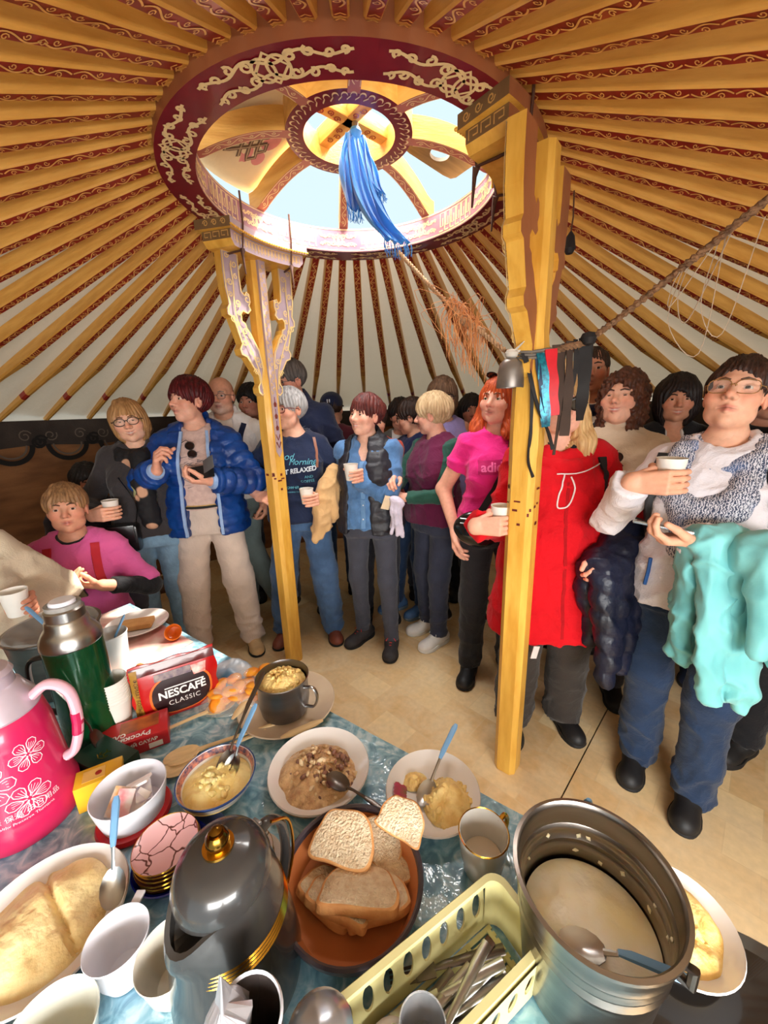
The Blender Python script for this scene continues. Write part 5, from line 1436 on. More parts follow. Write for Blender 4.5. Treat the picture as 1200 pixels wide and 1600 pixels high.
# --- cutlery basket
BX, BY, BA = 0.052, 0.330, math.radians(30)
BASK = mat('basket_plastic', (214, 206, 148), .45, var=.05, scale=6)
bk = thing('cutlery_basket', 'pale olive plastic basket with oval slots full of cutlery', 'basket', (BX, BY, TZ + .001), BA)
LX, LY, BH = .148, .047, .10
def rrect(ax, ay, r, n=6):
    P = []
    for cx, cy, a0 in ((ax - r, ay - r, 0), (-ax + r, ay - r, PI / 2), (-ax + r, -ay + r, PI), (ax - r, -ay + r, 3 * PI / 2)):
        for q in range(n + 1): P.append((cx + r * math.cos(a0 + PI / 2 * q / n), cy + r * math.sin(a0 + PI / 2 * q / n)))
    return P
# walls with real slots: panel grid between slots
def slotted_wall(L, H, ns, t=.003, flip=1):
    bm = bmesh.new(); rects = []
    xs_ = [-L / 2 + L * (q + .5) / ns for q in range(ns)]
    mbx = MB(); W = L / ns
    for x in xs_:
        N_ = 16; cz, rw, rh = H * .56, W * .26, H * .24
        sq = []
        for q in range(N_):
            a = 2 * PI * q / N_ + PI / 4 - 2 * PI / N_ * 2 + PI / 4 * 0
            a = 2 * PI * q / N_; c, s_ = math.cos(a), math.sin(a); k = 1 / max(abs(c), abs(s_)); sq.append((x + W / 2 * c * k, H / 2 + H / 2 * s_ * k))
        el = [(x + rw * math.cos(2 * PI * q / N_), cz + rh * math.sin(2 * PI * q / N_)) for q in range(N_)]
        v = [(a, y, b) for y in (-t / 2, t / 2) for P in (sq, el) for a, b in P]; f = []
        for q in range(N_):
            l = (q + 1) % N_
            f += [(q, l, N_ + l, N_ + q), (2 * N_ + l, 2 * N_ + q, 3 * N_ + q, 3 * N_ + l), (N_ + q, N_ + l, 3 * N_ + l, 3 * N_ + q)]
        mbx.add((v, f))
    return mbx.get()[:2]
ir = .022
for sg in (-1, 1):
    obj('slotted_side', slotted_wall(2 * (LX - ir), BH - .01, 8), BASK, bk, (0, sg * (LY - .002), .004), (sg * -.10, 0, 0), sharp=40)
for sg in (-1, 1):
    P = [p for p in rrect(LX, LY, ir) if (p[0] * sg > LX - ir - 1e-6)]
    P = sorted(P, key=lambda p: p[1]); n = len(P)
    v = [(x * (1 if z > .05 else .985), y * (.95 if z < .05 else 1.02), z) for z in (.002, BH - .006) for x, y in P] + [(x * .98, y * .94, z) for z in (.002, BH - .006) for x, y in P]
    f = [(q, q + 1, n + q + 1, n + q) for q in range(n - 1)] + [(2 * n + q + 1, 2 * n + q, 3 * n + q, 3 * n + q + 1) for q in range(n - 1)] + [(n + q, n + q + 1, 3 * n + q + 1, 3 * n + q) for q in range(n - 1)]
    obj('end_wall', (v, f), BASK, bk, sharp=40)
P = rrect(LX + .004, LY + .005, ir + .003); n = len(P)
P2 = rrect(LX - .006, LY - .004, ir - .004)
v = [(x, y, BH - .008) for x, y in P] + [(x, y, BH) for x, y in P] + [(x, y, BH) for x, y in P2] + [(x, y, BH - .008) for x, y in P2]; f = []
for r in range(4):
    for q in range(n): f.append((r * n + q, r * n + (q + 1) % n, ((r + 1) % 4) * n + (q + 1) % n, ((r + 1) % 4) * n + q))
obj('rim', (v, f), BASK, bk, sharp=40)
for i in range(9): obj('base_bar', box(2 * LX - .03, .006, .003, (0, -LY * .82 + i * LY * .205, .003)), BASK, bk)
for i in range(7): obj('base_rib', box(.006, 2 * LY - .02, .003, (-LX * .85 + i * LX * .283, 0, .0055)), BASK, bk)
def in_bask(u, w, z): return (BX + u * math.cos(BA) - w * math.sin(BA), BY + u * math.sin(BA) + w * math.cos(BA), TZ + z)
def cutlery(label, kind, u, w, z, a, tilt, L=.18, m=STEEL):
    t = thing(kind, label, kind.replace('_', ' '), in_bask(u, w, z), rot=(0, math.radians(tilt), BA + math.radians(a)), group='cutlery in the basket')
    obj('handle', tube([(.0, 0, 0), (.03, 0, .001), (.09, 0, .002), (L * .62, 0, 0)], [.007, .0075, .005, .0035], 8, flat=.4), m, t)
    if kind == 'ladle': obj('bowl', lathe([(.0, -.016), (.02, -.012), (.032, 0), (.034, .004), (.031, .003), (.019, -.009), (0, -.013)], 24), m, t, (L * .62 + .03, 0, 0))
    elif kind == 'knife': obj('blade', box(L * .42, .017, .0015, (L * .62 + L * .2, 0, 0), .0005), m, t)
    elif kind == 'fork':
        obj('palm', box(.03, .02, .002, (L * .62 + .014, 0, 0), .0008), m, t)
        for q in range(4): obj('tine', box(.04, .0028, .002, (L * .62 + .045, -.0078 + q * .0052, 0)), m, t)
    else: obj('bowl', lathe([(0, -.006), (.014, -.004), (.019, .001), (.02, .002), (.013, -.002), (0, -.004)], 18, sx=1.5), m, t, (L * .62 + .022, 0, 0))
cutlery('dark steel ladle with its deep round bowl at the near end of the basket', 'ladle', .06, .006, .045, 183, 6, .17, mat('ladle_steel', (150, 142, 134), .3, 1.0, var=.1))
cutlery('dark steel ladle under another at the near end of the basket', 'ladle', .04, .020, .030, 186, 8, .19, STEELD)
cutlery('black ladle half hidden at the bottom near end of the basket', 'ladle', .03, -.006, .022, 180, 6, .20, mat('black_steel', (40, 38, 38), .35, .8))
cutlery('brown-handled table knife lying along the basket', 'knife', .11, .016, .034, 190, 4, .19, mat('brown_handle', (96, 70, 56), .4, .4))
cutlery('steel table knife with a ridged handle in the basket', 'knife', .085, -.008, .040, 178, 6, .18)
cutlery('steel fork lying near the right wall of the basket', 'fork', .10, -.022, .036, 172, 5, .17)
cutlery('dark-handled fork lying at the far end of the basket', 'fork', .12, .0, .030, 158, 4, .17, STEELD)
cutlery('small steel spoon with patterned handle under the forks in the basket', 'spoon', .07, -.028, .022, 168, 3, .14)
cutlery('long steel spoon lying across the middle of the basket', 'spoon', .095, .010, .052, 196, 6, .17)
cutlery('bright steel knife on the right side of the basket', 'knife', .10, -.016, .05, 166, 6, .16)
for i, (u, w) in enumerate(((-.045, -.026),)):
    for q in range(4): obj('plastic_cup', lathe([(0, .0), (.020, 0), (.0225, .03), (.026, .075), (.0275, .076), (.0265, .074), (.0225, .03), (.019, .002), (0, .002)], 30), mat('clear_plastic', (236, 238, 242), .12, var=0, trans=.85, ior=1.2), None, in_bask(u, w, .014 + q * .008), label='clear plastic cup, %s of the stack in the cutlery basket' % ('lowest', 'second from the bottom', 'second from the top', 'topmost')[q], cat='cup', group='clear cups in the basket')

# --- dark grey vacuum flask in front
FX, FY = -0.232, 0.388
fl = thing('vacuum_flask', 'dark grey glazed vacuum jug with gold crown knob and gold band', 'flask', (FX, FY, TZ + .001), math.radians(-118))
fl.scale = (.95, .95, .95)
FM = mat('grey_glaze', (58, 56, 55), .26, var=.06, scale=6, coat=.5)
bodyp = [(0, 0), (.085, 0), (.092, .006), (.094, .03), (.088, .09), (.079, .15), (.073, .185), (.068, .20), (.065, .214), (.058, .216), (.055, .2), (0, .2)]
v, f = lathe(bodyp, 56)
V = []
for x, y, z in v:   # drawn-out pouring lip
    if z > .13:
        a = math.atan2(y, x); w = max(0, math.cos(a)) ** 8 * min(1, (z - .13) / .07); r = math.hypot(x, y) + .022 * w; V.append((r * math.cos(a), r * math.sin(a), z - .028 * w * (1 if z > .18 else 0)))
    else: V.append((x, y, z))
obj('jug_body', (V, f), FM, fl)
for z in (.136, .1415, .147, .1525): 
    rad = np.interp(z, [p[1] for p in bodyp[2:9]], [p[0] for p in bodyp[2:9]]); obj('gold_band', lathe([(rad, z - .002), (rad + .0018, z), (rad, z + .002)], 56), GOLD, fl)
lid = obj('lid', lathe([(0, .262), (.02, .2612), (.026, .2585), (.04, .257), (.054, .249), (.062, .236), (.067, .222), (.067, .206), (.058, .202)], 48, sy=.98), FM, fl)
obj('knob_collar', lathe([(0, .2625), (.021, .2615), (.021, .2655), (0, .266)], 30), mat('bright_gold', (226, 178, 76), .2, 1.0), lid)
obj('crown_knob', lathe([(0, .265), (.013, .265), (.016, .272), (.0155, .281), (.011, .287), (.008, .2865), (.0085, .291), (.004, .2945), (0, .295)], 18), mat('dark_gold', (150, 108, 40), .22, 1.0, rgb2=(60, 44, 22), scale=60, stretch=(1, 1, .1)), lid)
obj('pour_lever', box(.02, .016, .006, (-.06, 0, .226), .002), mat('clear_lever', (170, 176, 180), .1, trans=.6), fl)
obj('handle', tube(spline([(-.058, 0, .2), (-.085, 0, .205), (-.112, 0, .17), (-.115, 0, .10), (-.096, 0, .05), (-.088, 0, .035)], 5), .010, 10, flat=.7), FM, fl)
obj('handle_gilding', tube(spline([(-.085, .009, .21), (-.121, .009, .172), (-.124, .009, .10), (-.1, .009, .045)], 5), .0025, 6), GOLD, fl)
# --- cup and crumpled foil at the bottom edge
dc = thing('tumbler', 'tall dark tumbler with pale rim in front of the grey flask', 'cup', (-.158, .258, TZ + .001))
obj('cup_body', lathe([(0, 0), (.026, 0), (.028, .01), (.036, .196), (.034, .1965), (.026, .02), (0, .006)], 36), mat('dark_cup', (70, 62, 60), .25, coat=.4), dc); obj('rim', lathe([(.0335, .195), (.035, .1995), (.037, .195)], 36), WPLAS, dc)
v, f = lathe([(0, .0), (.016, .0), (.024, .02), (.021, .045), (.010, .07), (.002, .105)], 20)
V = np.array(v); V = V + (noise3(V, 3, 160)[:, None] * .006 + noise3(V, 4, 300)[:, None] * .004) * np.array((1, 1, .4))
ft = thing('foil', 'crumpled silver foil wrapper stuck in the tumbler before the flask', 'wrapper', (-.180, .262, TZ + .150))
obj('crumpled_foil', ([tuple(p) for p in V], f), mat('silver_foil', (196, 192, 196), .35, .6, var=.1, scale=30), ft, smooth=False)
obj('white_tub', lathe([(0, 0), (.026, 0), (.034, .155), (.032, .155), (.024, .004), (0, .004)], 28), WPLAS, None, (-.086, .262, TZ + .001), label='tall white tub under the pearly lid', cat='tub')
obj('jar_lid', lathe([(0, .012), (.02, .010), (.03, .004), (.036, -.002), (.034, -.004), (.0, -.002)], 28), mat('pearl_lid', (186, 192, 200), .2, .7, var=.15, scale=12), None, (-.086, .262, TZ + .160), (0, 0, 0), label='round pearly lid beside the dark tumbler', cat='lid')
# --- white bowls in front left
def wbowl(label, loc, r, h, m=WPLAS, tilt=(0, 0), name='white_bowl'):
    t = thing('serving_bowl', label, 'bowl', loc, rot=(math.radians(tilt[0]), math.radians(tilt[1]), 0), group='white bowls at the near left')
    obj('bowl_body', lathe([(0, .003), (r * .5, .003), (r * .52, 0), (r * .62, 0), (r * .8, h * .3), (r * .97, h), (r, h + .001), (r * .985, h + .003), (r * .94, h), (r * .76, h * .32), (r * .55, .007), (0, .006)], 44), m, t)
    return t
b1 = wbowl('white plastic bowl with a small lug in front of the pink saucers', (-.405, .392, TZ + .001), .042, .072)
obj('lug', box(.014, .02, .004, (.0, .05, .07), .0015), WPLAS, b1)
wbowl('cream bowl half hidden behind the grey flask', (-.322, .378, TZ + .001), .045, .065, mat('cream_ceramic', (226, 220, 204), .2, coat=.4), (0, 0))
wbowl('pale green-white bowl cut by the bottom edge of the picture', (-.432, .305, TZ + .001), .052, .07, mat('celadon_ceramic', (214, 216, 204), .22, coat=.4))
# --- foil-wrapped sweets
for i, (x, y, c, c2, lb) in enumerate(((-.512, .318, (200, 60, 60), (210, 210, 214), 'red and silver foil sweet nearest the bottom left corner'), (-.488, .338, (60, 150, 200), (190, 60, 70), 'blue and red foil sweet by the dough plate'), (-.535, .298, (214, 214, 218), (150, 150, 156), 'silver foil sweet at the bottom left corner'), (-.500, .300, (120, 30, 60), (226, 226, 228), 'dark red and white foil sweet beside the celadon bowl'))):
    V, f = heap(.024, .016, .018, 80 + i, .9, 120, 14)
    t = thing('wrapped_sweet', lb, 'sweet', (x, y, TZ + .003), i * 1.1, 'foil-wrapped sweets')
    mm = mat('foil_%d' % i, c, .25, .6, rgb2=c2, scale=60)
    obj('wrapper', (V, f), mm, t, smooth=False)
    for sg in (-1, 1): obj('twist', ([(sg * .02, 0, .006), (sg * .036, .010, .011), (sg * .038, 0, .004), (sg * .036, -.010, .009)], [(0, 1, 2), (0, 2, 3)]), mm, t, smooth=False)
# --- large plate of dough bread
pd = thing('plate', 'big white platter with a slab of pale folded butter dough', 'plate', (-.560, .440, TZ + .001), .2)
obj('dish', lathe(plate_prof(.115, .03), 52), WHITE, pd)
def fold_(x, y): return .016 * np.clip(1 - ((x * .8 - y * .6 + .15) / .5) ** 2, 0, 1) * (x * x + y * y < .86) - .012 * np.exp(-((x * .75 + y * .66 - .18) / .05) ** 2) * (x * x + y * y < .8)
obj('dough', heap(.10, .098, .028, 91, .34, 26, 44, z0=.008, shape=fold_, cx=-.004, cy=.004), food('dough', (250, 230, 174), (226, 194, 132), .5, 22, .7), pd)
spoon('spoon with a blue handle stuck in the butter dough', (-.470, .472, TZ + .046), (0, math.radians(-38), math.radians(112)), .13, hl=.075)
# --- pink marbled saucers on a blue dish, grey marbled ones behind
def marble(name, c, vein):
    m = mat(name, c, .2, rgb2=tuple(min(255, v + 26) for v in c), scale=7, coat=.5); nt = m.node_tree; N = nt.nodes; L = nt.links; b = N['Principled BSDF']
    src = b.inputs['Base Color'].links[0].from_socket
    vo = N.new('ShaderNodeTexVoronoi'); vo.feature = 'DISTANCE_TO_EDGE'; vo.inputs['Scale'].default_value = 26; tc = N.new('ShaderNodeTexCoord'); n = N.new('ShaderNodeTexNoise'); n.inputs['Scale'].default_value = 30
    ad = N.new('ShaderNodeVectorMath'); ad.operation = 'MULTIPLY_ADD'; ad.inputs[1].default_value = (.03,) * 3; L.new(tc.outputs['Object'], n.inputs['Vector']); L.new(n.outputs['Color'], ad.inputs[0]); L.new(tc.outputs['Object'], ad.inputs[2]); L.new(ad.outputs[0], vo.inputs['Vector'])
    r = N.new('ShaderNodeMapRange'); r.inputs[1].default_value = .015; r.inputs[2].default_value = .04; L.new(vo.outputs['Distance'], r.inputs[0])
    mx = N.new('ShaderNodeMix'); mx.data_type = 'RGBA'; mx.inputs[6].default_value = lin(vein); L.new(r.outputs[0], mx.inputs[0]); L.new(src, mx.inputs[7]); L.new(mx.outputs[2], b.inputs['Base Color'])
    return m
PINKM = marble('pink_marble', (214, 164, 168), (96, 50, 46)); GREYM = marble('grey_marble', (176, 168, 158), (80, 66, 56))
def saucer_stack(nm, x, y, z, r, n, m, side, labs):
    for i in range(n):
        t = thing('marbled_saucer', labs[i], 'saucer', (x + .001 * math.sin(i * 2.1), y + .001 * math.cos(i * 1.7), z + i * .0085), i * .7, nm)
        obj('dish', lathe([(0, 0), (r * .6, 0), (r * .9, .004), (r, .008), (r * .98, .0095), (r * .88, .0058), (0, .004)], 44), side if i < n - 1 else m, t)
        obj('gold_rim', lathe([(r * .975, .009), (r * .995, .0102), (r * 1.008, .008), (r * .99, .0075)], 44), GOLD, t)
BRG = mat('brown_glaze', (110, 66, 58), .25, coat=.4)
bd = thing('blue_dish', 'cobalt blue glass dish under the stack of pink saucers', 'dish', (-.408, .536, TZ + .001))
obj('dish', lathe([(0, 0), (.055, 0), (.06, .008), (.066, .02), (.064, .021), (.057, .010), (0, .006)], 44), mat('cobalt_glass', (22, 34, 150), .1, coat=.6, var=.1), bd)
saucer_stack('pink saucers', -.410, .532, TZ + .009, .054, 6, PINKM, BRG, ['pink marbled saucer, lowest of the stack', 'pink marbled saucer, second from the bottom of the stack', 'pink marbled saucer, third from the bottom of the stack', 'pink marbled saucer, fourth from the bottom of the stack', 'pink marbled saucer, just under the top of the stack', 'pink marbled saucer with dark veins on top of the stack'])
bd2 = thing('plate', 'small dark blue plate behind the pink saucers', 'plate', (-.372, .572, TZ + .001))
obj('dish', lathe(plate_prof(.05, .012), 36), mat('navy_glaze', (50, 62, 96), .2, coat=.5), bd2)
pg = thing('plate', 'plain white plate under the grey marbled saucers', 'plate', (-.262, .515, TZ + .001)); obj('dish', lathe(plate_prof(.062, .016), 40), WHITE, pg)
saucer_stack('grey saucers', -.266, .520, TZ + .009, .048, 4, GREYM, BRG, ['grey marbled saucer, lowest of its stack behind the flask', 'grey marbled saucer, second of its stack behind the flask', 'grey marbled saucer, third of its stack behind the flask', 'grey marbled saucer with dark veins on top, behind the flask'])
# --- sugar bowl with sachets
sbw = thing('sachet_bowl', 'white bowl of tea and sugar sachets with a red base ring', 'bowl', (-.535, .628, TZ + .001))
obj('bowl_body', lathe([(0, .010), (.05, .010), (.056, .014), (.064, .05), (.068, .074), (.0665, .0755), (.062, .05), (.052, .018), (0, .016)], 44), WPLAS, sbw)
obj('red_base', lathe([(0, 0), (.066, 0), (.069, .006), (.066, .013), (.056, .015), (0, .012)], 44), mat('red_plastic', (196, 26, 34), .3, coat=.3), sbw)
rr = random.Random(9)
for i, (c, lb) in enumerate((((236, 226, 232), 'white and lilac sachet lying lowest in the white bowl'), ((226, 160, 70), 'orange and white sachet in the white bowl'), ((232, 120, 130), 'pink and white sachet standing in the white bowl'), ((240, 236, 232), 'white sachet standing at the right in the white bowl'), ((206, 196, 220), 'lilac sachet at the left of the white bowl'), ((238, 214, 200), 'pale peach sachet in the middle of the white bowl'))):
    obj('sachet', box(.052, .03, .006, (0, 0, 0), .002), mat('sachet_%d' % i, c, .4, rgb2=(246, 244, 242), scale=30, coat=.3), None, (-.535 + .022 * math.cos(i * 1.05 + 2.6), .628 + .022 * math.sin(i * 1.05 + 2.6), TZ + .045 + .007 * (i % 3)), (rr.uniform(-.5, .5), rr.uniform(-.6, .6), rr.uniform(0, 3)), label=lb, cat='sachet', group='sachets in the white bowl')
# --- boxes
def flat_text(parent, s, size, m, M, **k):
    v, f = text_shape(s, size, **k)
    return obj('lettering', ([tuple(M @ Vector(p)) for p in v], f), m, parent, smooth=False)
WPR = mat('white_print', (240, 238, 234), .4, var=0)
rb = thing('sugar_box', 'red box of sugar with brown picture lying flat before the paper cups', 'box', (-.645, .815, TZ + .001), math.radians(28))
obj('carton', box(.15, .085, .042, (0, 0, .021), .002), mat('red_carton', (188, 28, 36), .4, var=.06, coat=.3), rb)
obj('picture', box(.085, .045, .0006, (.012, .012, .0424)), mat('sugar_picture', (70, 40, 30), .4, rgb2=(206, 110, 50), scale=16), rb)
flat_text(rb, 'САХАР', .017, WPR, TM((-.045, -.012, .0431), (0, 0, PI / 2 * 0 + PI)), bold=.0006); flat_text(rb, 'Русский', .019, WPR, TM((.0, -.030, .0431), (0, 0, PI)), bold=.0006)
flat_text(rb, 'РУССКИЙ САХАР', .012, WPR, TM((0.0, -.0431, .028), (PI / 2, 0, 0)), bold=.0004); obj('barcode', box(.03, .0006, .014, (.045, -.0428, .012)), WPR, rb)
gb = thing('tea_box', 'dark green tea box with a small gold crest behind the sachet bowl', 'box', (-.662, .735, TZ + .001), math.radians(-24))
obj('carton', box(.13, .075, .05, (0, 0, .025), .003), mat('green_carton', (20, 52, 40), .4, var=.08), gb)
m2 = MB()
for q in (-1, 1): m2.add(strip(curl((q * .008, 0), .010, PI / 2, .8, 10, q), .0022, lambda s, t: (s, t, .0507)))
m2.add(strip([(-.014, -.008), (0, -.014), (.014, -.008)], .002, lambda s, t: (s, t, .0507)))
obj('crest', m2.get()[:2], GOLD, gb, smooth=False)
yb = thing('tea_box', 'bright yellow tea box beside the pink thermos', 'box', (-.632, .676, TZ + .001), math.radians(30))
obj('carton', box(.085, .05, .062, (0, 0, .031), .002), mat('yellow_carton', (232, 194, 40), .4, rgb2=(222, 150, 40), scale=8, coat=.3), yb)
obj('label_panel', box(.04, .03, .0006, (-.008, 0, .0624)), mat('label_tan', (216, 170, 90), .4), yb); obj('red_seal', lathe([(0, .0632), (.006, .0631), (.0065, .0625)], 14), mat('seal_red', (150, 40, 30), .4), yb)
# --- stack of paper cups
pcs = [(0, 0), (.028, 0), (.029, .002), (.0385, .085), (.0395, .0855), (.0395, .0875), (.0378, .0875), (.0285, .004), (0, .003)]
pcup = me_from(*lathe(pcs, 32), 'paper_cup', True, 40); pcup.materials.append(PAPER)
for i in range(9):
    obj('paper_cup', pcup, None, None, (-.722, .868, TZ + .001 + i * .008), (0, 0, i), label='white paper cup, %s of the nested stack beside the coffee bag' % ('lowest', 'second from the bottom', 'third from the bottom', 'fourth from the bottom', 'middle one', 'fourth from the top', 'third from the top', 'second from the top', 'topmost')[i], cat='cup', group='stacked paper cups')
# --- coffee bag
nb_ = thing('coffee_bag', 'red instant coffee bag with black oval and white lettering, standing', 'coffee bag', (-.598, .945, TZ + .001), math.radians(30.5))
ol = [(-.105, 0), (.105, 0), (.108, .02), (.104, .08), (.106, .135), (.105, .158), (-.105, .158), (-.106, .135), (-.102, .08), (-.108, .02)]
v = []; f = []; nx_, nz_ = 16, 14
for sy in (-1, 1):
    for i in range(nx_ + 1):
        for j in range(nz_ + 1):
            x = -.105 + .21 * i / nx_; z = .158 * j / nz_
            th = .030 * (1 - (z / .158) ** 2.2) * (1 - (abs(x) / .112) ** 6) + .002
            v.append((x + .004 * math.sin(j * .9) * (1 if i in (0, nx_) else .3), sy * th, z + .003 * math.sin(i * .9) * (j == nz_)))
o2 = (nx_ + 1) * (nz_ + 1); W_ = nz_ + 1
for i in range(nx_):
    for j in range(nz_):
        q = (i * W_ + j, (i + 1) * W_ + j, (i + 1) * W_ + j + 1, i * W_ + j + 1); f.append(q); f.append(tuple(o2 + k for k in q[::-1]))
for j in range(nz_): f.append((j, j + 1, o2 + j + 1, o2 + j)); a = nx_ * W_ + j; f.append((a + 1, a, o2 + a, o2 + a + 1))
for i in range(nx_): a = i * W_; f.append((a + W_, a, o2 + a, o2 + a + W_)); a += nz_; f.append((a, a + W_, o2 + a + W_, o2 + a))
obj('pouch', (v, f), mat('red_foil_bag', (196, 26, 24), .28, rgb2=(170, 16, 18), scale=6, coat=.4, bump=.12, bscale=26), nb_)
def bagm(s, t):
    th = .030 * (1 - (min(t, .157) / .158) ** 2.2) * (1 - (min(abs(s), .11) / .112) ** 6) + .002
    return (s, -th - .0012, t)
def fill_poly(P, fn, lift=0):
    c = np.mean(np.array(P), 0); rings = 5; n = len(P); v = [fn(*c)]; f = []
    for r in range(1, rings + 1): v += [fn(*(c + (np.array(p) - c) * r / rings)) for p in P]
    v = [(x, y - lift, z) for x, y, z in v]
    f = [(0, 1 + q, 1 + (q + 1) % n) for q in range(n)]
    for r in range(rings - 1):
        for q in range(n): f.append((1 + r * n + q, 1 + (r + 1) * n + q, 1 + (r + 1) * n + (q + 1) % n, 1 + r * n + (q + 1) % n))
    return (v, f)
DKB = mat('coffee_black', (44, 24, 26), .3, var=.1, coat=.4)
ov = [(.010 + .072 * math.copysign(abs(math.cos(t)) ** .8, math.cos(t)), .062 + .052 * math.copysign(abs(math.sin(t)) ** .8, math.sin(t))) for t in [2 * PI * q / 32 for q in range(32)]]
obj('glow_ring', fill_poly([(.010 + (x - .010) * 1.08, .06 + (z - .06) * 1.07) for x, z in ov], bagm, .0003), mat('orange_swirl', (220, 110, 40), .3, coat=.4), nb_)
obj('dark_oval', fill_poly(ov, bagm, .0008), DKB, nb_)
obj('top_band', fill_poly([(-.104, .128), (.104, .128), (.104, .155), (-.104, .155)], bagm, .0004), mat('maroon_band', (90, 26, 24), .3, coat=.4), nb_)
obj('gold_side', fill_poly([(-.104, .004), (-.082, .004), (-.086, .15), (-.104, .15)], bagm, .0006), mat('gold_side', (196, 150, 60), .35, rgb2=(150, 110, 40), scale=20), nb_)
obj('mug_picture', fill_poly([(.045, .098), (.075, .098), (.08, .125), (.04, .125)], bagm, .0012), mat('red_mug_print', (220, 60, 40), .3, rgb2=(240, 220, 210), scale=40), nb_)
obj('city_picture', fill_poly([(-.05, .108), (.04, .108), (.04, .127), (-.05, .127)], bagm, .0012), mat('street_print', (150, 130, 124), .4, rgb2=(90, 70, 90), scale=60), nb_)
def bag_text(s, size, x, z, m, rot=0, **k):
    vv, ff = text_shape(s, size, **k); c, sn = math.cos(rot), math.sin(rot); out = []
    for p in vv:
        q = bagm(x + p[0] * c - p[1] * sn, z + p[0] * sn + p[1] * c); out.append((q[0], q[1] - .0016, q[2]))
    obj('lettering', (out, ff), m, nb_, smooth=False)
bag_text('NESCAFÉ', .029, .012, .066, WPR, bold=.0008); bag_text('CLASSIC', .019, .014, .040, WPR, space=1.15)
obj('letter_bar', fill_poly([(-.03, .0815), (.068, .0815), (.068, .0845), (-.03, .0845)], bagm, .0016), WPR, nb_)
bag_text('ФОРМАТ БОЛЬШОЙ', .012, -.093, .07, mat('print_brown', (70, 40, 20), .4), rot=-PI / 2)
# --- thermoses
gt = thing('thermos', 'dark green thermos with steel shoulder and white stopper', 'thermos', (-.768, .845, TZ + .001), math.radians(200))
obj('body', lathe([(0, 0), (.060, 0), (.062, .006), (.0615, .03), (.0615, .275), (.060, .28)], 48), mat('green_enamel', (10, 88, 44), .22, rgb2=(4, 46, 28), scale=3, coat=.6, metal=.3), gt)
obj('steel_shoulder', lathe([(.0605, .276), (.063, .28), (.062, .295), (.054, .312), (.045, .325), (.043, .34), (.040, .344), (.040, .366), (.036, .37)], 48), STEEL, gt)
obj('stopper', lathe([(.026, .366), (.027, .384), (.024, .388), (0, .388)], 28), WPLAS, gt); obj('collar', lathe([(.036, .368), (.036, .380), (.028, .380)], 32), mat('clear_collar', (190, 186, 180), .15, trans=.5), gt)
obj('handle', tube(spline([(.058, 0, .25), (.09, 0, .245), (.1, 0, .2), (.096, 0, .12), (.06, 0, .09)], 5), .009, 8, flat=.6), mat('black_plastic', (24, 24, 26), .35), gt)
spoon('long steel spoon leaning on the green thermos', (-.700, .770, TZ + .06), (0, math.radians(-68), math.radians(190)), .19, STEELD, STEELD, .1)
pt = thing('thermos', 'large pink thermos printed with white flowers at the left edge', 'thermos', (-.768, .640, TZ + .001), math.radians(20))
PKM = mat('pink_enamel', (206, 36, 92), .3, rgb2=(190, 28, 80), scale=4, coat=.4)
obj('body', lathe([(0, 0), (.09, 0), (.094, .008), (.095, .05), (.0925, .054), (.0925, .06), (.089, .07), (.08, .205), (.071, .255), (.069, .257)], 56), PKM, pt)
obj('silver_shoulder', lathe([(.07, .255), (.072, .26), (.064, .278), (.054, .295), (.05, .305), (.043, .312), (.041, .33), (.044, .335), (.038, .345), (0, .347)], 48), mat('lilac_silver', (200, 186, 200), .3, .35, var=.08), pt)
obj('handle', tube(spline([(.058, .0, .268), (.092, 0, .29), (.122, 0, .262), (.124, 0, .19), (.108, 0, .13), (.09, 0, .115)], 6), .012, 10, flat=.8), mat('pale_pink_handle', (226, 176, 190), .4), pt)
obj('handle_band', tube([(.125, 0, .215), (.1235, 0, .19), (.119, 0, .165)], .0128, 10, flat=.8), PKM, pt)
def pinkm(a, z): r = np.interp(z, [.054, .07, .205, .255], [.0925, .089, .08, .071]) + .0009; return (r * math.cos(a), r * math.sin(a), z)
FLW = mat('white_line', (244, 214, 224), .4, var=0)
m2 = MB()
for az_, z_, R_ in ((-1.55, .15, .042), (-.75, .185, .03), (-.95, .10, .034), (-2.3, .09, .04), (-2.2, .2, .03)):
    for k in range(6):
        a0 = 2 * PI * k / 6
        pet = [(.25 * R_ * math.cos(a0), .25 * R_ * math.sin(a0))] + [(R_ * (.62 + .38 * math.cos(t)) * math.cos(a0 + .42 * math.sin(t)), R_ * (.62 + .38 * math.cos(t)) * math.sin(a0 + .42 * math.sin(t))) for t in [PI - 2 * PI * q / 10 for q in range(1, 10)]] + [(.25 * R_ * math.cos(a0), .25 * R_ * math.sin(a0))]
        m2.add(strip(pet, .0016, lambda s, t: pinkm(az_ + s / .085, z_ + t)))
        for q in range(3): b0 = a0 - .2 + .2 * q; m2.add(strip([(.1 * R_ * math.cos(b0), .1 * R_ * math.sin(b0)), (.75 * R_ * math.cos(b0), .75 * R_ * math.sin(b0))], .0009, lambda s, t: pinkm(az_ + s / .085, z_ + t)))
obj('printed_flowers', m2.get()[:2], FLW, pt, smooth=False)
for s__, size, az_, z_ in (('健康 保温 日日用品', .014, -1.1, .078), ('healthy Preserve Thermos', .0085, -1.1, .064)):
    vv, ff = text_shape(s__, size)
    if vv: obj('lettering', ([pinkm(az_ + p[0] / .09, z_ + p[1]) for p in vv], ff), FLW, pt, smooth=False)
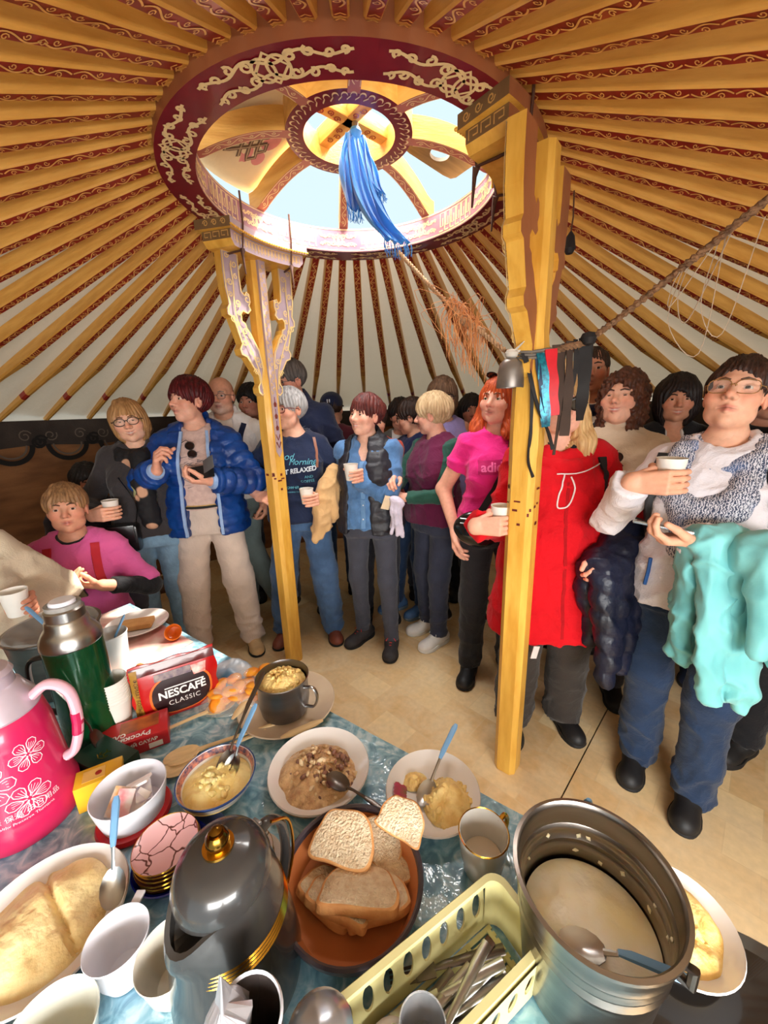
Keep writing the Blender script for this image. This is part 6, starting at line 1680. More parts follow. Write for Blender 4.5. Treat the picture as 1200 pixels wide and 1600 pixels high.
# --- far left corner: steel pail with film, plastic cup, cake plate, orange cup
lp = thing('steel_pail', 'steel pail lined with clear film at the far left of the table', 'pail', (-1.01, 1.06, TZ + .001))
obj('pail_body', lathe([(0, 0), (.09, 0), (.094, .01), (.098, .03), (.112, .16), (.116, .19), (.121, .194), (.121, .2), (.114, .2), (.109, .16), (.092, .02), (0, .01)], 52), mat('pail_grey', (120, 114, 108), .3, 1.0, var=.2, scale=6, stretch=(1, 1, 5)), lp)
v, f = lathe([(.118, .196), (.112, .205), (.09, .20), (.05, .185), (0, .18)], 40); V = np.array(v); V[:, 2] += .006 * noise3(V, 6, 70)
obj('film', ([tuple(p) for p in V], f), CLR, lp)
spoon('spoon with a pale blue handle standing in the far left pail', (-.985, 1.045, TZ + .15), (0, math.radians(-38), math.radians(160)), .16)
fbk = thing('plastic_cup', 'tall white plastic cup with a spoon behind the green thermos', 'cup', (-.905, 1.135, TZ + .001))
obj('cup_body', lathe([(0, 0), (.036, 0), (.038, .005), (.048, .12), (.05, .121), (.0485, .124), (.046, .12), (.035, .006), (0, .004)], 36), mat('milky_plastic', (232, 232, 230), .3, var=.02, trans=.25), fbk)
spoon('spoon with a blue handle standing in the white plastic cup', (-.898, 1.125, TZ + .06), (0, math.radians(-66), math.radians(30)), .13)
cp = thing('plate', 'white plate of golden flat cake at the sunlit far table end', 'plate', (-.975, 1.370, TZ + .003)); obj('dish', lathe(plate_prof(.11, .024), 44), WHITE, cp)
obj('flat_cake', box(.11, .07, .02, (0, 0, .018), .006), mat('cake', (222, 172, 110), .7, rgb2=(200, 140, 80), scale=20), cp, rot=(0, 0, .3))
oc = thing('orange_cup', 'small orange cup lying tipped at the far table edge', 'cup', (-.792, 1.295, TZ + .022), rot=(math.radians(50), math.radians(20), 0))
obj('cup_body', lathe([(0, -.018), (.016, -.018), (.024, .0), (.03, .02), (.028, .0205), (.022, .0), (0, -.014)], 28), mat('orange_glaze', (232, 124, 40), .3, coat=.5), oc)
bt = tube(spline([(-.05, 0, 0), (-.02, .008, .004), (.02, -.006, .004), (.05, 0, 0)], 4), [.006] + [.011] * 11 + [.006], 8)
bme = me_from(bt[0], bt[1], 'pastry_stick'); bme.materials.append(mat('fried_pastry', (196, 140, 84), .6, rgb2=(160, 100, 54), scale=30, bump=.3))
rr = random.Random(12)
for i in range(9): obj('pastry_stick', bme, None, None, (-.72 + rr.uniform(-.04, .05), 1.0 + rr.uniform(-.04, .06), TZ + .016 + .014 * (i // 3)), (rr.uniform(-.2, .2), rr.uniform(-.2, .2), rr.uniform(0, 3)), label='twisted brown fried pastry stick piled behind the coffee bag', cat='pastry', group='fried pastry sticks')
# ================================================================ the visitors
BLACKC = cloth('black_cloth', (26, 26, 30)); DARKT = cloth('charcoal_trousers', (58, 58, 68)); NAVY = cloth('navy_cloth', (26, 34, 62)); BLKSHOE = mat('black_shoe', (28, 27, 28), .55, var=.15, scale=30)
JEANL = cloth('light_jeans', (122, 156, 184), var=.2, scale=14); JEANM = cloth('mid_jeans', (70, 98, 136), var=.22, scale=12); JEAND = cloth('dark_jeans', (34, 52, 80), var=.2, scale=12)
BLKP = mat('black_strap', (22, 22, 26), .6, var=.1); GLS = mat('dark_lens', (30, 20, 20), .08, var=0, coat=.6); CLEARL = mat('clear_lens', (220, 226, 230), .05, var=0, alpha=.08)
BLKF = mat('black_frame', (20, 18, 18), .3); REDF = mat('red_frame', (110, 26, 34), .3); GLDF = mat('gold_frame', (196, 160, 110), .25, .8); GRYF = mat('grey_frame', (70, 70, 76), .3, .5)
def paper_cup(label, p, c, r=0):
    w = p.world(c)
    return obj('paper_cup', pcup, None, None, (w.x, w.y, w.z - .022), (0, 0, r), label=label, cat='cup', group='paper cups in hands')
def drape(name, label, cat, tops, length, ra, rb, m, seed=1, n=9, jit=.03, h=.009, fold=.006, quilt=0, out=(0, -1), spread=.0, taper=0.0, depth=.05):
    """garment hung over an arm line: narrow hanging folds on both sides, drawn together at the top"""
    r = random.Random(seed); g = SD(); T = np.array(spline(tops, 8)); L0 = T[0]
    for i in range(len(T) - 1): g.cap(T[i] - L0, T[i + 1] - L0, ra * 1.1, ra * 1.1, .02)
    for sg in (1, -1):
        for i in range(n):
            t = T[int((len(T) - 1) * i / (n - 1))]
            o = np.array((out[0], out[1], 0)) * sg * (ra * .7)
            l = length * (r.uniform(.84, 1.0) if sg > 0 else r.uniform(.66, .9)) * (1 - taper * i / (n - 1))
            sp = spread * (i / (n - 1) - .5); dy = np.array((out[0], out[1], 0)) * sg * depth * r.uniform(.1, 1.0)
            P = [t + o, t + o + dy * .5 + np.array((sp * .3 + r.uniform(-jit, jit) * .4, 0, -l * .35)), t + o + dy * .8 + np.array((sp * .7 + r.uniform(-jit, jit) * .7, 0, -l * .7)), t + o + dy + np.array((sp + r.uniform(-jit, jit) * .8, 0, -l))]
            R = [ra, ra * .4 + rb * .6, rb, rb * .8]
            for q in range(3): g.cap(P[q] - L0, P[q + 1] - L0, R[q], R[q + 1], .007)
    V, Q = g.mesh(h); N = vnormals(V, Q)
    d = fold * 1.6 * wrinkle(V * np.array((1.3, 1.3, .8)), seed, 30)
    if quilt: d = d + .010 * (np.abs(np.sin(PI * (V[:, 2] + .25 * V[:, 0]) / quilt)) ** .5 - .7)
    V = V + N * d[:, None]
    return obj(name, np_mesh(name, V, Q), m, None, tuple(L0), label=label, cat=cat)
def scarf(p, m, r=.04, drop=.0, turns=2, seed=1, front=None, name='scarf'):
    g = SD(); rr = random.Random(seed)
    for k in range(turns):
        P = []
        for q in range(15):
            a = 2 * PI * q / 14; P.append(p.P(.085 * math.cos(a) * (1 + .12 * k), -.01 + .085 * math.sin(a) * (1 + .1 * k), 1.385 - .03 * k - (.035 + drop) * max(0, math.sin(a)) + rr.uniform(-.006, .006)))
        for q in range(14): g.cap(P[q], P[q + 1], r * p.k, r * p.k, .012)
    for a, b, ra, rb in (front or []): g.cap(p.P(*a), p.P(*b), ra, rb, .02)
    V, Q = g.mesh(.0075 * p.res); N = vnormals(V, Q)
    V = V + N * (.006 * noise3(V, seed, 60) + .005 * np.abs(noise3(V, seed + 3, 110)))[:, None]
    return obj(name, np_mesh(name, V, Q), m, p.root)
def hang_shades(label, w, yaw, m=GLS, fr=BLKF):
    t = thing('sunglasses', label, 'sunglasses', tuple(w), rot=(0, math.radians(8), yaw))
    for q in (0, 1):
        P = [(.0, -.004, -.004 - .046 * q)] + [(.024 * math.cos(2 * PI * i / 18), -.004, -.004 - .046 * q + .021 * math.sin(2 * PI * i / 18)) for i in range(18)]
        obj('lens', (P, [(0, i + 1, (i + 1) % 18 + 1) for i in range(18)]), m, t); obj('frame', tube([(x, y, z) for x, y, z in P[1:]], .0022, 6, closed=True), fr, t)
    obj('temple', tube([(.0, .0, .018), (.004, .012, .03), (.03, .012, .02)], .0018, 6), fr, t)
    return t

# --- woman in the blue down jacket
p = Person('woman in open blue down jacket with dark red hair, looking aside', -1.075, 2.31, 1.69, 8, 'f', 1.12, head=(-36, 8, 4), skin=(232, 176, 152), feet=((-.17, .02, 22), (.15, .04, -14)), res=.9)
p.hand('R', (.145, .235, 1.195), (-.25, .35, .9), (-.6, -.1, .2), (30, 55, 30), thumb=.8, hint=(.8, -.3, -.6))
p.hand('L', (-.115, .245, 1.13), (.85, .35, .1), (.1, -.2, .9), (30, 40, 30), hint=(-.8, -.3, -.6))
p.body(brow=(96, 40, 34)); p.hair('short', hairmat('dark_red_hair', (104, 26, 30), (52, 12, 16)), vol=.016, fringe=.012, length=.02)
p.top('t_shirt', cloth('pink_beige_tee', (214, 186, 176), rgb2=(196, 166, 158), scale=40), .012, .955, (0, 0), 'crew', fold=.003); tee = p.torsosd
m2 = MB(); rr = random.Random(2)
def blotch(n, w, h):
    v = []; f = []
    for i in range(n):
        x, y = rr.gauss(0, w), rr.gauss(0, h); a = rr.uniform(-.6, .6); l = rr.uniform(.01, .03); t = rr.uniform(.0008, .0022); o = len(v)
        c, s_ = math.cos(a), math.sin(a); v += [(x - l * c + t * s_, y - l * s_ - t * c, 0), (x + l * c, y + l * s_, 0), (x - l * c - t * s_, y - l * s_ + t * c, 0)]; f.append((o, o + 1, o + 2))
    return (v, f)
p.print_(blotch(70, .035, .045), mat('grey_print', (96, 92, 96), .7), 0, 1.185, .003)
p.strap([(-.13, 0, .975), (0, 0, .97), (.13, 0, .975)], .014, .003, mat('band_black', (30, 28, 26), .8), off=.004, name='hem_band'); p.strap([(-.13, 0, .985), (0, 0, .98), (.13, 0, .985)], .004, .004, mat('band_gold', (200, 160, 70), .6), off=.005, name='hem_stripe')
PUF = mat('blue_down', (18, 72, 150), .38, rgb2=(12, 50, 116), scale=10, spec=.5, bump=.2, bscale=90)
p.top('down_jacket', PUF, .034, .80, (1.93, 1.93), 'stand', opening=(.075, .085, -.02), fold=.003, quilt=.062, sarm=1.15, res=.0095)
LBL = cloth('pale_blue_lining', (150, 178, 220))
for sg, x0, x1 in ((-1, -.10, -.115), (1, .06, .07)):
    P, N = p.onto(spline([(x0 * .8 + .0, .0, 1.38), (x0, .0, 1.2), (x1, 0, 1.0), (x1, 0, .81)], 8), (0, -1, 0), .004); obj('zip_edge', ribbon3(P, N, .016, .010), LBL, p.root)
for sd in 'LR':
    S, E, W = p.arms[sd]; d = (W - E) / np.linalg.norm(W - E); obj('cuff', tube([tuple(W - d * .035), tuple(W - d * .012), tuple(W + d * .004)], [.045, .046, .04], 16), LBL, p.root)
p.trousers(cloth('stone_trousers', (214, 196, 184), var=.08), .018, 1.28, .006, .06); p.shoes(mat('tan_shoe', (206, 170, 122), .7, var=.1), lace=mat('tan_lace', (222, 196, 150), .8))
hang_shades('dark sunglasses hanging from the neckline of the blue-jacketed woman', p.world(p.onto([(0, 0, 1.30)], (0, -1, 0), .03, tee)[0][0]), p.root.rotation_euler.z)
w = p.world(p.arms['L'][2]); ph = thing('phone_case', 'black phone in an open flip case held by the blue-jacketed woman', 'phone', (w.x - .02, w.y - .045, w.z + .055), rot=(math.radians(55), math.radians(-8), .2))
obj('phone', box(.12, .075, .009, (0, 0, 0), .003), mat('phone_black', (24, 24, 26), .3), ph); obj('cover_flap', box(.075, .072, .003, (.085, 0, .026), .001), mat('flap_grey', (90, 90, 92), .5), ph, rot=(0, math.radians(-35), 0))

# --- blonde woman with the dark scarf
p = Person('smiling blonde woman with black glasses and dark flowered scarf holding a cup', -1.385, 2.235, 1.59, 18, 'f', 1.08, head=(6, 0, 8), skin=(238, 186, 158), squint=.45, res=.85, smile=1.0)
c = p.grip('R', (.12, .22, 1.06), 40); cupA = paper_cup('paper cup held by the blonde woman with the dark scarf', p, c)
p.hand('L', (-.13, -.06, .9), (-.1, -.1, -.9), (.8, 0, 0))
p.body(brow=(150, 110, 80)); p.hair('bob', hairmat('honey_hair', (196, 150, 98), (146, 104, 62)), vol=.004, fringe=.012, length=-.008)
p.glasses(BLKF, .024, .9, .0022, CLEARL)
p.top('jumper', cloth('charcoal_jumper', (58, 54, 56)), .016, .87, (1.9, 1.9), 'crew', fold=.005)
def flowers_mat():
    m = mat('scarf_print', (22, 22, 26), .8, var=.1); nt = m.node_tree; N = nt.nodes; L = nt.links; b = N['Principled BSDF']; tc = N.new('ShaderNodeTexCoord'); vo = N.new('ShaderNodeTexVoronoi'); vo.inputs['Scale'].default_value = 9
    L.new(tc.outputs['Object'], vo.inputs['Vector']); r = N.new('ShaderNodeMapRange'); r.inputs[1].default_value = .26; r.inputs[2].default_value = .32; L.new(vo.outputs['Distance'], r.inputs[0])
    cr = N.new('ShaderNodeValToRGB'); cr.color_ramp.interpolation = 'CONSTANT'; e = cr.color_ramp.elements; e[0].color = lin((200, 204, 150)); e[1].position = .5; e[1].color = lin((206, 160, 130)); L.new(vo.outputs['Color'], cr.inputs[0])
    mx = N.new('ShaderNodeMix'); mx.data_type = 'RGBA'; L.new(r.outputs[0], mx.inputs[0]); L.new(cr.outputs[0], mx.inputs[6]); mx.inputs[7].default_value = lin((22, 22, 26)); L.new(mx.outputs[2], b.inputs['Base Color']); return m
scarf(p, flowers_mat(), .036, .01, 2, 3, [((-.03, .10, 1.34), (-.03, .15, 1.2), .045, .05), ((-.03, .15, 1.2), (-.045, .15, .98), .05, .05)])
p.trousers(JEANL, .016, 1.1, .005); p.shoes(BLKSHOE)
w = p.world(p.P(.13, .17, .93)); bg = thing('handbag', 'black leather handbag at the hip of the blonde scarf woman', 'handbag', tuple(w), p.root.rotation_euler.z)
obj('bag_body', box(.22, .09, .15, (0, .02, -.03), .02), mat('black_leather', (22, 21, 22), .3, var=.1, coat=.3), bg); obj('flap', box(.2, .012, .10, (0, .07, .0), .005), MATS['black_leather'], bg); obj('strap', tube(spline([(-.1, .02, .04), (-.12, .03, .16), (-.06, .02, .3)], 5), .008, 8, flat=.3), MATS['black_leather'], bg)

# --- bald man behind
p = Person('bald man with grey stubble and glasses in a white jacket', -1.085, 2.80, 1.745, 6, 'm', 1.1, head=(-4, -2, 0), skin=(222, 164, 136), res=1.0, feet=((-.02, .05, 8), (-.28, .12, -8)), lips=(170, 100, 92))
p.hand('L', (-.22, .1, .86), (0, .2, -1), (.8, 0, 0)); p.hand('R', (.22, .1, .86), (0, .2, -1), (-.8, 0, 0))
p.body(beard=(186, 170, 160), brow=(150, 140, 130)); p.hair('bald', hairmat('grey_fringe_hair', (150, 142, 136))); p.glasses(GRYF, .022, .8, .0014, CLEARL)
p.top('shirt', cloth('cream_shirt', (226, 216, 206)), .012, .9, (1.9, 1.9), 'crew'); p.top('vest_jacket', cloth('white_vest', (232, 228, 226)), .026, .88, (0, 0), 'stand', opening=(.06, .07), fold=.005, vest=True)
p.strap([(-.13, 0, 1.36), (-.11, 0, 1.25), (-.12, 0, 1.1)], .035, .008, NAVY, name='strap'); p.strap([(.13, 0, 1.36), (.11, 0, 1.25), (.12, 0, 1.1)], .035, .008, NAVY, name='strap')
p.trousers(cloth('sage_trousers', (112, 126, 126)), .018, 1.15); p.shoes(mat('grey_sneaker', (150, 148, 152), .7, var=.15), mat('white_sole', (222, 220, 214), .6), mat('pale_lace', (226, 224, 222), .8))

# --- dark-haired person in deep shade
p = Person('dark-haired person in shade between the bald man and the left post', -.965, 3.08, 1.70, 20, 'f', 1.05, head=(-30, 0, 0), skin=(190, 130, 106), res=1.35)
p.hand('L', (-.2, .1, .86), (0, .2, -1), (.8, 0, 0)); p.hand('R', (.2, .1, .86), (0, .2, -1), (-.8, 0, 0))
p.body(hands=False); p.hair('short', hairmat('black_hair', (32, 26, 26), (14, 12, 12)), vol=.012, length=.02); p.top('jumper', BLACKC, .014, .88); p.trousers(DARKT); p.shoes(BLKSHOE)

# --- tall man in navy fleece
p = Person('tall grey-haired man with glasses in a navy fleece', -.60, 2.86, 1.845, -8, 'm', 1.08, head=(-28, -10, 0), skin=(224, 164, 140), feet=((-.1, 0, 6), (.14, 0, -6)), lips=(176, 104, 96), squint=.3)
p.hand('L', (-.24, .08, .85), (0, .2, -1), (.8, 0, 0)); p.hand('R', (.24, .08, .85), (0, .2, -1), (-.8, 0, 0))
p.body(beard=(190, 150, 136), brow=(110, 96, 86)); p.hair('man', hairmat('iron_hair', (116, 110, 106), (74, 70, 68)), vol=.006, fringe=-.004); p.glasses(GRYF, .021, .8, .0013, CLEARL)
p.top('fleece', cloth('navy_fleece', (34, 42, 70), bump=.4), .02, .86, (1.95, 1.95), 'stand', fold=.005)
p.print_(blotch(12, .02, .012), mat('pale_logo', (170, 176, 190), .7), -.09, 1.24, .004, name='emblem')
p.trousers(DARKT); p.shoes(BLKSHOE)

# --- woman in the printed navy t-shirt
p = Person('grey-haired woman with red glasses in a navy slogan t-shirt behind the left post', -.535, 2.42, 1.625, 4, 'f', 1.12, head=(-34, 2, 3), skin=(236, 180, 154), feet=((-.16, .02, 14), (.17, .02, -12)), res=.9, bust=1.05)
c = p.grip('L', (-.085, .27, 1.035), 200, hint=(-.9, -.3, -.4)); paper_cup('paper cup held in front of the tan jacket by the slogan t-shirt woman', p, c)
p.hand('R', (.2, .2, 1.05), (-.6, .6, .1), (-.3, -.3, -.6), (30, 40, 30), hint=(.9, -.4, -.4))
p.bare = {'L': 1, 'R': 1}
p.body(brow=(140, 120, 110)); p.hair('short', hairmat('silver_hair', (196, 194, 194), (140, 138, 138)), vol=.012, fringe=.006); p.glasses(REDF, .024, .75, .0024, CLEARL)
p.top('t_shirt', cloth('navy_tee', (30, 40, 68)), .014, .86, (.62, .62), 'wide', fold=.005)
TQ = mat('teal_print', (96, 176, 196), .7, var=0); WQ = mat('pale_print', (206, 216, 226), .7, var=0)
p.print_(text_shape('Good', .052, shear=.35), TQ, .055, 1.265); p.print_(text_shape('Morning', .046, shear=.35), TQ, -.055, 1.235)
p.print_(text_shape('START RELAXED', .036, bold=.0012, shear=.15), WQ, .0, 1.185, rot=.10); p.print_(text_shape('AND', .022), TQ, -.09, 1.15); p.print_(text_shape('COFFEE', .022), TQ, -.08, 1.125); p.print_(text_shape('— SLOW·69 —', .022, bold=.0006), TQ, .02, 1.085)
p.print_(text_shape('GOOD MORNING COFFEE', .011), TQ, .02, 1.058)
p.strap([(-.125, 0, 1.37), (-.135, 0, 1.3), (-.14, 0, 1.2)], .016, .004, mat('tan_strap', (150, 100, 80), .5), name='bag_strap')
p.trousers(JEANM, .018, 1.25, .006, .05, flareleg=1.15); p.shoes(mat('brown_shoe', (122, 62, 44), .5, var=.15))
S, E, W = p.arms['L']; a = p.world(E + (W - E) * .15 + np.array((0, .02, .02))); b = p.world(W + np.array((-.02, .0, -.01)))
drape('folded_jacket', 'tan jacket draped over the forearm of the slogan t-shirt woman', 'jacket', [(b.x + .005, b.y + .0, b.z - .005), ((a.x + b.x) / 2 - .02, (a.y + b.y) / 2 - .04, (a.z + b.z) / 2 + .03), (a.x - .035, a.y - .05, a.z + .07)], .27, .036, .028, cloth('tan_jacket', (206, 166, 116), var=.1), 4, 9, .02, .008, .006, 0, (-.3, -1), .04)

# --- person in a cap, seen from behind
p = Person('person in a navy cap and burgundy top seen from behind', -.375, 3.10, 1.63, 175, 'm', 1.05, skin=(200, 150, 124), res=1.3)
p.hand('L', (-.2, .12, .9), (0, .3, -1), (.8, 0, 0)); p.hand('R', (.2, .12, .9), (0, .3, -1), (-.8, 0, 0))
p.body(hands=False, face=False); p.hair('man', hairmat('brown_hair', (70, 50, 38)), vol=-.004)
p.top('shirt', cloth('burgundy_top', (84, 28, 40)), .014, .88); p.trousers(JEAND); p.shoes(BLKSHOE)
g = SD(); g.ell((0, -.012, .045), (.088, .106, .085), .02); g.clip(lambda x, y, z: .018 - z + 0 * x + 0 * y); g.ell((0, .12, .022), (.075, .075, .012), .01); V, Q = g.mesh(.006)
cap = obj('cap', np_mesh('cap', p.h2l(V), Q), cloth('navy_cap', (24, 32, 60)), p.root)
v, f = text_shape('U', .034, bold=.002); obj('cap_emblem', ([tuple(q) for q in p.h2l([(-x, -.121 + abs(x) * .2, .055 + y) for x, y, z in v])], f), mat('cap_white', (220, 224, 230), .7), cap, smooth=False)

# --- coral jacket behind the denim woman
p = Person('person in a coral jacket with black pack straps behind the denim shirt woman', -.055, 2.66, 1.535, 0, 'f', 1.22, head=(10, -6, 0), skin=(214, 160, 132), res=1.2)
p.hand('L', (-.24, .1, .9), (0, .3, -1), (.8, 0, 0)); p.hand('R', (.24, .1, .9), (0, .3, -1), (-.8, 0, 0))
p.body(hands=False); p.hair('short', hairmat('dark_brown_hair', (62, 42, 34), (34, 22, 18)), vol=.012); p.top('jacket', cloth('coral_jacket', (206, 84, 66)), .026, .86, (1.95, 1.95), 'stand'); p.trousers(DARKT); p.shoes(BLKSHOE)
for sg in (-1, 1): p.strap([(sg * .12, 0, 1.365), (sg * .11, 0, 1.25), (sg * .13, 0, 1.1)], .05, .01, BLKP, name='pack_strap')

# --- woman in denim shirt and black vest
p = Person('auburn-haired woman in denim shirt and black quilted vest raising a cup', -.085, 2.30, 1.575, -14, 'f', 1.03, head=(-26, 6, -3), skin=(238, 184, 160), feet=((-.13, .05, 6), (.09, -.03, -30)), res=.85, squint=.15, smile=.6)
c = p.grip('L', (.03, .245, 1.215), 230, hint=(-.75, -.2, -.8)); paper_cup('paper cup raised by the woman in the denim shirt', p, c)
p.hand('R', (.10, .08, .98), (-.7, .4, -.2), (-.3, -.8, 0), hint=(.3, -1, -.3))
p.body(brow=(80, 44, 36)); p.hair('bun', hairmat('auburn_hair', (112, 50, 44), (60, 24, 24)), vol=.008, fringe=.022)
DEN = cloth('denim', (84, 124, 172), var=.25, scale=16, bump=.4)
p.top('denim_shirt', DEN, .018, .865, (1.88, 1.88), 'v', fold=.006, flare=.15, sarm=1.1, cuff=.03)
P, N = p.onto(spline([(0, 0, 1.28), (0, 0, 1.1), (0, 0, .88)], 8), (0, -1, 0), .002); obj('placket', ribbon3(P, N, .026, .004), cloth('denim_edge', (104, 144, 188)), p.root)
for i in range(5):
    q = P[2 + i * 3]; obj('button', lathe([(0, .003), (.004, .002), (.0045, 0)], 10), mat('pearl_button', (220, 222, 226), .3), p.root, tuple(q + N[2 + i * 3] * .003), (-PI / 2, 0, 0))
p.top('quilted_vest', mat('black_vest', (34, 34, 42), .5, var=.15, scale=12, bump=.2, bscale=80), .030, .83, (0, 0), 'stand', opening=(.05, .075, .03), fold=.003, quilt=.058, qa=.006, vest=True)
p.trousers(cloth('slate_leggings', (70, 72, 84)), .010, .92, .003); p.shoes(mat('hiking_boot', (48, 44, 46), .7, var=.2, scale=40), None, mat('red_lace', (196, 56, 48), .8))
# --- woman far behind, dark short hair
p = Person('dark short-haired woman in white shirt at the very back', .145, 3.03, 1.56, -10, 'f', 1.08, head=(8, 0, 0), skin=(206, 150, 126), res=1.25)
p.hand('L', (-.2, .1, .86), (0, .2, -1), (.8, 0, 0)); p.hand('R', (.2, .1, .86), (0, .2, -1), (-.8, 0, 0))
p.body(hands=False); p.hair('short', hairmat('near_black_hair', (46, 34, 32), (22, 16, 16)), vol=.014, length=.02, fringe=.006); p.top('shirt', cloth('white_shirt', (222, 222, 224)), .012, .88, (1.9, 1.9)); p.top('cardigan', cloth('grey_cardigan', (96, 96, 92)), .026, .86, (1.9, 1.9), 'v', opening=(.06, .07)); p.trousers(DARKT); p.shoes(BLKSHOE)
# --- navy sweater
p = Person('person in navy sweater half hidden left of the blonde woman', .225, 2.72, 1.555, -60, 'f', 1.05, head=(-40, -8, 0), skin=(206, 152, 126), res=1.2, feet=((-.08, .0, 4), (.1, .12, -4)))
p.hand('L', (-.16, .18, .95), (.3, .5, -.6), (.7, 0, 0)); p.hand('R', (.2, .1, .88), (0, .3, -1), (-.8, 0, 0))
p.body(); p.hair('short', MATS['dark_brown_hair'], vol=.012, length=.015); p.top('sweater', cloth('navy_sweater', (28, 36, 74)), .018, .87, (1.9, 1.9)); p.trousers(JEAND); p.shoes(mat('blue_sneaker', (70, 104, 150), .7, var=.15), mat('blue_sole', (120, 140, 160), .6)); p.glasses(BLKF, .024, .9, .002, GLS)
# --- blonde woman turned away, burgundy and green
p = Person('short-haired blonde woman turned away in burgundy tee over green sleeves', .32, 2.37, 1.57, -58, 'f', 1.13, head=(-50, -4, 0), skin=(236, 180, 156), feet=((-.10, .05, 4), (.08, .0, -10)), res=.9)
p.hand('L', (-.045, .29, 1.06), (.55, .8, -.1), (.5, -.3, -.6), (40, 45, 30), hint=(-.7, -.5, -.6))
p.hand('R', (.03, .29, 1.17), (-.5, .75, .1), (-.2, -.2, -.8), (35, 45, 30), hint=(.8, -.3, -.6))
p.body(); p.hair('short', hairmat('ash_blonde_hair', (226, 200, 158), (176, 144, 104)), vol=.014, length=.03, fringe=.01)
p.top('long_sleeves', cloth('green_sleeves', (42, 86, 74)), .012, .9, (1.9, 1.9), 'crew', fold=.006); p.top('tee', cloth('burgundy_tee', (96, 26, 62)), .02, .865, (0, 0), 'crew', fold=.006, vest=True)
p.trousers(cloth('slate_trousers', (54, 58, 76)), .014, 1.0, .005); p.shoes(mat('white_sneaker', (226, 220, 214), .6, var=.08), mat('white_sole', (222, 220, 214), .6), mat('white_lace', (210, 206, 202), .8))
w = p.world(p.arms['L'][2] + np.array((-.01, .09, .0)))
drape('hanging_cloth', 'pale lilac cloth hanging from the hand of the blonde in burgundy', 'cloth', [(w.x + .01, w.y - .02, w.z + .01), (w.x + .04, w.y - .03, w.z - .0), (w.x + .055, w.y - .03, w.z - .02)], .21, .012, .012, cloth('lilac_cloth', (204, 196, 214)), 9, 4, .012, .005, .003, depth=.02)
obj('card', box(.05, .004, .08, (0, 0, 0), .001), mat('beige_card', (226, 204, 172), .6), None, (w.x - .02, w.y - .02, w.z - .01), (.2, .3, .4), label='small beige card in the hand of the blonde in burgundy', cat='card')
# --- woman with glasses behind, lavender top
p = Person('woman with dark glasses in a lavender top behind the blonde in burgundy', .42, 2.74, 1.69, 4, 'f', 1.1, head=(-6, -4, 0), skin=(220, 166, 140), res=1.15, feet=((-.22, .1, 10), (.0, .04, 0)))
p.hand('L', (-.23, .1, .86), (0, .2, -1), (.8, 0, 0)); p.hand('R', (.23, .1, .86), (0, .2, -1), (-.8, 0, 0))
p.bare = {'L': 1, 'R': 1}
p.body(); p.hair('bob', hairmat('taupe_hair', (142, 112, 88), (92, 70, 54)), vol=.006, fringe=.02); p.glasses(BLKF, .023, .8, .0026, CLEARL)
p.top('tank_top', cloth('lavender_top', (162, 152, 214)), .012, .86, (0, 0), 'wide', vest=True); p.trousers(BLACKC); p.shoes(BLKSHOE, mat('white_sole', (222, 220, 214), .6))
# --- person in black at the back
p = Person('black-haired person in black behind the orange-haired woman', .66, 2.95, 1.58, -4, 'f', 1.05, skin=(196, 140, 116), res=1.3)
p.hand('L', (-.2, .1, .86), (0, .2, -1), (.8, 0, 0)); p.hand('R', (.2, .1, .86), (0, .2, -1), (-.8, 0, 0))
p.body(hands=False); p.hair('bob', MATS['black_hair'], vol=.006, fringe=.01); p.top('jumper', BLACKC, .016, .87); p.trousers(BLACKC); p.shoes(BLKSHOE)
# --- orange-haired woman in pink
p = Person('orange-haired woman in a bright pink t-shirt with black crossbody bag', .59, 2.0, 1.635, -6, 'f', 1.06, head=(-34, 6, -3), skin=(236, 180, 156), feet=((-.1, -.02, 10), (.12, .06, -20)), res=.85, bust=1.08, iris='green')
p.hand('R', (.215, .06, .88), (-.05, .2, -1), (-.7, .3, 0), (18, 22, 18)); p.hand('L', (-.2, .1, .9), (.1, .3, -1), (.7, 0, 0))
p.bare = {'L': 1, 'R': 1}
p.body(brow=(150, 84, 50)); p.hair('long', hairmat('orange_hair', (214, 98, 44), (158, 56, 24)), vol=.004, fringe=.026, length=-.055)
p.top('t_shirt', cloth('pink_tee', (236, 44, 138), var=.08), .013, .855, (.52, .52), 'crew', fold=.005, ndrop=.012)
DPK = mat('deep_pink_print', (196, 20, 106), .7, var=0); bx = ([(-.09, -.034, 0), (.09, -.034, 0), (.09, .034, 0), (-.09, .034, 0)], [(0, 1, 2, 3)])
p.print_(bx, DPK, .025, 1.225, .003); p.print_(text_shape('adidas', .062, bold=.0016), mat('light_pink_print', (248, 112, 178), .7, var=0), .025, 1.225, .006)
p.strap([(-.06, 0, 1.375), (-.03, 0, 1.27), (.04, 0, 1.1), (.11, 0, .97)], .034, .006, BLKP, name='bag_strap', off=.008)
w = p.world(p.onto([(.105, 0, .95)], (0, -1, 0), .03)[0][0]); bg = thing('crossbody_bag', 'shiny black crossbody bag with zips on the pink t-shirt woman', 'handbag', tuple(w), p.root.rotation_euler.z)
g = SD(); g.ell((0, .015, -.02), (.115, .045, .085), .02); g.ell((-.02, .02, -.06), (.09, .04, .06), .03); V, Q = g.mesh(.008); obj('bag_body', np_mesh('bag', V + vnormals(V, Q) * (.003 * noise3(V, 4, 60))[:, None], Q), mat('gloss_leather', (18, 18, 20), .18, var=.1, coat=.5), bg)
for z in (.035, .012): obj('zip', tube([(-.085, .045, z), (0, .066, z - .004), (.085, .045, z)], .003, 6), mat('zip_metal', (200, 200, 204), .3, 1), bg)
p.trousers(cloth('black_trousers', (44, 44, 48)), .014, 1.12, .005); p.shoes(BLKSHOE, None, mat('black_lace', (34, 34, 36), .8))
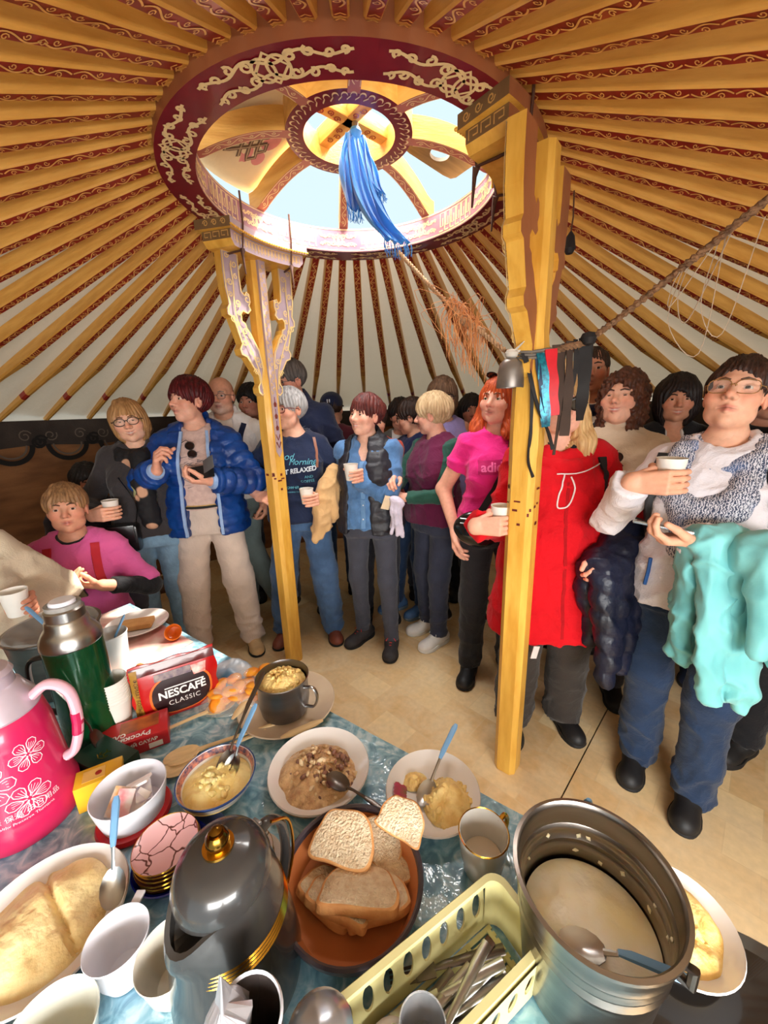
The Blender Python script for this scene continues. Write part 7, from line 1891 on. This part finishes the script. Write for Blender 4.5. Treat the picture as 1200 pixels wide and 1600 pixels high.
g = thing('sunglasses', 'sunglasses pushed up on the orange hair', 'sunglasses', (0, 0, 0)); wp = p.world(p.h2l([(0, .05, .118)])[0]); g.location = wp; g.rotation_euler = (math.radians(-50), 0, p.root.rotation_euler.z + math.radians(-34))
for q in (-1, 1):
    P = [(q * .03, 0, 0)] + [(q * .03 + .026 * math.cos(2 * PI * i / 16), 0, .02 * math.sin(2 * PI * i / 16)) for i in range(16)]; obj('lens', (P, [(0, i + 1, (i + 1) % 16 + 1) for i in range(16)]), GLS, g); obj('frame', tube(P[1:], .0025, 6, closed=True), BLKF, g)
# --- woman in the red coat behind the right post
p = Person('long-haired blonde woman in a red coat half hidden by the right post', .715, 1.585, 1.60, -4, 'f', 1.08, head=(-8, 4, 0), skin=(234, 178, 154), feet=((-.12, .0, 10), (.13, .03, -12)), res=.85)
c = p.grip('R', (.275, .22, 1.115), 50, hint=(-.15, -.35, -1)); paper_cup('paper cup with red print held by the red coat woman', p, c)
p.hand('L', (-.15, .20, .95), (.5, .75, -.2), (.4, -.4, -.5), (40, 45, 30), hint=(-.9, -.5, -.4))
p.body(); p.hair('long', hairmat('blonde_hair', (222, 184, 128), (178, 132, 80)), vol=.002, fringe=-.0, length=.05); p.glasses(BLKF, .026, .9, .003, GLS)
p.top('undershirt', BLACKC, .010, .95, (.3, .3), 'v'); us = p.torsosd
REDC = cloth('red_coat', (206, 14, 28), var=.1, scale=6, sheen=.05)
p.top('coat', REDC, .022, .56, (1.9, 1.9), 'wide', fold=.006, flare=.28, sarm=1.15, ndrop=.015); ct = p.torsosd
g = SD()
for q in range(14):
    a0, a1 = 2 * PI * q / 14, 2 * PI * (q + 1) / 14; f_ = lambda a: p.P(.125 * math.cos(a), -.01 + .105 * math.sin(a), 1.345 - .04 * math.sin(a)); g.cap(f_(a0), f_(a1), .026, .026, .02)
V, Q = g.mesh(.008); obj('collar', np_mesh('collar', V + vnormals(V, Q) * (.005 * noise3(V, 8, 50))[:, None], Q), REDC, p.root)
P, N = p.onto(spline([(.02, 0, 1.28), (.045, 0, 1.2), (.04, 0, 1.15), (.0, 0, 1.16), (-.015, 0, 1.22), (-.005, 0, 1.27)], 6), (0, -1, 0), .006, ct); obj('drawstring', tube([tuple(q) for q in P], .003, 6), mat('white_cord', (232, 220, 220), .7), p.root)
P, N = p.onto(spline([(-.14, 0, 1.315), (-.04, 0, 1.285), (.05, 0, 1.28)], 6), (0, -1, 0), .006, ct); obj('piping', tube([tuple(q) for q in P], .0025, 6), MATS['white_cord'], p.root)
P, N = p.onto(spline([(.005, 0, 1.25), (.0, 0, .95), (.0, 0, .6)], 10), (0, -1, 0), .001, ct); obj('front_seam', ribbon3(P, N, .012, .004), cloth('red_seam', (170, 8, 20)), p.root)
p.strap([(.145, 0, 1.335), (.14, 0, 1.25), (.155, 0, 1.15)], .034, .008, BLKP, name='pack_strap'); p.strap([(-.145, 0, 1.335), (-.15, 0, 1.25), (-.165, 0, 1.12)], .034, .008, BLKP, name='pack_strap')
p.trousers(cloth('grey_trousers', (60, 54, 50)), .02, 1.3, .006, .05, flareleg=1.25); p.shoes(BLKSHOE)
a = p.world(p.arms['L'][1] + (p.arms['L'][2] - p.arms['L'][1]) * .2); b = p.world(p.arms['L'][2])
NPUF = mat('navy_down', (24, 30, 54), .42, rgb2=(16, 20, 36), scale=8, spec=.5, bump=.25, bscale=70)
nj = drape('jacket_body', 'navy down jacket carried over the arm of the red coat woman', 'jacket', [(a.x - .0, a.y - .03, a.z + .0), ((a.x + b.x) / 2, (a.y + b.y) / 2 - .03, (a.z + b.z) / 2 + .0), (b.x - .06, b.y - .03, b.z - .03)], .42, .048, .042, NPUF, 14, 9, .04, .009, .004, .075, (.2, -1), .06, depth=.10)
njr = thing('down_jacket', 'navy down jacket carried over the arm of the red coat woman', 'jacket', tuple(nj.location)); l0 = nj.location.copy(); nj.parent = njr; nj.location = (0, 0, 0); del nj['label']; del nj['category']
obj('care_tag', box(.03, .003, .055, (0, 0, 0), .001), mat('paper_tag', (226, 216, 214), .6), njr, tuple(Vector((.60, 1.395, .52)) - l0), (0, .25, .3), label='white care tag')
# --- man in the grey-blue hoodie
p = Person('man in a grey and navy team hoodie at the back right', 1.175, 2.28, 1.79, -18, 'm', 1.02, head=(-10, 6, 0), skin=(206, 146, 118), res=1.0, lips=(164, 96, 86))
p.hand('L', (-.23, .1, .86), (0, .2, -1), (.8, 0, 0)); p.hand('R', (.23, .1, .86), (0, .2, -1), (-.8, 0, 0))
p.body(hands=False, brow=(70, 50, 38), beard=(170, 120, 100)); p.hair('man', MATS['brown_hair'], vol=-.003, fringe=-.006)
p.top('undershirt', cloth('white_under', (226, 224, 222)), .008, .95, (.3, .3), 'crew'); p.top('hoodie', cloth('grey_hoodie', (84, 90, 104)), .022, .86, (1.95, 1.95), 'v', fold=.005)
p.print_(text_shape('PATRIOTS', .06, bold=.002), mat('navy_print', (30, 42, 84), .8, var=0), 0, 1.20, .004)
scarf(p, NAVY, .028, .0, 1, 4, name='hood'); p.trousers(DARKT); p.shoes(BLKSHOE)
# --- woman in cream
p = Person('curly-haired woman in a cream turtleneck smiling upward', 1.08, 1.80, 1.615, -22, 'f', 1.16, head=(-24, 14, 0), skin=(236, 180, 152), res=.85, squint=.3, bust=1.1, lips=(196, 92, 88), smile=.9)
p.hand('R', (.2, .16, .96), (-.3, .6, -.3), (-.5, 0, -.5), (40, 40, 30)); p.hand('L', (-.2, .12, .92), (.1, .4, -.8), (.7, 0, 0))
p.body(brow=(90, 60, 46)); p.hair('curly', hairmat('chestnut_hair', (104, 60, 40), (58, 32, 22)), vol=.01, fringe=-.012, length=.02)
p.top('sweater', cloth('cream_knit', (226, 208, 182), var=.05), .018, .88, (1.9, 1.9), 'turtle', fold=.005)
hang_shades('brown sunglasses hanging on the front of the cream turtleneck', p.world(p.onto([(.02, 0, 1.29)], (0, -1, 0), .025)[0][0]), p.root.rotation_euler.z + .3, mat('brown_lens', (74, 44, 34), .08, coat=.5), BLKF)
e = p.h2l([(-.078, -.004, -.045)])[0]; obj('earring', tube([tuple(e + np.array((0, .012 * math.cos(q * PI / 6), -.012 + .014 * math.sin(q * PI / 6)))) for q in range(12)], .0016, 5, closed=True), GOLD, p.root)
p.trousers(DARKT, .016, 1.1); p.shoes(BLKSHOE)
a = p.world(p.arms['R'][2]); drape('carried_coat', 'pale lilac-grey raincoat held in front of the cream turtleneck woman', 'coat', [(a.x - .10, a.y - .03, a.z + .06), (a.x, a.y - .05, a.z + .04), (a.x + .10, a.y - .03, a.z + .0)], .36, .032, .026, cloth('lilac_coat', (176, 164, 172), var=.1), 21, 9, .035, .009, .006, depth=.06)
# --- dark-haired woman at the back right
p = Person('dark bobbed woman in black beside the tent wall at the right', 1.57, 2.14, 1.615, -24, 'f', 1.05, head=(-4, 0, 0), skin=(212, 152, 122), res=1.05, squint=.1, smile=.6)
p.hand('L', (-.2, .1, .86), (0, .2, -1), (.8, 0, 0)); p.hand('R', (.2, .1, .86), (0, .2, -1), (-.8, 0, 0))
p.body(hands=False); p.hair('bob', MATS['near_black_hair'], vol=.012, fringe=.002, part=.01, length=.01); p.top('undershirt', MATS['white_under'], .008, .95, (.3, .3), 'v'); p.top('jacket', BLACKC, .02, .86, (1.9, 1.9), 'v', opening=(.035, .05)); p.trousers(BLACKC); p.shoes(BLKSHOE)
# --- woman at the right front
p = Person('woman in glasses, white jumper and blue-grey scarf looking up at the right', 1.085, 1.245, 1.615, -46, 'f', 1.06, head=(-2, 17, -4), skin=(232, 178, 150), res=.68, feet=((-.10, .03, 0), (.10, -.03, 4)), iris='brown', smile=.1, fw=.96)
c = p.grip('R', (.09, .25, 1.30), 75, hint=(.5, -.25, -.9)); paper_cup('paper cup raised by the woman with glasses at the right', p, c)
p.hand('L', (-.0, .29, 1.14), (.75, .6, .0), (0, -.15, 1), (28, 40, 30), hint=(-.3, -.5, -1))
p.body(brow=(110, 78, 60)); p.hair('short', hairmat('dark_short_hair', (74, 48, 38), (40, 24, 20)), vol=.002, fringe=-.014, length=-.004, res=1.3)
p.glasses(GLDF, .0255, .72, .0013, CLEARL)
p.top('jumper', cloth('white_jumper', (226, 220, 226), var=.05), .014, .83, (1.99, 1.99), 'crew', fold=.006, cuff=.03, res=.011)
def scarf_mat():
    m = cloth('woven_scarf', (150, 160, 184), var=0); nt = m.node_tree; N = nt.nodes; L = nt.links; b = N['Principled BSDF']; tc = N.new('ShaderNodeTexCoord'); w_ = N.new('ShaderNodeTexWave'); w_.inputs['Scale'].default_value = 46; w_.inputs['Distortion'].default_value = 9; w_.inputs['Detail'].default_value = 3; w_.inputs['Detail Scale'].default_value = 3
    n = N.new('ShaderNodeTexNoise'); n.inputs['Scale'].default_value = 7; L.new(tc.outputs['Object'], n.inputs['Vector']); L.new(tc.outputs['Object'], w_.inputs['Vector'])
    cr = N.new('ShaderNodeValToRGB'); e = cr.color_ramp.elements; e[0].position = .4; e[0].color = lin((64, 72, 96)); e[1].position = .6; e[1].color = lin((206, 206, 216)); L.new(w_.outputs['Fac'], cr.inputs[0])
    mx = N.new('ShaderNodeMix'); mx.data_type = 'RGBA'; mx.inputs[7].default_value = lin((104, 138, 196)); r = N.new('ShaderNodeMapRange'); r.inputs[1].default_value = .5; r.inputs[2].default_value = .7; r.inputs[4].default_value = .6; L.new(n.outputs['Fac'], r.inputs[0]); L.new(r.outputs[0], mx.inputs[0]); L.new(cr.outputs[0], mx.inputs[6]); L.new(mx.outputs[2], b.inputs['Base Color']); return m
scarf(p, scarf_mat(), .032, .05, 2, 6, [((.09, .03, 1.37), (.10, .115, 1.25), .035, .04), ((-.09, .03, 1.37), (-.06, .125, 1.22), .035, .045), ((.10, .115, 1.25), (.03, .16, 1.16), .04, .05), ((-.06, .125, 1.22), (.03, .16, 1.16), .045, .05), ((.03, .16, 1.16), (.05, .16, 1.06), .045, .03)])
for sg in (-1, 1): p.strap([(sg * .135, 0, 1.355), (sg * .145, 0, 1.27), (sg * .155, 0, 1.15), (sg * .17, 0, 1.06)], .055, .014, BLKP, name='pack_strap', off=.01)
obj('lanyard', tube([tuple(q) for q in p.onto([(.12, 0, 1.0), (.125, 0, .95), (.13, 0, .9)], (0, -1, 0), .01)[0]], .006, 6), mat('blue_lanyard', (40, 90, 160), .6), p.root)
p.trousers(JEAND, .016, 1.12, .007, .045, flareleg=1.15); p.shoes(BLKSHOE, None, None, .007)
W = p.arms['L'][2]; w = p.world(W + np.array((.075, .035, .032)))
ph = thing('phone', 'dark glass phone lying in the hand of the right front woman', 'phone', tuple(w), rot=(math.radians(12), math.radians(-6), p.root.rotation_euler.z + .2))
obj('phone_body', box(.145, .072, .009, (0, 0, 0), .003), mat('phone_rim', (170, 176, 178), .25, .8), ph); obj('screen', box(.138, .066, .001, (0, 0, .005)), mat('screen_glass', (40, 48, 56), .05, var=.3, coat=.8), ph)
S, E, W = p.arms['L']; q0 = p.world(E + (W - E) * .1); q1 = p.world(E + (W - E) * .55); q2 = p.world(W + np.array((.0, 0, -.0)))
TEAL = mat('teal_softshell', (126, 204, 206), .6, rgb2=(98, 178, 184), scale=5, sheen=.2, bump=.06, bscale=180)
tj = drape('jacket_body', 'turquoise softshell jacket hanging over the forearm of the right front woman', 'jacket', [(q0.x - .04, q0.y - .08, q0.z + .05), (q1.x - .03, q1.y - .06, q1.z + .04), (q2.x + .0, q2.y - .02, q2.z + .0)], .48, .032, .026, TEAL, 33, 13, .022, .0075, .008, 0, (0.2, -1), .06, depth=.06)
ts = drape('sleeve', 'turquoise jacket sleeve with ribbed cuff hanging in front of the jacket', 'jacket sleeve', [(q0.x - .03, q0.y - .155, q0.z + .03), (q0.x - .06, q0.y - .16, q0.z + .04), (q1.x - .02, q1.y - .14, q1.z + .03)], .27, .05, .034, TEAL, 35, 4, .014, .0085, .004, depth=.02)
tjr = thing('softshell_jacket', 'turquoise softshell jacket hanging over the forearm of the right front woman', 'jacket', tuple(tj.location)); l0 = tj.location.copy()
for q in (tj, ts):
    q.parent = tjr; q.location = q.location - l0; del q['label']; del q['category']
# --- people cut by the right edge
p = Person('person in black with dark jeans behind the turquoise jacket', 1.78, 1.84, 1.63, -40, 'f', 1.05, head=(0, 0, 0), skin=(216, 160, 134), res=1.2, feet=((-.12, .05, 20), (.1, .02, 0)))
p.hand('L', (-.2, .1, .86), (0, .2, -1), (.8, 0, 0)); p.hand('R', (.2, .1, .86), (0, .2, -1), (-.8, 0, 0))
p.body(); p.hair('bob', MATS['brown_hair']); p.top('jacket', BLACKC, .02, .72); p.trousers(JEAND, .016, 1.1); p.shoes(mat('navy_shoe', (24, 34, 58), .6, var=.1))
p = Person('person in lavender top cut by the right edge of the picture', 1.66, 1.36, 1.60, -50, 'f', 1.1, skin=(222, 168, 142), res=1.15, feet=((-.1, -.02, 8), (.1, .10, -20)))
p.hand('R', (.08, .26, 1.02), (-.4, .8, 0), (-.3, 0, -.7), (35, 40, 30)); p.hand('L', (-.2, .1, .88), (0, .3, -1), (.8, 0, 0))
p.body(); p.hair('bob', MATS['taupe_hair']); p.top('top', cloth('lavender_jersey', (188, 170, 208)), .016, .86, (1.9, 1.9)); p.trousers(BLACKC, .016, 1.1); p.shoes(BLKSHOE)
w = p.world(p.arms['R'][2]); drape('pink_cardigan', 'pale pink cardigan carried at the right edge of the picture', 'cardigan', [(w.x - .05, w.y + .02, w.z + .05), (w.x + .02, w.y + .03, w.z + .05), (w.x + .1, w.y + .05, w.z + .06)], .26, .03, .026, cloth('pale_pink_knit', (214, 168, 160)), 41, 7, .02, .010, .005)
# --- the seated people at the left
def bench(label, x, y, rz, L, up=0):
    t = thing('bench', label, 'bench', (x, y, 0), rz); wm = mat('bench_wood', (120, 78, 48), .6, var=.15, stretch=(1, 8, 8))
    for i in range(3): obj('slat', box(L, .085, .025, (0, -.1 + i * .1, .345 + up), .004), wm, t)
    for sx in (-1, 1):
        for sy in (-1, 1): obj('leg', box(.05, .05, .333 + up, (sx * (L / 2 - .08), sy * .1, .1665 + up / 2), .004), wm, t)
p = Person('seated woman in a pink jumper with red pack straps holding a phone', -1.50, 1.80, 1.58, 24, 'f', 1.04, head=(8, 8, 0), skin=(214, 156, 128), seat=.36, res=.95, squint=.2, feet=((-.12, .0, 0), (.12, .0, 0)))
p.hand('L', (-.14, .24, 1.20), (.75, .3, .3), (-.2, -.3, .8), (35, 40, 30), hint=(-.7, -.4, -.6)); p.hand('R', (.06, .26, 1.17), (-.9, .3, .1), (0, -.2, .8), (35, 40, 30), hint=(.7, -.4, -.6))
p.body(brow=(120, 90, 66)); p.hair('short', hairmat('dark_blonde_hair', (170, 128, 86), (112, 80, 52)), vol=.006, fringe=.008, length=.02)
p.top('dark_undershirt', BLACKC, .010, .9, (1.85, 1.85), 'crew'); p.top('jumper', cloth('pink_jumper', (226, 104, 166), rgb2=(196, 84, 150), scale=3), .018, .95, (.97, .97), 'crew', fold=.005, ndrop=.012)
for sg in (-1, 1): p.strap([(sg * .095, 0, 1.365), (sg * .10, 0, 1.29), (sg * .115, 0, 1.18)], .035, .01, mat('red_strap', (180, 20, 40), .6), name='pack_strap')
p.trousers(JEAND, .016, 1.15); p.shoes(BLKSHOE)
w = p.world((p.arms['L'][2] + p.arms['R'][2]) / 2 + np.array((.0, .06, .045))); ph = thing('phone', 'black phone held by the seated woman in pink', 'phone', tuple(w), rot=(math.radians(50), 0, p.root.rotation_euler.z)); obj('phone_body', box(.075, .15, .01, (0, 0, 0), .003), MATS['phone_black'], ph); obj('case_back', box(.07, .145, .002, (0, 0, -.006)), mat('case_gold', (120, 104, 70), .4), ph)
bench('low wooden bench under the seated woman in pink', -1.52, 1.86, math.radians(24), .6)
p = Person('dark-haired seated person in a navy anorak behind the pink jumper woman', -1.80, 2.36, 1.62, 32, 'm', 1.05, head=(14, -4, 0), skin=(176, 118, 96), seat=.38, res=1.25, feet=((-.12, 0, 0), (.12, 0, 0)))
p.hand('L', (-.12, .26, .98), (.3, .8, 0), (.6, 0, .4)); p.hand('R', (.12, .26, .98), (-.3, .8, 0), (-.6, 0, .4))
p.body(); p.hair('man', MATS['black_hair'], vol=.006); p.top('anorak', cloth('navy_anorak', (34, 38, 58), rough=.5), .026, .88, (1.95, 1.95), 'stand'); scarf(p, MATS['navy_anorak'], .034, 0, 1, 2, name='hood'); p.trousers(DARKT); p.shoes(BLKSHOE)
bench('low wooden bench under the seated person in navy', -1.83, 2.42, math.radians(32), .6)
p = Person('seated person in a beige jacket cut by the left edge of the picture', -1.50, 1.215, 1.60, 52, 'f', 1.15, head=(0, 0, 0), skin=(206, 146, 120), seat=.52, res=1.0, feet=((-.12, 0, 0), (.12, 0, 0)))
c = p.grip('L', (-.15, .22, 1.16), 235, hint=(-.8, -.5, -.6)); paper_cup('paper cup held by the beige-jacketed person at the left edge', p, c)
p.hand('R', (.1, .26, 1.0), (-.5, .7, .2), (-.5, 0, .5))
p.body(); p.hair('bob', MATS['brown_hair']); p.top('jacket', cloth('beige_jacket', (196, 182, 158), rough=.6), .028, .88, (1.9, 1.9), 'stand', fold=.006, sarm=1.2, cuff=.03); p.trousers(BLACKC); p.shoes(BLKSHOE)
bench('low wooden bench under the beige-jacketed person', -1.54, 1.24, math.radians(52), .55, .12)
# ================================================================ rope, scarf, bell and ribbons
BLUE = mat('blue_silk', (66, 150, 226), .45, rgb2=(36, 118, 204), scale=10, stretch=(1, 1, .3), sheen=.3)
ap = np.array((-0.062, 1.765, 2.50))
kh = thing('ceremonial_scarf', 'bright blue silk scarf knotted to the crown hub and hanging down', 'scarf', tuple(ap))
def silk(name, P, w0, w1, seed, pleats=4):
    P = spline(P, 8); n = len(P); v = []; f = []; m = 16; rr = random.Random(seed)
    for i, p in enumerate(P):
        t = i / (n - 1); w = w0 + (w1 - w0) * t
        for k in range(m + 1):
            u = k / m - .5
            v.append((p[0] + u * w * .9 + .004 * math.sin(t * 9 + k), p[1] + .014 * math.sin(u * pleats * 2 * PI + t * 3 + seed) * (.5 + t) + u * w * .3, p[2] + .006 * math.sin(u * 9 + t * 5)))
    for i in range(n - 1):
        for k in range(m): f.append((i * (m + 1) + k, i * (m + 1) + k + 1, (i + 1) * (m + 1) + k + 1, (i + 1) * (m + 1) + k))
    o = obj(name, (v, f), BLUE, kh); s_ = o.modifiers.new('thickness', 'SOLIDIFY'); s_.thickness = .002
    return v[-(m + 1):]
e1 = silk('long_tail', [(0, -.005, -.01), (.01, -.012, -.09), (.035, -.02, -.2), (.08, -.035, -.30), (.145, -.06, -.385)], .075, .115, 1)
e2 = silk('short_tail', [(-.005, .0, -.01), (-.035, -.004, -.08), (-.028, -.01, -.17), (-.015, -.012, -.25)], .07, .06, 3, 3)
e3 = silk('side_tail', [(.01, 0, -.01), (.04, .01, -.08), (.062, .01, -.16), (.085, .01, -.2)], .06, .05, 5, 3)
mb = MB(); rr = random.Random(3)
for e, L in ((e1, .05), (e2, .04), (e3, .02)):
    for p in e:
        for q in range(2): mb.add(tube([p, (p[0] + rr.uniform(-.004, .008), p[1], p[2] - L * .5), (p[0] + rr.uniform(-.008, .012), p[1], p[2] - L * rr.uniform(.8, 1.1))], .0011, 4))
obj('fringe', mb.get()[:2], BLUE, kh, kind='stuff')
obj('knot', lathe([(0, .02), (.018, .012), (.024, 0), (.016, -.02), (.008, -.03)], 14), BLUE, kh)
obj('hub_cord', tube([(0, 0, .05), (.0, 0, .0)], .012, 8), mat('grey_rope', (120, 112, 104), .8), kh)
# rope from the scarf to the post, then up to the rafters at the right
ROPE = mat('hemp_rope', (196, 160, 120), .85, rgb2=(158, 118, 84), scale=60, bump=.5, bscale=300)
DROPE = mat('dark_hemp_rope', (150, 112, 80), .85, rgb2=(104, 76, 56), scale=60, bump=.5, bscale=300)
def twisted(name, label, P, r, m, strands=2, pitch=.03):
    t = thing(name, label, 'rope', tuple(P[0])); Q = [np.array(p) - np.array(P[0]) for p in spline(P, 14)]; acc = 0
    for s_ in range(strands):
        out = []; acc = 0
        for i, q in enumerate(Q):
            d = Q[min(i + 1, len(Q) - 1)] - Q[max(i - 1, 0)]; d = d / (np.linalg.norm(d) + 1e-9)
            if i: acc += np.linalg.norm(Q[i] - Q[i - 1])
            a1 = np.cross(d, (0, 0, 1.0)); a1 /= np.linalg.norm(a1) + 1e-9; a2 = np.cross(d, a1); a = 2 * PI * (acc / pitch + s_ / strands)
            out.append(tuple(q + (a1 * math.cos(a) + a2 * math.sin(a)) * r * .55))
        obj('strand', tube(out, r * .62, 6), m, t)
    return t
K = (0.085, 1.70, 2.085)
def fine(P, n):   # straight-ish run resampled
    return [tuple(np.array(P[0]) * (1 - i / n) + np.array(P[1]) * i / n + np.array((0, 0, -.02 * math.sin(PI * i / n)))) for i in range(n + 1)]
twisted('pale_rope', 'pale twisted rope running from the blue scarf down to the bell', fine([K, (0.425, 1.335, 1.655)], 10), .0075, ROPE)
tf = thing('straw_tuft', 'loose tuft of frayed orange straw tied on the pale rope', 'straw tuft', (0.30, 1.47, 1.80))
mb = MB(); rr = random.Random(7)
for i in range(150):
    b = rr.uniform(-.05, .05); s0 = (b * .9 + rr.gauss(0, .006), -b * .8 + rr.gauss(0, .006), .02 - b * 1.1 + rr.gauss(0, .006))
    L = rr.uniform(.06, .2) if rr.random() < .75 else rr.uniform(.03, .09); dx, dy = rr.gauss(0, .028), rr.gauss(0, .028)
    if rr.random() < .25: mid = (s0[0] + dx * 2, s0[1] + dy * 2, s0[2] + rr.uniform(-.02, .04))
    else: mid = (s0[0] + dx, s0[1] + dy, s0[2] - L * .5)
    mb.add(tube(spline([s0, mid, (s0[0] + dx * rr.uniform(.3, 1.2), s0[1] + dy * rr.uniform(.3, 1.2), s0[2] - L)], 4), .0011, 3))
obj('straw', mb.get()[:2], mat('orange_straw', (226, 162, 104), .8, rgb2=(198, 122, 70), scale=40), tf, kind='stuff')
obj('binding', tube(fine([(-.05, .045, .06), (.055, -.05, -.055)], 6), [.008, .013, .015, .015, .014, .012, .008], 8), ROPE, tf)
bell = thing('hanging_bell', 'small grey metal bell tied to the right post', 'bell', (0.418, 1.315, 1.555))
obj('bell_body', lathe([(.042, 0), (.043, .004), (.040, .05), (.034, .075), (.02, .088), (.008, .092), (.006, .088), (.018, .084), (.031, .072), (.037, .05), (.039, .002), (.042, 0)], 32), mat('grey_metal', (150, 144, 138), .4, .7, rgb2=(120, 112, 108), scale=12), bell)
obj('rag_knot', lathe([(.006, .088), (.018, .094), (.022, .105), (.014, .115), (.0, .118)], 12), mat('white_rag', (206, 200, 190), .9, bump=.3), bell)
obj('rag_end', tube([(.0, -.005, .105), (.015, -.02, .12), (.03, -.025, .135)], [.008, .006, .003], 6, flat=.4), MATS['white_rag'], bell); obj('rag_end', tube([(.0, .0, .108), (.03, .01, .112), (.06, .02, .105)], [.01, .012, .008], 6, flat=.5), MATS['white_rag'], bell)
pb = (0.496, 1.35)
wr = thing('post_cord', 'pale cord wound round the right post above the ribbons', 'cord', (pb[0], pb[1], 1.655))
for k in range(3): obj('turn', tube([(.062 * math.cos(2 * PI * q / 16), .062 * math.sin(2 * PI * q / 16), -.01 + .009 * k + .004 * math.sin(q)) for q in range(16)], .0045, 6, closed=True), MATS['grey_rope'], wr)
def ribbon(label, name, P, w, m, seed=0, twist=.6, th=.003):
    Q = [np.array(q) for q in spline(P, 8)]; n = len(Q); N = []
    for i in range(n): a = -PI / 2 + twist * math.sin(i / n * 5 + seed); N.append(np.array((math.cos(a), math.sin(a), 0)))
    W = [w * (1 + .12 * math.sin(i * .9 + seed)) for i in range(n)]
    return obj(name, ribbon3([q - Q[0] for q in Q], N, W, th), m, None, tuple(Q[0]), label=label, cat='ribbon', group='ribbons on the right post')
RED = mat('red_ribbon', (206, 16, 36), .5, var=.1, scale=30); TQR = mat('teal_sequin', (20, 130, 150), .3, rgb2=(10, 60, 84), scale=90, metal=.3); BLR = mat('black_ribbon', (30, 27, 28), .7, var=.2); WISP = mat('brown_hairband', (70, 54, 46), .8)
z = 1.665
ribbon('wide red ribbon hanging from the right post', 'red_ribbon', [(pb[0] + .035, pb[1] - .062, z), (pb[0] + .045, pb[1] - .066, z - .10), (pb[0] + .055, pb[1] - .066, z - .20)], .036, RED, 1, .15)
ribbon('glittering teal ribbon hanging from the right post', 'teal_ribbon', [(pb[0] + .004, pb[1] - .064, z - .01), (pb[0] + .018, pb[1] - .068, z - .1), (pb[0] + .034, pb[1] - .066, z - .235)], .03, TQR, 2, .3)
ribbon('narrow dark blue ribbon beside the teal one', 'blue_ribbon', [(pb[0] - .008, pb[1] - .06, z - .01), (pb[0] + .004, pb[1] - .066, z - .08), (pb[0] + .03, pb[1] - .064, z - .19)], .014, mat('navy_ribbon', (20, 50, 84), .5), 3)
ribbon('long black ribbon trailing down the front of the right post', 'black_ribbon', [(pb[0] - .05, pb[1] - .055, z - .01), (pb[0] - .02, pb[1] - .062, z - .1), (pb[0] - .01, pb[1] - .058, z - .24), (pb[0] - .012, pb[1] - .056, z - .34), (pb[0] + .008, pb[1] - .056, z - .40)], .010, BLR, 4)
ribbon('short black ribbon crossing the front of the right post', 'black_ribbon', [(pb[0] - .04, pb[1] - .058, z - .02), (pb[0] + .0, pb[1] - .066, z - .16), (pb[0] + .045, pb[1] - .06, z - .25), (pb[0] + .07, pb[1] - .05, z - .31)], .012, BLR, 5)
X0 = np.array((0.655, 1.345, 1.70))
for i, (dx, dz, w, L, lb, m) in enumerate(((-.075, -.015, .045, .22, 'broad brown-black horsehair band nearest the red ribbon', WISP), (-.04, -.005, .03, .30, 'long thin brown horsehair strand beside the red ribbon', WISP), (-.02, .0, .016, .16, 'short dark strand between the horsehair bands', BLR), (.012, .004, .04, .26, 'wide black ribbon hanging from the rope knot', BLR), (-.055, -.01, .012, .36, 'longest wispy dark strand reaching the red coat', WISP), (.03, .01, .018, .14, 'small black ribbon end right of the rope knot', BLR))):
    a = X0 + np.array((dx, .004 * i, dz)); ribbon(lb, 'black_ribbon', [tuple(a), tuple(a + (.004, -.01, -L * .5)), tuple(a + (-.006 + .01 * (i % 2), -.006, -L))], w, m, i, .5)
twisted('dark_rope', 'brown twisted rope rising from the post to the rafters at the right', [(pb[0] + .05, pb[1], 1.66), (0.60, 1.345, 1.675), (0.676, 1.33, 1.70), (0.78, 1.16, 1.815), (0.87, 1.0, 1.925), (0.95, .85, 2.02)], .0105, DROPE, 3, .04)
obj('rope_knot', lathe([(0, .02), (.02, .014), (.026, 0), (.018, -.018), (0, -.024)], 12), BLR, None, (0.668, 1.335, 1.70), label='black knot where the ribbons hang on the brown rope', cat='knot')
mb = MB(); rr = random.Random(11)
ll = thing('loose_twine', 'loose grey twine loops dangling from the brown rope at the right', 'twine', (0.80, 1.13, 1.84))
for i in range(4):
    a = rr.uniform(-.05, .05); obj('loop', tube(spline([(a, -a, a), (a - .02, -a, -.05 - .03 * i), (a + .03 * (i - 1), -a - .02, -.10 - .04 * i), (a + .05, -a - .06, .06)], 6), .0014, 4), mat('grey_twine', (170, 150, 130), .8), ll)
tl = thing('hanging_tassel', 'dark tassel on a cord hanging from the right lintel', 'tassel', (0.70, 1.60, 2.19))
obj('cord', tube([(0, 0, .03), (.004, 0, -.05), (.0, 0, -.1)], .0028, 6), MATS['dark_cord'], tl); obj('tuft', lathe([(.004, -.095), (.014, -.11), (.02, -.15), (.012, -.165), (0, -.168)], 12), BLR, tl)
